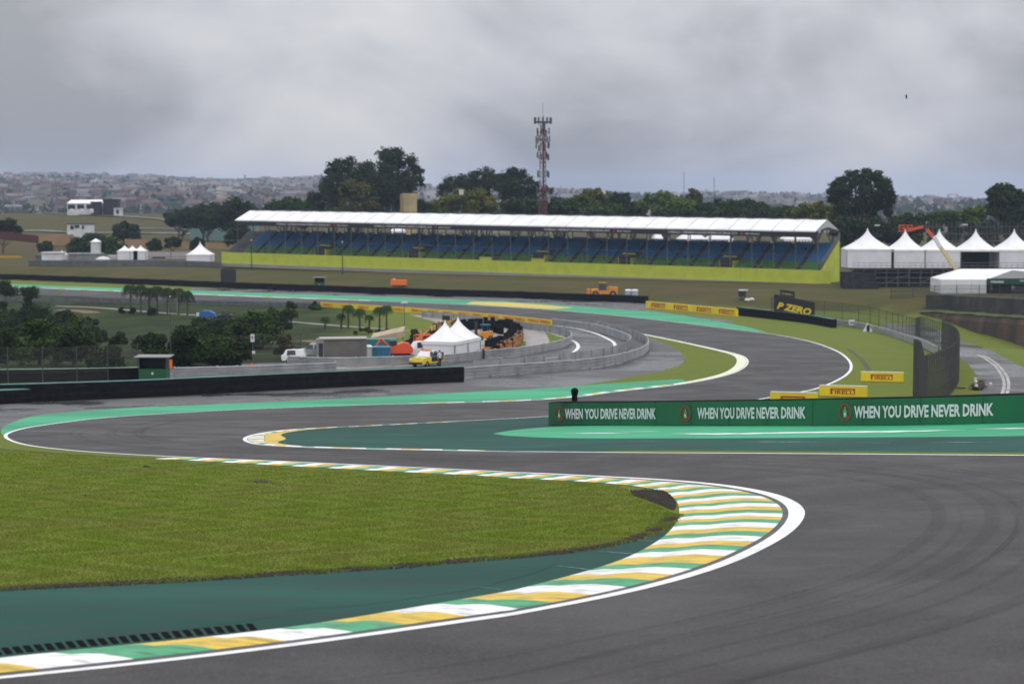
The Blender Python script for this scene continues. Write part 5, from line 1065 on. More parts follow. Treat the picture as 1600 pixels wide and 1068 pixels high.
# service roads of the far slope
for a, w_ in (([(0,363),(60,361),(110,364),(200,365),(300,366),(360,369)], 5), ([(0,332.5),(80,334),(150,337),(230,341),(290,348),(320,350)], 5), ([(215,358),(260,358),(330,363),(370,367)], 4)):
    try: tag(strip('hill_road', resample(WP(a, 3), 8)[0], -w_/2, w_/2, M_RUN, .35).build('hill_road', M_RUN), kind='structure')
    except Exception as ex: print('road', ex)
def building(px0, px1, D, ytop, ybot, dep, label, wall, roofm=None, gable=False, wins=(), name='building', cat='building', rz=0, flat_over=.2):
    g = PD((px0 + px1) / 2, ybot, D); W_2 = (px1 - px0) * D / F; H = (ybot - ytop) * D / F; gz = min(zt(float(g[0]), float(g[1])), g[2]); t = thing(name, (g[0], g[1], gz), rz, label, cat); b0 = g[2] - gz; z1 = b0 + H
    hw = H * (.62 if gable else .9)
    MB().box((0, dep / 2, (b0 + hw) / 2), (W_2, dep, b0 + hw)).build('wall', wall, t)
    if gable: MB().add([(-W_2/2 - .2, -.2, b0 + hw), (W_2/2 + .2, -.2, b0 + hw), (W_2/2 + .2, dep + .2, b0 + hw), (-W_2/2 - .2, dep + .2, b0 + hw), (-W_2/2 + 1, dep / 2, z1), (W_2/2 - 1, dep / 2, z1)], [(0, 1, 5, 4), (1, 2, 5), (2, 3, 4, 5), (3, 0, 4), (0, 3, 2, 1)]).build('roof', roofm or wall, t)
    else: MB().box((0, dep / 2, b0 + H * .95), (W_2 + flat_over * 2, dep + .4, H * .1)).build('roof', roofm or wall, t)
    for x0, x1, z0, zz in wins: MB().box(((x0 + x1) / 2 * W_2, -.06, b0 + (z0 + zz) / 2 * H), ((x1 - x0) * W_2, .12, (zz - z0) * H)).build('window', M_FAS, t)
    return t
M_WH = mat('white render', (.62, .62, .64), .8, (.5, .5, .52), .3, 4); M_GR = mat('grey sheet metal', (.20, .22, .24), .6, (.15, .165, .18), .3, 4, stretch=(6, 6, .3)); M_DKR = mat('dark roof', (.035, .035, .045), .7); M_RR = mat('faded red seating', (.15, .07, .06), .8, (.15, .06, .055), .3, 4); M_TEALW = mat('pale teal wall', (.16, .25, .26), .8)
building(105, 142, 700, 349, 363, 6, 'white house with black roof on the far left slope', M_WH, M_DKR, wins=((-.36, -.22, .35, .75), (-.18, .02, .5, .8), (.12, .22, .4, .75)), name='house', cat='house')
building(105, 168, 860, 312, 327, 8, 'white gabled hospitality tent on the skyline of the far left slope', M_WH, M_TENT, True, wins=((-.48, -.3, .0, .5), (-.25, -.08, .05, .5), (-.02, .14, .05, .5)), name='hospitality_tent', cat='tent')
building(142, 157, 856, 315, 333, 3, 'smaller black box standing against the white hospitality tent', M_FAS, M_FAS, name='black_box', cat='box')
building(161, 185, 855, 311, 333, 5, 'larger black box right of the white hospitality tent', M_FAS, M_FAS, name='black_box', cat='box')
building(178, 190, 850, 325, 334, 3, 'small white booth in front of the larger black box', M_WH, M_WH, wins=((-.2, .15, 0, .7),), name='booth', cat='booth')
building(105, 162, 862, 327, 334, 6, 'black base with white drums under the hospitality tent', M_FAS, M_FAS, name='platform', cat='platform')
for i, px in enumerate((112, 128, 143)):
    g = PD(px, 333, 852); t = tag(MB().lathe([(.001, 0), (.9, 0), (.95, .9), (.8, 1.8), (.001, 1.9)], 8).build('drum', M_WH), ['left one of three white drums under the hospitality tent', 'middle one of three white drums under the hospitality tent', 'right one of three white drums under the hospitality tent'][i], 'drum', 'white drums'); t.location = (g[0], g[1], g[2])
building(65, 97, 540, 394, 411, 4, 'white container beside the grey sheds on the far left', M_WH, M_WH, name='container', cat='container')
building(97, 155, 545, 396, 411, 6, 'long blue grey shed right of the white container', M_GR, M_GR, name='shed', cat='shed')
building(56, 65, 542, 398, 410, 4, 'narrow dark grey cabin left of the white container', M_GALD, M_GALD, name='cabin', cat='cabin')
building(168, 218, 550, 400, 409, 5, 'low white and blue shed under the three small tents', M_WH, mat('light blue roof', (.30, .42, .50), .6), wins=((.28, .38, .1, .8),), name='shed', cat='shed')
building(217, 300, 555, 394, 411, 6, 'long low building with grey roof left of the lone white tent', M_WH, mat('brown grey roof', (.13, .12, .12), .8), True, wins=((-.25, 0.0, .0, .55), (-.5, -.44, 0, .5)), name='building')
building(-20, 34, 560, 398, 408, 3, 'yellow bus or barrier at the left edge behind the grey fence', mat('golden yellow', (.45, .27, .02), .5), M_DKR, wins=((-.4, .3, .5, .8),), name='bus', cat='bus') if False else None
t, L_, _ = bgwall(-25, 34, 560, 560, 399, 400, 2.0, 'yellow advertising barrier at the left edge above a grey container', mat('golden yellow', (.45, .27, .02), .5), name='barrier', cat='barrier', part='panel')
building(-20, 45, 555, 407, 417, 4, 'grey blue container wall under the yellow barrier at the left edge', M_GR, M_GALD, name='container', cat='container')
building(297, 400, 690, 345, 363, 8, 'old open stand with faded red seats and pale teal wall left of the grandstand', M_TEALW, M_RR, True, name='old_stand', cat='stand')
building(142, 154, 590, 373, 386, 3.5, 'white rounded kiosk in front of the bushy green tree', M_WH, M_TENT, True, name='kiosk', cat='kiosk')
t = tag(MB().lathe([(2.2, 0), (2.0, .8), (1.2, 1.3), (.001, 1.5)], 12).build('dome', M_WH), 'low white dome beside the blue white shed far left', 'dome'); g = GD(161, 545); t.location = (g[0], g[1], PD(161, 409, 545)[2])
# beige water tower
g = GD(640, 540); t = thing('water_tower', g, 0, 'beige water tower rising behind the grandstand roof', 'tower'); H = PD(640, 303, 540)[2] - g[2]; M_BE = mat('beige render', (.42, .34, .19), .85, (.34, .27, .15), .3, 5)
MB().lathe([(2.05, 0), (2.05, H), (1.9, H + .1), (.01, H + .1)], 8).build('shaft', M_BE, t); MB().box((-1.9, 0, H / 2), (1.1, 2.0, H)).build('ladder_shaft', mat('brown beige render', (.25, .18, .09), .85), t); MB().bar((-1.7, 0, H), (-1.7, 0, H + 1.2), .12).bar((-1.0, 0, H), (-1.0, 0, H + .7), .08).build('antenna', M_DARK, t)
# ------------------------------------------------------------------ telecom tower and pylons
def lattice(t, H, w0, w1, n, r, mats, cols=None):
    zs = np.linspace(0, H, n + 1); mb = MB()
    for i in range(n):
        a, b = w0 + (w1 - w0) * i / n, w0 + (w1 - w0) * (i + 1) / n; mb.mat((i // 4) % len(mats))
        c0 = [(-a, -a, zs[i]), (a, -a, zs[i]), (a, a, zs[i]), (-a, a, zs[i])]; c1 = [(-b, -b, zs[i+1]), (b, -b, zs[i+1]), (b, b, zs[i+1]), (-b, b, zs[i+1])]
        for k in range(4): mb.bar(c0[k], c1[k], r, 4).bar(c0[k], c1[(k + 1) % 4], r * .6, 4).bar(c1[k], c0[(k + 1) % 4], r * .6, 4).bar(c1[k], c1[(k + 1) % 4], r * .6, 4)
    return mb.build('mast', mats, t)
M_TR = mat('faded red steel', (.16, .06, .05), .6); M_TW = mat('off white steel', (.20, .19, .19), .6); M_ANT = mat('antenna grey', (.06, .055, .06), .6)
D = 560; g = GD(848, D); H = PD(850, 190, D)[2] - g[2]; t = thing('telecom_tower', g, 0, 'tall red and white lattice telecom tower crowded with antennas behind the grandstand', 'tower')
lattice(t, H, 1.25, .62, 30, .10, [M_TR, M_TW, M_TR])
MB().bar((0.2, 0, 0), (.2, 0, H), .32, 6).build('cable_tray', mat('dark cables', (.03, .03, .035), .7), t)
MB().lathe([(1.0, H - .3), (2.3, H - .3), (2.3, H + .05), (1.0, H + .05), (1.0, H - .3)], 12).build('platform', M_TR, t)
MB().bar((0, 0, H), (0, 0, H + 1.6), .12).bar((0, 0, H + 1.6), (0, 0, H + 5.2), .05).build('lightning_rod', M_ANT, t)
am = MB().box((0, 0, 0), (.32, .22, 1.7)).bar((-.0, .2, -.9), (0, .2, 1.0), .06, 4).mesh('antenna', M_ANT); am2 = MB().box((0, 0, 0), (.3, .25, 1.5)).mesh('antenna', M_TW)
for i in range(12): c = link('antenna', am, t); a = i * math.pi / 6; c.location = (2.35 * math.cos(a), 2.35 * math.sin(a), H + .25); c.rotation_euler = (0, 0, a)
for lev, k in ((H - 3, 7), (H - 5, 8), (H - 7.0, 7), (H - 9.5, 8), (H - 14.5, 6), (H - 19, 8), (H - 22, 6), (H - 27, 6)):
    for i in range(k): a = i * 2 * math.pi / k + lev; rr = rng.uniform(1.5, 1.95); c = link('antenna', am if rng.random() < .7 else am2, t); c.location = (rr * math.cos(a), rr * math.sin(a), lev + rng.uniform(-.5, .5)); c.rotation_euler = (0, 0, a + math.pi / 2)
ar = MB()
for lev in (H - 3, H - 5, H - 7, H - 9.5, H - 14.5, H - 19, H - 22, H - 27): ar.lathe([(1.45, lev), (1.6, lev + .05), (1.45, lev + .1)], 10).bar((-1.7, 0, lev), (1.7, 0, lev), .05, 4).bar((0, -1.7, lev), (0, 1.7, lev), .05, 4)
ar.build('antenna_ring', M_TR, t)
def pylon(px, D, top, w_, label):
    g = GD(px, D); H = PD(px, top, D)[2] - g[2]; t = thing('pylon', g, 0, label, 'pylon', 'power line pylons'); hw = w_ * D / F / 2; mb = MB(); r = D * .00013
    for sx_ in (-1, 1): mb.bar((sx_ * hw, 0, 0), (sx_ * hw * .55, 0, H * .8), r, 4).bar((sx_ * hw * .55, 0, H * .8), (sx_ * hw * 1.1, 0, H), r, 4)
    for i in range(12): z0, z1 = H * .8 * i / 12, H * .8 * (i + 1) / 12; a, b = hw * (1 - .45 * i / 12), hw * (1 - .45 * (i + 1) / 12); mb.bar((-a, 0, z0), (b, 0, z1), r * .7, 4).bar((a, 0, z0), (-b, 0, z1), r * .7, 4).bar((-b, 0, z1), (b, 0, z1), r * .7, 4)
    mb.bar((-hw * 1.1, 0, H), (hw * 1.1, 0, H), r, 4).bar((-hw * .6, 0, H * .8), (hw * 1.1, 0, H), r * .7, 4).bar((hw * .6, 0, H * .8), (-hw * 1.1, 0, H), r * .7, 4); mb.build('lattice', mat('pylon steel', (.10, .10, .11), .7), t)
pylon(402, 1300, 279, 15, 'hazy lattice pylon among city houses left of the grandstand roof'); pylon(1487, 1300, 304, 15, 'hazy lattice pylon above the trees behind the white tents')
for px, top, lb in ((1068, 268, 'very thin tall mast on the hazy skyline, left of two'), (1115, 276, 'very thin tall mast on the hazy skyline, right of two')):
    g = GD(px, 2500); MBm = MB().bar((0, 0, 0), (0, 0, PD(px, top, 2500)[2] - g[2]), .35, 4).build('radio_mast', M_ANT); MBm.location = g; tag(MBm, lb, 'mast', 'thin masts on the skyline')
# ------------------------------------------------------------------ vehicles and yard things
M_GLASS = mat('dark glass', (.02, .025, .03), .15, spec=.8); M_TYRE = mat('tyre', (.012, .012, .013), .85); M_RIM = mat('wheel rim', (.3, .3, .31), .4, metal=.6)
M_YV = mat('yellow vehicle paint', (.72, .55, .03), .35); M_BV = mat('black vehicle paint', (.015, .015, .018), .35); M_WV = mat('white vehicle paint', (.66, .67, .69), .35); M_SV = mat('silver vehicle paint', (.30, .31, .33), .35, metal=.3)
M_OR = mat('orange plastic', (.80, .17, .02), .5); M_ORG = mat('orange machine paint', (.62, .24, .02), .45); M_REDM = mat('red orange machine paint', (.66, .08, .03), .45); M_BLU = mat('blue metal', (.02, .13, .22), .5); M_TEB = mat('teal metal', (.02, .16, .16), .5)
def wheel(t, x, y, r, w_=.22):
    m = MB(); n = 14; prof = [(r * .55, -w_/2), (r * .92, -w_/2), (r, -w_/4), (r, w_/4), (r * .92, w_/2), (r * .55, w_/2)]
    m.add([(rr * math.cos(2*math.pi*i/n), yy, rr * math.sin(2*math.pi*i/n)) for rr, yy in prof for i in range(n)], [(j*n+i, j*n+(i+1) % n, (j+1)*n+(i+1) % n, (j+1)*n+i) for j in range(len(prof)-1) for i in range(n)])
    c = m.build('wheel', M_TYRE, t); c.location = (x, y, r); h = MB().bar((0, -w_/2 + .03, 0), (0, w_/2 - .03, 0), r * .56, 10).build('rim', M_RIM, c); return c
def car(loc, rz, label, prof, width, body, cabprof, cab, wheels, wr=.34, name='car', cat='car', group=None, winx=(), extra=None):
    t = thing(name, loc, rz, label, cat, group)
    MB().prism(prof, -width / 2, width / 2).build('body', body, t)
    n = len(cabprof); w1, w2 = width / 2 * .96, width / 2 * .80; zmin = min(z for _, z in cabprof); zmax = max(z for _, z in cabprof)
    f = lambda z: w1 + (w2 - w1) * (z - zmin) / (zmax - zmin)
    MB().add([(x, -f(z), z) for x, z in cabprof] + [(x, f(z), z) for x, z in cabprof], [(i, (i+1) % n, n+(i+1) % n, n+i) for i in range(n)] + [tuple(range(n))[::-1], tuple(range(n, 2*n))]).build('cab', cab, t)
    for x0, x1 in winx:
        for s in (-1, 1):
            za, zb_ = zmin + .06, zmax - .08; MB().add([(x0, s*(f(za)+.012), za), (x1, s*(f(za)+.012), za), (x1 - .08, s*(f(zb_)+.012), zb_), (x0 + .08, s*(f(zb_)+.012), zb_)], [(0, 1, 2, 3)]).build('side_window', M_GLASS, t)
    xs = sorted(cabprof, key=lambda q: (q[1], q[0])); fr0 = max((q for q in cabprof if abs(q[1]-zmin) < .01), key=lambda q: q[0]); fr1 = max((q for q in cabprof if abs(q[1]-zmax) < .01), key=lambda q: q[0])
    MB().add([(fr0[0]+.02, -w1*.9, fr0[1]+.05), (fr0[0]+.02, w1*.9, fr0[1]+.05), (fr1[0]+.03, w2*.88, fr1[1]-.05), (fr1[0]+.03, -w2*.88, fr1[1]-.05)], [(0, 1, 2, 3)]).build('windscreen', M_GLASS, t)
    for x in wheels:
        for s in (-1, 1): wheel(t, x, s * (width / 2 - .1), wr)
    xm = max(x for x, _ in prof)
    for s in (-1, 1): MB().box((xm - .01, s * width * .36, .82 if width > 1.6 else .6), (.06, .3, .16)).build('headlight', M_WH, t)
    if extra: extra(t)
    return t
pk_prof = [(2.35,.42),(2.42,.62),(2.38,.92),(2.25,1.04),(1.15,1.12),(-.55,1.10),(-2.35,1.08),(-2.42,.5),(-1.75,.42),(-1.35,.62),(-.95,.42),(.95,.42),(1.35,.62),(1.75,.42)]
def pkx(t):
    MB().box((-1.25, 0, 1.25), (2.2, 1.75, .5)).build('load_cover', M_BV, t); MB().box((1.75, 0, 1.075), (1.15, 1.5, .08)).build('bonnet', M_YV, t)
    MB().box((.1, 0, 1.86), (.35, 1.3, .14)).build('light_bar', M_OR, t); MB().box((2.44, 0, .5), (.1, 1.8, .22)).build('bumper', M_BV, t); MB().box((-.9, .93, .85), (2.6, .03, .55)).build('door_panel', M_BV, t); MB().box((-.9, -.93, .85), (2.6, .03, .55)).build('door_panel', M_BV, t)
g = G(667, 572); car(g, R(180 + 60), 'yellow pickup truck with black rear and orange roof lights on the service road', pk_prof, 1.85, M_YV, [(.95,1.08),(.35,1.74),(-.75,1.78),(-1.2,1.1)], M_WV, (1.35, -1.35), .38, 'pickup_truck', 'pickup truck', winx=((-1.0,-.25),(-.15,.6)), extra=pkx).scale = (.86, .86, .9)
g = G(667, 562.5); car((g[0] - .4, g[1] + 1.0, g[2]), R(180 + 20), 'white van parked behind the yellow pickup, beyond the guardrail', [(2.3,.4),(2.35,.9),(1.7,1.15),(1.2,1.3),(-2.3,1.3),(-2.35,.4)], 1.8, M_WV, [(1.5,1.1),(.9,1.95),(-2.2,2.0),(-2.3,1.1)], M_WV, (1.5,-1.5), .33, 'van', 'van', winx=((-.2,1.0),(-2.0,-.4)))
g = G(460, 572); car((g[0], g[1] + 3.4, g[2]), R(180), 'white truck cab with light grey nose at the left end of the parked vehicles', [(2.2,.5),(2.3,1.2),(-1.2,1.35),(-1.2,.5)], 2.1, M_WV, [(2.1,1.2),(1.7,1.95),(-.9,2.05),(-1.1,1.2)], M_WV, (1.3,-.6), .4, 'truck', 'truck', winx=((.2,1.5),)).scale = (.72, .72, .72)
g = G(483, 571); car((g[0], g[1] + 4.2, g[2] + .5), R(180), 'silver car squeezed between the white truck cab and the grey container', [(2.0,.35),(2.05,.7),(1.2,.9),(-1.9,.95),(-2.0,.35)], 1.7, M_SV, [(1.0,.88),(.3,1.45),(-1.0,1.45),(-1.6,.9)], M_SV, (1.3,-1.2), .32, 'car', 'car', winx=((-1.0,-.2),(-.1,.7)))
# grey container
g = G(530, 571.5); t = thing('container', (g[0] - .3, g[1] + 3.6, g[2]), R(8), 'long grey box container with open end door between silver car and portable toilet', 'container'); M_CG = mat('warm grey panel', (.115, .11, .10), .7, (.09, .085, .078), .8, 4)
MB().box((.6, 0, 1.45), (4.4, 2.2, 2.2)).build('box', M_CG, t); MB().box((.4, 0, 2.6), (4.9, 2.4, .1)).build('roof', mat('pale grey roof', (.34, .33, .31), .7), t); MB().box((-2.0, -.3, 1.45), (.75, 1.7, 2.2)).build('end_frame', mat('mid grey frame', (.2, .2, .2), .6), t); MB().box((-1.95, -1.18, 1.4), (.42, .06, 1.5)).build('doorway', M_FAS, t)
for x in (-1.5, 1.8): wheel(t, x, -1, .42); wheel(t, x, 1, .42)
def portable(g, label, group=None, m=None, s=1.0):
    t = thing('portable_toilet', g, .1, label, 'portable toilet', group); MB().box((0, 0, 1.02 * s), (1.1 * s, 1.1 * s, 2.04 * s)).build('cabin', m or M_SV, t); MB().box((0, -.56 * s, 1.0 * s), (.75 * s, .04, 1.75 * s)).build('door', mat('grey door', (.36, .38, .40), .6), t); MB().add([(-.6*s,-.6*s,2.04*s),(.6*s,-.6*s,2.04*s),(.6*s,.6*s,2.04*s),(-.6*s,.6*s,2.04*s),(-.4*s,-.4*s,2.25*s),(.4*s,-.4*s,2.25*s),(.4*s,.4*s,2.25*s),(-.4*s,.4*s,2.25*s)],[(0,1,5,4),(1,2,6,5),(2,3,7,6),(3,0,4,7),(4,5,6,7),(0,3,2,1)]).build('roof', M_WV, t); return t
g = G(572, 570); portable((g[0], g[1] + 2, g[2]), 'grey portable toilet with pale roof right of the grey container', s=.85)
for px, lb in ((982, 'left one of two portable toilets beside the orange loader on the bank'), (992, 'right one of two portable toilets beside the orange loader on the bank')):
    g = GD(px, 372 + (982 - px) * .1); portable(g, lb, 'portable toilets on the bank', m=mat('blue grey plastic', (.36, .40, .45), .6))
# blue and teal skips, tarp, excavator, red platform
def skip(px, py, w_, h_, d, m, label, rz=0, dy=0):
    g = G(px, py); t = thing('skip_container', (g[0], g[1] + dy, g[2]), rz, label, 'container'); MB().box((0, 0, h_ / 2 + .1), (w_, d, h_), taper=1.06).build('tub', m, t); MB().box((0, -d/2 - .05, h_ * .95 + .1), (w_ * 1.05, .1, .12)).build('rim', m, t)
    for i in range(5): MB().box((-w_/2 + w_ * (i + .5) / 5, -d/2 - .06, h_ * .5 + .1), (.08, .1, h_ * .85)).build('rib', m, t)
    return t
skip(588, 568, 2.6, 1.5, 1.8, M_BLU, 'dark blue open skip in the yard right of the portable toilet', dy=2.5); skip(592, 560, 3.4, 1.9, 2, M_TEB, 'teal container behind the blue skip under the beige cover', dy=2.5)
g = G(604, 556); t = thing('tarpaulin', (g[0], g[1] + 2.5, g[2]), 0, 'beige sloping tarpaulin roof above the teal container', 'tarpaulin'); MB().add([(-1.9, -1, 1.9), (1.8, -1, 2.7), (1.9, 1, 3.1), (-1.7, 1, 2.3), (-1.9, -1, 1.8), (1.8, -1, 2.0), (1.9, 1, 2.0), (-1.7, 1, 1.8)], [(0, 1, 2, 3), (7, 6, 5, 4), (0, 4, 5, 1), (1, 5, 6, 2), (2, 6, 7, 3), (3, 7, 4, 0)]).build('cover', mat('beige canvas', (.40, .33, .22), .8, (.33, .27, .18), 1, 4), t)
for x in (-1.7, 1.7): MB().bar((x, 0, 0), (x, 0, 1.9), .05).build('pole', M_GALD, t)
g = G(622, 566); t = thing('excavator', (g[0], g[1] + 2.5, g[2]), R(10), 'red orange excavator with dark cab and tracks beside the stacked tyres', 'excavator'); t.scale = (.8, .8, .8)
MB().prism([(-1.4,1.0),(1.7,1.0),(1.75,1.6),(1.3,2.3),(.4,2.45),(-.4,2.1),(-1.2,1.9)], -.9, .9).build('body', M_REDM, t); MB().box((-.9, -.4, 2.0), (1.1, .9, 1.4), taper=.85).build('cab', M_GLASS, t)
for s in (-1, 1): MB().prism([(-1.7,.2),(-1.5,0),(1.5,0),(1.7,.2),(1.7,.7),(1.5,.9),(-1.5,.9),(-1.7,.7)], s*.95 - .25, s*.95 + .25).build('track', M_TYRE, t)
MB().bar((-1.2, .3, 1.6), (-2.4, .3, 2.9), .16, 6).bar((-2.4, .3, 2.9), (-3.4, .3, 1.4), .13, 6).build('arm', M_REDM, t); MB().box((-3.5, .3, 1.1), (.5, .8, .6), ry=.5).build('bucket', M_DARK, t)
g = G(676, 563); t = thing('lift_platform', (g[0] - .3, g[1] + 3.5, g[2]), R(-8), 'red railed scissor lift platform standing left of the white twin tents', 'lift platform'); m = MB()
for z in (1.5, 2.0, 2.5):
    for y in (-.6, .6): m.bar((-1.8, y, z), (1.8, y, z), .04, 4)
for x in np.linspace(-1.8, 1.8, 6):
    for y in (-.6, .6): m.bar((x, y, 1.4), (x, y, 2.5), .04, 4)
m.build('railing', M_REDM, t); MB().box((0, 0, 1.35), (3.8, 1.4, .25)).build('deck', M_REDM, t); MB().box((0, 0, .45), (3.2, 1.3, .7)).build('chassis', M_BV, t)
m = MB()
for y in (-.5, .5): m.bar((-1.4, y, .7), (1.4, y, 1.3), .06, 4).bar((1.4, y, .7), (-1.4, y, 1.3), .06, 4)
m.build('scissor_arms', M_DARK, t)
# small forklift among the tyres
g = G(757, 540); t = thing('forklift', (g[0], g[1] + 1, g[2] + .6), R(200), 'small orange and blue forklift among the stacked tyres right of the tents', 'forklift'); MB().prism([(-1,.3),(1,.3),(1,.9),(.3,1.0),(-.9,1.15)], -.5, .5).build('body', M_ORG, t); MB().box((-.1, 0, 1.9), (1.1, .95, .12)).build('cab_roof', M_BLU, t); MB().box((1.1, 0, 1.2), (.1, .8, 2.2)).build('mast', M_DARK, t)
for a, b in ((-.5, -.4), (.4, -.4), (-.5, .4), (.4, .4)): MB().bar((a, b, 1), (a, b, 1.9), .04, 4).build('pillar', M_BLU, t)
for x in (-.6, .6): wheel(t, x, -.5, .3, .2); wheel(t, x, .5, .3, .2)
# stacks of tyres
tm = [MB().lathe([q for i in range(4) for q in ((.24, .28*i+.01), (.33, .28*i+.02), (.36, .28*i+.14), (.33, .28*i+.26), (.24, .28*i+.27))], 9).mesh('tyre_stack', m, True) for m in (M_RUB, mat('orange tyre paint', (.42, .17, .035), .7, (.03, .025, .02), 2.5, 4, .45, .6), mat('yellow tyre paint', (.45, .32, .06), .7, (.03, .03, .02), 2.5, 4, .45, .6))]
rows = [([(652,552),(658,541),(668,530),(682,519),(700,513),(722,510)], 2, 0), ([(722,511),(745,509),(775,510),(800,514),(811,522),(813,530)], 0, 0), ([(813,531),(808,540),(795,547),(775,554),(757,559)], 1, 0), ([(800,527),(792,536),(776,543),(762,549)], 0, 0), ([(758,522),(772,519),(785,522)], 0, 0), ([(660,553),(668,540),(682,530)], 0, 0), ([(798,541),(785,548),(765,554)], 0, .0), ([(625,556),(640,548),(650,540)], 0, 0), ([(730,516),(750,514),(770,515)], 0, 0)]
lbs = {0: 'black tyre stack in the curved rows beside the white twin tents', 1: 'orange painted tyre stack in the row at the bend behind the inner guardrail', 2: 'yellow painted tyre stack in the row curving up left of the twin tents'}
cnt = 0
for pts, ci, _ in rows:
    P, _s = resample(WP(pts, 4), .74)
    for p in P:
        h_ = 1.0; k = ci if (ci == 0 or rng.random() < .8) else 0; p = p + nr.normal(0, .06, 2)
        o = link('tyre_stack', tm[k]); o.location = (p[0], p[1], zt(float(p[0]), float(p[1]))); o.rotation_euler = (0, 0, rng.random() * 6); o.scale = (1, 1, rng.choice([.75, 1, 1, 1.2])); tag(o, lbs[k], 'tyre stack', lbs[k].replace('tyre stack', 'tyre stacks')); cnt += 1
print('tyre stacks', cnt)
# signs and boxes on poles in the yard
def board_pole(px, py, D, wpx, ytop, ybot, m, label, base=None, name='sign', cat='sign', pole=True, face=None):
    g = G(px, py) if D is None else GD(px, D); D = g[1]; s = D / F; t = thing(name, g, 0, label, cat); z0, z1 = PD(px, ybot, D)[2] - g[2], PD(px, ytop, D)[2] - g[2]
    MB().box((0, 0, (z0 + z1) / 2), (wpx * s, .15, z1 - z0)).build('panel', m, t)
    if pole: MB().bar((0, .1, 0), (0, .1, z1 - .1), .05).build('pole', M_STEEL, t)
    if face: m2 = MB(); [m2.box(((q[0]) * wpx * s, -.09, z0 + q[1] * (z1 - z0)), (q[2] * wpx * s, .02, q[3] * (z1 - z0))) for q in face]; m2.build('lettering', M_RED, t)
    return t
board_pole(751, 562, None, 13, 547, 560, M_FAS, 'small black notice board with faint red marks on the inner guardrail', face=[(0, .7, .6, .12), (0, .45, .5, .12), (0, .22, .6, .1)])
board_pole(697, 512, None, 12, 493, 506, M_FAS, 'black box on a short post just above the left tent peak')
board_pole(357, 445, None, 24, 420, 446, mat('dark screen', (.02, .02, .024), .5), 'dark square trackside screen in front of the left end of the lime green wall', name='trackside_screen', cat='screen')
t = board_pole(395, 577, None, 6, 522, 534, M_WH, 'tall thin sign pole with white panels left of the white truck', face=[(0, .6, .4, .3)]); g = G(395, 577); MB().box((0.1, -.05, (577 - 550) * g[1] / F), (.28, .1, .28)).build('small_panel', M_WH, t); MB().box((-.1, -.05, .3), (.3, .2, .6)).build('orange_foot', M_OR, t)
def lamp_pole(px, py, top, label, D=None, head=(.5, .3, .25), m=None, foot=None, cat='lamp post', group=None, r=.06, hm=None):
    g = G(px, py) if D is None else GD(px, D); z1 = PD(px, top, g[1])[2] - g[2]; t = thing('lamp_post', g, 0, label, cat, group); MB().bar((0, 0, 0), (0, 0, z1), r, 6, r * .7).build('pole', m or M_STEEL, t)
    if head: MB().box((0, 0, z1), head).build('lamp_head', hm or M_WH, t)
    if foot: MB().box((0, 0, .45), (.28, .28, .9)).build('foot', foot, t)
    return t
lamp_pole(267, 576, 463, 'tall thin pole with an orange foot right of the green marshal hut', foot=M_OR, r=.045, head=(.12, .12, .12))
lamp_pole(632, 520, 472, 'thin floodlight post rising past the long yellow board', head=(.9, .3, .3)); lamp_pole(721, None, 300, 'floodlight post with a white lamp box above the grandstand roof', D=505, head=(1.1, .5, 1.3), hm=mat('lamp box', (.5, .52, .5), .5)); lamp_pole(544, None, 318, 'small grey lamp post just above the grandstand roof ridge', D=510, head=(.6, .4, .8), hm=M_GALD)
lamp_pole(393, 421, 375, 'leftmost black post with a small lamp in front of the lime green wall', r=.13, m=M_DARK, D=474, head=(.3, .3, .3)); lamp_pole(535, 424, 378, 'black post with a small lamp in front of the lime wall, second from left', r=.13, m=M_DARK, D=447, head=(.3, .3, .3))
lamp_pole(267, None, 378, 'dark lamp post in front of the grey roofed building on the far left', D=530, m=M_DARK, r=.09, head=(.9, .4, .2), hm=M_DARK); lamp_pole(1370, None, 352, 'twin white lamps on a post between the first two big tents', D=470, head=(1.2, .3, .3)); lamp_pole(1507, None, 351, 'twin white lamps on a post right of the crane boom', D=470, head=(1.2, .3, .3))
for px, lb in ((263, 'left white goal like post under the tall palms'), (278, 'right white goal like post under the tall palms')): g = G(px, 491); o = MB().box((0, 0, 1.0), (.16, .16, 2.0)).box((0, -.0, 2.05), (.26, .26, .12)).build('white_post', M_WH); o.location = g; tag(o, lb, 'post', 'white posts under the palms')
# marshal huts
def hut(g, w_, h_, label, group='green marshal huts', open_=True):
    t = thing('marshal_hut', g, 0, label, 'hut', group); GM = mat('marshal green', (.006, .085, .03), .6)
    MB().box((0, w_/2 * .8, h_ * .26), (w_, w_ * .8, h_ * .52)).build('wall', GM, t); MB().box((0, w_ * .7, h_ * .74), (w_ * .96, .05, h_ * .44)).build('back_panel', M_FAS, t)
    MB().box((0, w_/2 * .8, h_ * .985), (w_ * 1.3, w_ * 1.1, h_ * .035)).build('roof', mat('hut roof', (.22, .21, .21), .7), t); 
    for a in (-1, 1): MB().box((a * (w_/2 - .05), .05, h_ * .74), (.09, .09, h_ * .46)).build('post', M_FAS, t); MB().box((a * (w_/2 - .05), w_ * .42, h_ * .74), (.04, w_ * .7, h_ * .44)).build('side_panel', M_FAS, t)
    MB().box((0, -.02, h_ * .36), (w_ * .07, .04, h_ * .09)).build('badge', M_WH, t); return t
g = G(239, 597.5); hut((g[0], g[1] - .2, g[2]), 2.45, 2.35, 'green marshal hut with flat grey roof behind the long black tyre wall'); g = G(499, 450.5); hut((g[0], g[1], g[2]), 2.0, 2.35, 'small distant green hut on the bank under the left part of the grandstand')
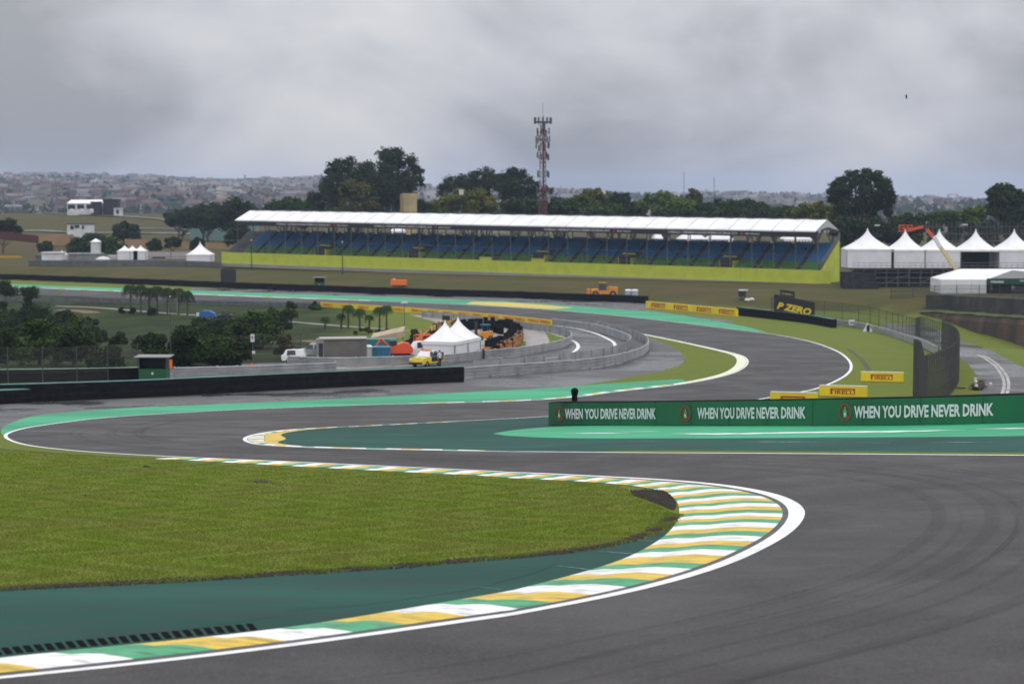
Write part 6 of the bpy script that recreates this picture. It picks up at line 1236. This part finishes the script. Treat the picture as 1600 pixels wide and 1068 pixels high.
g = G(201, 594); t = tag(MB().lathe([(.001, 0), (.22, 0), (.2, .5), (.05, .62), (.001, .62)], 8).build('white_marker', M_WH), 'small white marker by the tyre wall left of the marshal hut', 'marker'); t.location = g
# orange block, telehandler, camera stand on the bank
g = GD(623, 413); t = thing('orange_container', (g[0], g[1], g[2] + .3), -.1, 'bright orange low container on top of the far tyre wall', 'container'); MB().box((0, 0, .75), (3.3, 1.2, 1.1)).build('tub', M_OR, t); MB().box((-1.0, 0, 1.35), (.4, .5, .35)).build('lid_box', M_WH, t); MB().box((0, 0, .12), (2.8, 1.0, .2)).build('skids', M_DARK, t)
g = GD(944, 379); t = thing('loader', (g[0], g[1], g[2] + .1), R(4), 'orange telescopic loader with dark cab parked on the bank by the portable toilets', 'loader')
MB().prism([(-2.6,.6),(2.5,.6),(2.6,1.9),(1.0,2.0),(.8,1.3),(-1.6,1.25),(-2.6,1.5)], -.8, .8).build('body', M_ORG, t); MB().box((-.3, 0, 1.9), (1.5, 1.3, 1.5), taper=.85).build('cab', M_GLASS, t); MB().box((-.3, 0, 2.72), (1.3, 1.2, .12)).build('cab_roof', M_ORG, t); MB().bar((2.0, .5, 1.7), (-2.6, .5, 1.3), .2, 4).build('boom', M_ORG, t); MB().box((-3.0, 0, 1.1), (.5, 1.8, .9)).build('bucket', M_ORG, t)
for x in (-1.7, 1.6): wheel(t, x, -.85, .62, .4); wheel(t, x, .85, .62, .4)
g = GD(1160, 362); t = thing('camera_stand', g, 0, 'dark camera stand with white top and white sacks on the brown bank', 'camera stand'); MB().box((0, 0, 1.1), (1.3, 1.0, 1.0)).build('box', M_FAS, t); MB().box((.2, 0, 1.75), (1.6, 1.1, .18)).build('roof', M_WH, t)
for a in ((-.5, -.4), (.5, -.4), (0, .4)): MB().bar((a[0], a[1], -.2), (a[0] * .6, a[1] * .6, .7), .05, 4).build('leg', M_DARK, t)
for i, (px, lb) in enumerate(((1168, 'left white sack lying by the camera stand on the bank'), (1175, 'right white sack lying by the camera stand on the bank'))):
    g = GD(px, 360); o = MB().lathe([(.001, 0), (.45, .02), (.55, .25), (.4, .5), (.001, .6)], 8).build('sack', M_WH, None, True); o.location = (g[0], g[1], g[2]); o.rotation_euler = (0, .2, i); tag(o, lb, 'sack', 'white sacks on the bank')
g = GD(1334, 318); t = thing('white_chair', g, .3, 'white plastic seat like object behind the catch fence', 'chair'); MB().box((0, 0, .5), (1.0, .8, .12)).build('seat', M_WH, t); MB().box((0, .4, .9), (1.0, .1, .8)).build('backrest', M_WH, t)
for a in ((-.4, -.3), (.4, -.3), (.4, .3), (-.4, .3)): MB().bar((a[0], a[1], 0), (a[0], a[1], .5), .05, 4).build('leg', M_WH, t)
g = GD(1357, 312); t = thing('white_tarpaulin', g, 0, 'pale triangular tarpaulin with dark middle behind the catch fence', 'tarpaulin'); MB().add([(-.8, 0, 0), (.8, 0, 0), (0, .2, 1.5), (-.5, .8, 0), (.6, .8, 0)], [(0, 1, 2), (1, 4, 2), (4, 3, 2), (3, 0, 2)]).build('cover', M_WH, t); MB().box((.1, -.06, .6), (.45, .05, 1.0)).build('dark_sign', M_BV, t)
# pile of tyres and sacks between the fence and the back road
g = G(1528, 608); t = thing('rubble_pile', g, 0, 'dark heap with a few white stones beside the back road', 'heap'); c = link('heap', crown_mesh([(0, 0, .1, .6), (.5, 1.2, .15, .6), (.9, 2.6, .1, .55), (-.3, -1.0, .1, .5)], 2500, .07, 5, mat('brown rubble', (.07, .055, .04), .9, island=(.13, .11, .085))), t)
for i, (a, b) in enumerate(((.4, 2.8), (0, .8), (.9, -.6), (-.5, -1.5))): MB().lathe([(.001, 0), (.16, .03), (.15, .2), (.001, .26)], 6, (a, b, .5 - i * .05)).build('stone', M_WH, t)
g = G(1488, 607); o = tag(MB().box((0, 0, .12), (2.2, .15, .12), ry=.06).build('plank', mat('red brown plank', (.12, .03, .02), .7)), 'reddish plank lying on the grass by the dark curved fence', 'plank'); o.location = g
# blue covered things left of the infield
g = G(325, 499); t = thing('covered_cart', g, 0, 'blue covered cart with a white end parked on the infield left of the path', 'cart'); MB().prism([(-1.4,.5),(1.3,.5),(1.2,1.0),(.4,1.5),(-.8,1.55),(-1.35,1.2)], -.8, .8).build('blue_cover', mat('blue cover', (.02, .11, .33), .5), t); MB().box((-1.5, 0, .85), (.7, 1.2, .55)).build('white_end', M_WH, t)
for x in (-.9, .9): wheel(t, x, -.6, .35); wheel(t, x, .6, .35)
g = G(352, 501); t = thing('trailer', g, 0, 'dark loaded trailer next to the blue covered cart', 'trailer'); MB().box((0, 0, .75), (2.6, 1.4, .5)).build('bed', M_BV, t); MB().lathe([(.001, 1.0), (.7, 1.0), (.55, 1.7), (.001, 1.8)], 7).build('load', M_DARK, t); wheel(t, 0, -.7, .35); wheel(t, 0, .7, .35)
# ------------------------------------------------------------------ boom lift
g = GD(1508, 379); D = g[1]; t = thing('boom_lift', g, 0, 'red and cream telescopic boom lift reaching over the big white tents', 'boom lift'); P_ = lambda px, py: tuple(PD(px, py, D) - g)
M_CR = mat('cream boom', (.60, .50, .26), .5)
def beam(mb, p, q, w_):
    p, q = Vector(p), Vector(q); d = (q - p).normalized(); n = Vector((-d.z, 0, d.x)) * w_ / 2; y = Vector((0, w_ / 2, 0)); return mb.add([p - n - y, p + n - y, p + n + y, p - n + y, q - n - y, q + n - y, q + n + y, q - n + y], [(0, 1, 2, 3), (7, 6, 5, 4), (0, 4, 5, 1), (1, 5, 6, 2), (2, 6, 7, 3), (3, 7, 4, 0)])
beam(MB(), P_(1500, 430), P_(1466, 381), .62).build('lower_boom', M_CR, t); beam(MB(), P_(1469, 386), P_(1459, 369), .66).build('marking_plate', M_WV, t); beam(MB(), P_(1462, 375), P_(1446, 355), .55).build('upper_boom', M_REDM, t); beam(MB(), P_(1447, 353), P_(1420, 360), .45).build('jib', M_REDM, t); MB().box(P_(1445.5, 354.5), (.8, .7, .8)).build('knuckle', M_DARK, t)
m = MB(); b0 = Vector(P_(1415, 361))
for z in (0, .55, 1.1):
    for a, b in (((-1.2, -.5), (1.2, -.5)), ((-1.2, .5), (1.2, .5)), ((-1.2, -.5), (-1.2, .5)), ((1.2, -.5), (1.2, .5))): m.bar(b0 + Vector((*a, z)), b0 + Vector((*b, z)), .05, 4)
for x in (-1.2, -.4, .4, 1.2):
    for y in (-.5, .5): m.bar(b0 + Vector((x, y, 0)), b0 + Vector((x, y, 1.1)), .05, 4)
m.build('basket', M_REDM, t); MB().prism([(-1.6,.5),(1.6,.5),(1.5,1.6),(-1.2,1.7)], -1, 1).build('chassis', M_CR, t)
for x in (-1.2, 1.2): wheel(t, x, -1, .5, .35); wheel(t, x, 1, .5, .35)
# utility pole behind the trees on the right
g = GD(1430, 560); z1 = PD(1430, 324, 560)[2] - g[2]; t = thing('utility_pole', g, 0, 'wooden utility pole with cross arms above the trees right of the big round tree', 'pole'); MB().bar((0, 0, 0), (0, 0, z1), .16).build('pole', M_BARK, t); MB().box((0, 0, z1 - .9), (3.0, .15, .18)).build('cross_arm', M_BARK, t); MB().box((.3, 0, z1 - 2.0), (2.2, .15, .18)).build('cross_arm', M_BARK, t)
# ------------------------------------------------------------------ people
M_SKIN = mat('skin', (.30, .17, .11), .6); M_HAIR = mat('dark hair', (.02, .015, .012), .8)
def person(g, rz, label, top, bottom, h=1.74, group=None):
    """one continuous body grown with a skin modifier, clothes as material zones; face, hair as children"""
    s = h / 1.74; J = {'pel': (0, 0, .93), 'wst': (0, .0, 1.08), 'chs': (0, 0, 1.30), 'nck': (0, .0, 1.47), 'hd0': (0, -.01, 1.56), 'hd1': (0, -.01, 1.68)}; E = [('pel', 'wst'), ('wst', 'chs'), ('chs', 'nck'), ('nck', 'hd0'), ('hd0', 'hd1')]
    Rr = {'pel': .15, 'wst': .135, 'chs': .155, 'nck': .058, 'hd0': .088, 'hd1': .085}
    for k, sg in (('l', -1), ('r', 1)):
        st = .08 * sg
        J.update({k+'sh': (.19*sg, 0, 1.41), k+'el': (.25*sg, .02, 1.13), k+'wr': (.24*sg, -.08, .89), k+'pa': (.235*sg, -.10, .80), k+'hp': (.09*sg, 0, .88), k+'kn': (.10*sg, -.02+st*.3, .49), k+'an': (.11*sg, .02+st, .09), k+'to': (.12*sg, -.14+st, .035)})
        Rr.update({k+'sh': .062, k+'el': .045, k+'wr': .03, k+'pa': .034, k+'hp': .09, k+'kn': .06, k+'an': .043, k+'to': .038})
        E += [('chs', k+'sh'), (k+'sh', k+'el'), (k+'el', k+'wr'), (k+'wr', k+'pa'), ('pel', k+'hp'), (k+'hp', k+'kn'), (k+'kn', k+'an'), (k+'an', k+'to')]
        for f, (dx, dy, L_) in enumerate(((-.02, -.03, .075), (-.007, -.02, .085), (.007, -.01, .08), (.02, 0, .065), (-.035*sg, -.035, .05))):
            J[k+'f%d' % f] = (.235*sg + dx, -.11 + dy, .80 - L_); Rr[k+'f%d' % f] = .009; E.append((k+'pa', k+'f%d' % f))
    ks = list(J); me = bpy.data.meshes.new('body'); me.from_pydata([tuple(c * s for c in J[k]) for k in ks], [(ks.index(a), ks.index(b)) for a, b in E], [])
    o = bpy.data.objects.new('body', me); COL.objects.link(o); md = o.modifiers.new('s', 'SKIN')
    for i, k in enumerate(ks): me.skin_vertices[0].data[i].radius = (Rr[k] * s, Rr[k] * s * (.78 if k in ('chs', 'wst', 'pel') else 1)); me.skin_vertices[0].data[i].use_root = k == 'pel'
    sb_ = o.modifiers.new('u', 'SUBSURF'); sb_.levels = 1; sb_.render_levels = 1
    dg = bpy.context.evaluated_depsgraph_get(); m2 = bpy.data.meshes.new_from_object(o.evaluated_get(dg)); bpy.data.objects.remove(o)
    m2.materials.clear(); [m2.materials.append(x) for x in (top, bottom, M_SKIN, M_TYRE)]
    for p in m2.polygons:
        z = p.center.z / s; x = abs(p.center.x) / s; p.use_smooth = True
        p.material_index = 3 if z < .09 else 2 if z > 1.49 or (x > .19 and z < 1.12) else 1 if z < .98 and x < .2 else 0
    t = thing('person', g, rz, label, 'person', group); link('body', m2, t)
    MB().lathe([(.001, .125), (.06, .115), (.092, .06), (.096, .0), (.085, -.04), (.07, -.04)], 10, (0, .012, 1.66 * s)).build('hair', M_HAIR, t, True); return t
g = G(687, 574); person((g[0], g[1], g[2]), R(30), 'person in a white shirt and dark trousers standing beside the yellow pickup', M_WH, M_BV)
person((PD(1583, 459, 361)[0], 361.2, mz), 0, 'person in a light blue shirt standing under the green sign of the marquee', mat('light blue cloth', (.35, .42, .55), .8), M_BV); person((PD(1549, 459, 361)[0], 361.2, mz), .6, 'person in dark clothes with a white cap by the left post of the marquee front', mat('dark cloth', (.05, .055, .07), .8), M_BV)
# ------------------------------------------------------------------ bird
p = PD(1416, 151, 90); t = thing('bird', p, .95, 'small dark bird gliding in the grey sky at the upper right', 'bird')
MB().lathe([(.001, -.12), (.02, -.09), (.032, 0), (.028, .06), (.012, .10), (.001, .13)], 8).build('body', M_BV, t, True)
for sg, tip in ((-1, .035), (1, -.06)): MB().add([(0, 0, .01), (sg*.07, .03, .035), (sg*.13, .05, tip), (sg*.15, .04, tip - .02), (sg*.07, -.02, .02), (0, -.03, 0), (0, 0, .0), (sg*.07, .03, .03), (sg*.13, .05, tip - .004), (sg*.15, .04, tip - .024), (sg*.07, -.02, .015), (0, -.03, -.008)], [(0, 1, 4, 5), (1, 2, 3, 4), (11, 10, 7, 6), (10, 9, 8, 7)]).build('wing', M_BV, t)
# ------------------------------------------------------------------ distant city
r = np.random.default_rng(11); hm = []; cols = [(.22,.14,.115),(.30,.22,.19),(.42,.38,.32),(.50,.48,.45),(.22,.21,.21),(.26,.17,.14),(.38,.33,.26),(.16,.16,.17),(.30,.28,.27)]
cn = ['terracotta', 'pale brick', 'cream', 'off white', 'grey', 'brown', 'sand coloured', 'dark grey', 'dusty']
roofc = mat('clay roofs', (.085, .048, .040), .8); roofg = mat('fibre roofs', (.13, .13, .135), .8); wdk = M_FAS
for i, c in enumerate(cols):
    for k in range(2):
        c = tuple(q * .55 for q in c); wl2 = mat('house wall %d' % i, c, .85); mb = MB(); w_, d_, h_ = r.uniform(10, 17), r.uniform(9, 13), r.uniform(5, 9)
        mb.box((0, 0, h_/2 - 3), (w_, d_, h_ + 6)); mb.mat(1)
        if k: mb.add([(-w_/2-.4, -d_/2-.4, h_), (w_/2+.4, -d_/2-.4, h_), (w_/2+.4, d_/2+.4, h_), (-w_/2-.4, d_/2+.4, h_), (-w_/2, 0, h_+2.2), (w_/2, 0, h_+2.2)], [(0, 1, 5, 4), (1, 2, 5), (2, 3, 4, 5), (3, 0, 4)])
        else: mb.box((w_*.1, 0, h_ + .6), (w_ * .55, d_ * .6, 1.4))
        mb.mat(2)
        for x in np.arange(-w_/2 + 1.5, w_/2 - 1, 3.4):
            for z in np.arange(1.2, h_ - 1.5, 3): mb.add([(x, -d_/2 - .05, z), (x + 1.5, -d_/2 - .05, z), (x + 1.5, -d_/2 - .05, z + 1.4), (x, -d_/2 - .05, z + 1.4)], [(0, 1, 2, 3)])
        hm.append((mb.mesh('house', [wl2, roofc if (i + k) % 2 else roofg, wdk]), i))
sites = []
N_ = 4200
py = r.uniform(0, 1, N_); D_ = 1750 + 3250 * py ** .9; u = np.where(r.random(N_) < .62, r.uniform(-.265, -.045, N_), r.uniform(-.045, .262, N_)); den = .5 + .5 * np.sin(u * 70 + D_ / 260) * np.sin(D_ / 170 + u * 31); keep = (r.random(N_) < .35 + .75 * den)
D_, u = D_[keep], u[keep]; X_ = u * D_; Z_ = zt(X_, D_)
# which sites the photo can see: above the near ridge and tree line
vis = 300 - Z_ / D_ * F < np.interp(800 + u * F, [0, 260, 480, 700, 1000, 1280, 1400, 1600], [332, 332, 330, 302, 298, 330, 332, 305]) + 3
D_, X_, Z_ = D_[vis], X_[vis], Z_[vis]; o_ = np.argsort(D_); rest_ = [MB() for _ in cols]; print('houses', len(o_))
HM = [mat('house wall %d' % i, c) for i, c in enumerate(cols)]; RV, RF, RM = [], [], []
for n_i, k in enumerate(o_):
    if n_i < 300:
        me, ci = hm[int(r.integers(0, len(hm)))]; o = link('house', me); o.location = (X_[k], D_[k], Z_[k]); o.rotation_euler = (0, 0, r.uniform(-.6, .6)); o.scale = (1, 1, r.choice([1, 1, 1.3, 1.6])); tag(o, 'small %s house in the hazy city spread over the distant hillside' % cn[ci], 'house', '%s houses of the distant city' % cn[ci])
    else:
        w_, d_, h_ = r.uniform(9, 20) / 2, r.uniform(8, 14) / 2, r.uniform(5, 11); a = r.uniform(-.6, .6); ca, sa = math.cos(a), math.sin(a); b = len(RV)
        for z in (-4, h_):
            for p_, q_ in ((-1, -1), (1, -1), (1, 1), (-1, 1)): RV.append((X_[k] + p_*w_*ca - q_*d_*sa, D_[k] + p_*w_*sa + q_*d_*ca, Z_[k] + z))
        ci = int(r.integers(0, len(cols))); RF += [(b, b+1, b+5, b+4), (b+1, b+2, b+6, b+5), (b+2, b+3, b+7, b+6), (b+3, b, b+4, b+7), (b+4, b+5, b+6, b+7)]; RM += [ci] * 4 + [len(cols) + (ci % 2)]
me = npmesh('distant_houses', RV, RF, HM + [roofc, roofg]); me.polygons.foreach_set('material_index', RM); tag(link('distant_houses', me), 'countless tiny houses covering the farthest hills', 'houses', kind='stuff')
# blocks of flats
M_APT = [mat('flats pale', (.48, .46, .42), .8), mat('flats sand', (.40, .33, .25), .8), mat('flats grey', (.33, .34, .36), .8)]
for i, (px, top, wp, D) in enumerate(((212, 297, 4, 2400), (276, 288, 7, 3000), (282, 290, 4, 2600), (345, 292, 10, 2200), (352, 294, 6, 2100), (248, 290, 8, 2900), (100, 271, 5, 4300), (78, 271, 5, 4300), (176, 279, 4, 3900), (235, 325, 6, 2000), (298, 298, 6, 2500), (430, 300, 8, 2600), (462, 292, 7, 3300), (330, 284, 4, 3600), (385, 283, 5, 4000), (528, 283, 6, 4200), (872, 297, 5, 4300), (882, 296, 4, 4300), (895, 295, 7, 4200), (937, 293, 2, 4200), (1408, 314, 10, 3800), (1418, 313, 9, 3800), (1438, 318, 7, 3700), (1478, 318, 8, 3600), (1500, 320, 10, 3700), (1300, 318, 6, 3600), (1235, 309, 9, 4100))):
    g = GD(px, D); H = max(PD(px, top, D)[2] - g[2], 8); w_ = wp * D / F; t = thing('apartment_block', g, r.uniform(-.3, .3), ['pale', 'sand coloured', 'grey'][i % 3] + ' block of flats number of storeys above the hazy houses' if False else ['pale', 'sand coloured', 'grey'][i % 3] + ' block of flats rising out of the hazy distant city', 'apartment block', ['pale', 'sand coloured', 'grey'][i % 3] + ' distant blocks of flats')
    MB().box((0, 0, H / 2 - 4), (w_, w_ * .8, H + 8)).build('wall', M_APT[i % 3], t); m = MB()
    for z in np.arange(3, H - 2, 3.5):
        for x in np.linspace(-w_ * .38, w_ * .38, 4): m.add([(x - w_*.06, -w_ * .4 - .1, z), (x + w_*.06, -w_ * .4 - .1, z), (x + w_*.06, -w_ * .4 - .1, z + 1.7), (x - w_*.06, -w_ * .4 - .1, z + 1.7)], [(0, 1, 2, 3)])
    if m.v: tag(m.build('windows', M_FAS, t), kind='stuff')
    MB().box((0, 0, H + 1.2), (w_ * .3, w_ * .3, 2.6)).build('roof_tank', M_APT[(i + 1) % 3], t)
# far woods between the houses
k = 900; Dw = 1500 + 3200 * r.random(k) ** .8; uw = np.where(r.random(k) < .6, r.uniform(-.27, -.05, k), r.uniform(-.05, .27, k)); Pw = []; 
Q = np.repeat(np.stack([uw * Dw, Dw, zt(uw * Dw, Dw) + 3], 1), 26, 0) + r.normal(0, 1, (k * 26, 3)) * np.array([16, 12, 3.0]); nn_ = r.normal(0, 1, Q.shape); nn_ /= np.linalg.norm(nn_, axis=1)[:, None]; uu = np.cross(nn_, r.normal(size=Q.shape)); uu /= np.linalg.norm(uu, axis=1)[:, None]; vv_ = np.cross(nn_, uu); sz = r.uniform(2, 4.5, (len(Q), 1))
Vw = np.stack([Q - uu * sz, Q + vv_ * sz, Q + uu * sz, Q - vv_ * sz], 1).reshape(-1, 3); tag(link('distant_wood', npmesh('distant_wood', Vw, np.arange(len(Vw)).reshape(-1, 4), LV['dark'])), 'dark patches of woodland among the distant houses', 'wood', kind='stuff')
# wood filling the gap right behind the stand
# ------------------------------------------------------------------ haze
hx = bpy.data.materials.new('haze air'); hx.use_nodes = True; t_ = hx.node_tree; t_.nodes.clear(); o1 = t_.nodes.new('ShaderNodeOutputMaterial'); pv = t_.nodes.new('ShaderNodeVolumePrincipled')
pv.inputs['Color'].default_value = (.60, .73, 1.0, 1); pv.inputs['Density'].default_value = .0001; pv.inputs['Anisotropy'].default_value = .1; t_.links.new(pv.outputs[0], o1.inputs['Volume'])
zlo, zhi = float(GZ.min()) - 1.0, 75.0; X0 = float(XS[-1]) + 5; Y0, Y1 = float(YS[0]) - 5, float(YS[-1]) + 5
hz_ = MB().add([(x, y, z) for z in (zlo, zhi) for x, y in ((-X0, Y0), (X0, Y0), (X0, Y1), (-X0, Y1))], [(0, 3, 2, 1), (4, 5, 6, 7), (0, 1, 5, 4), (1, 2, 6, 5), (2, 3, 7, 6), (3, 0, 4, 7)]).build('haze', hx); tag(hz_, kind='stuff')
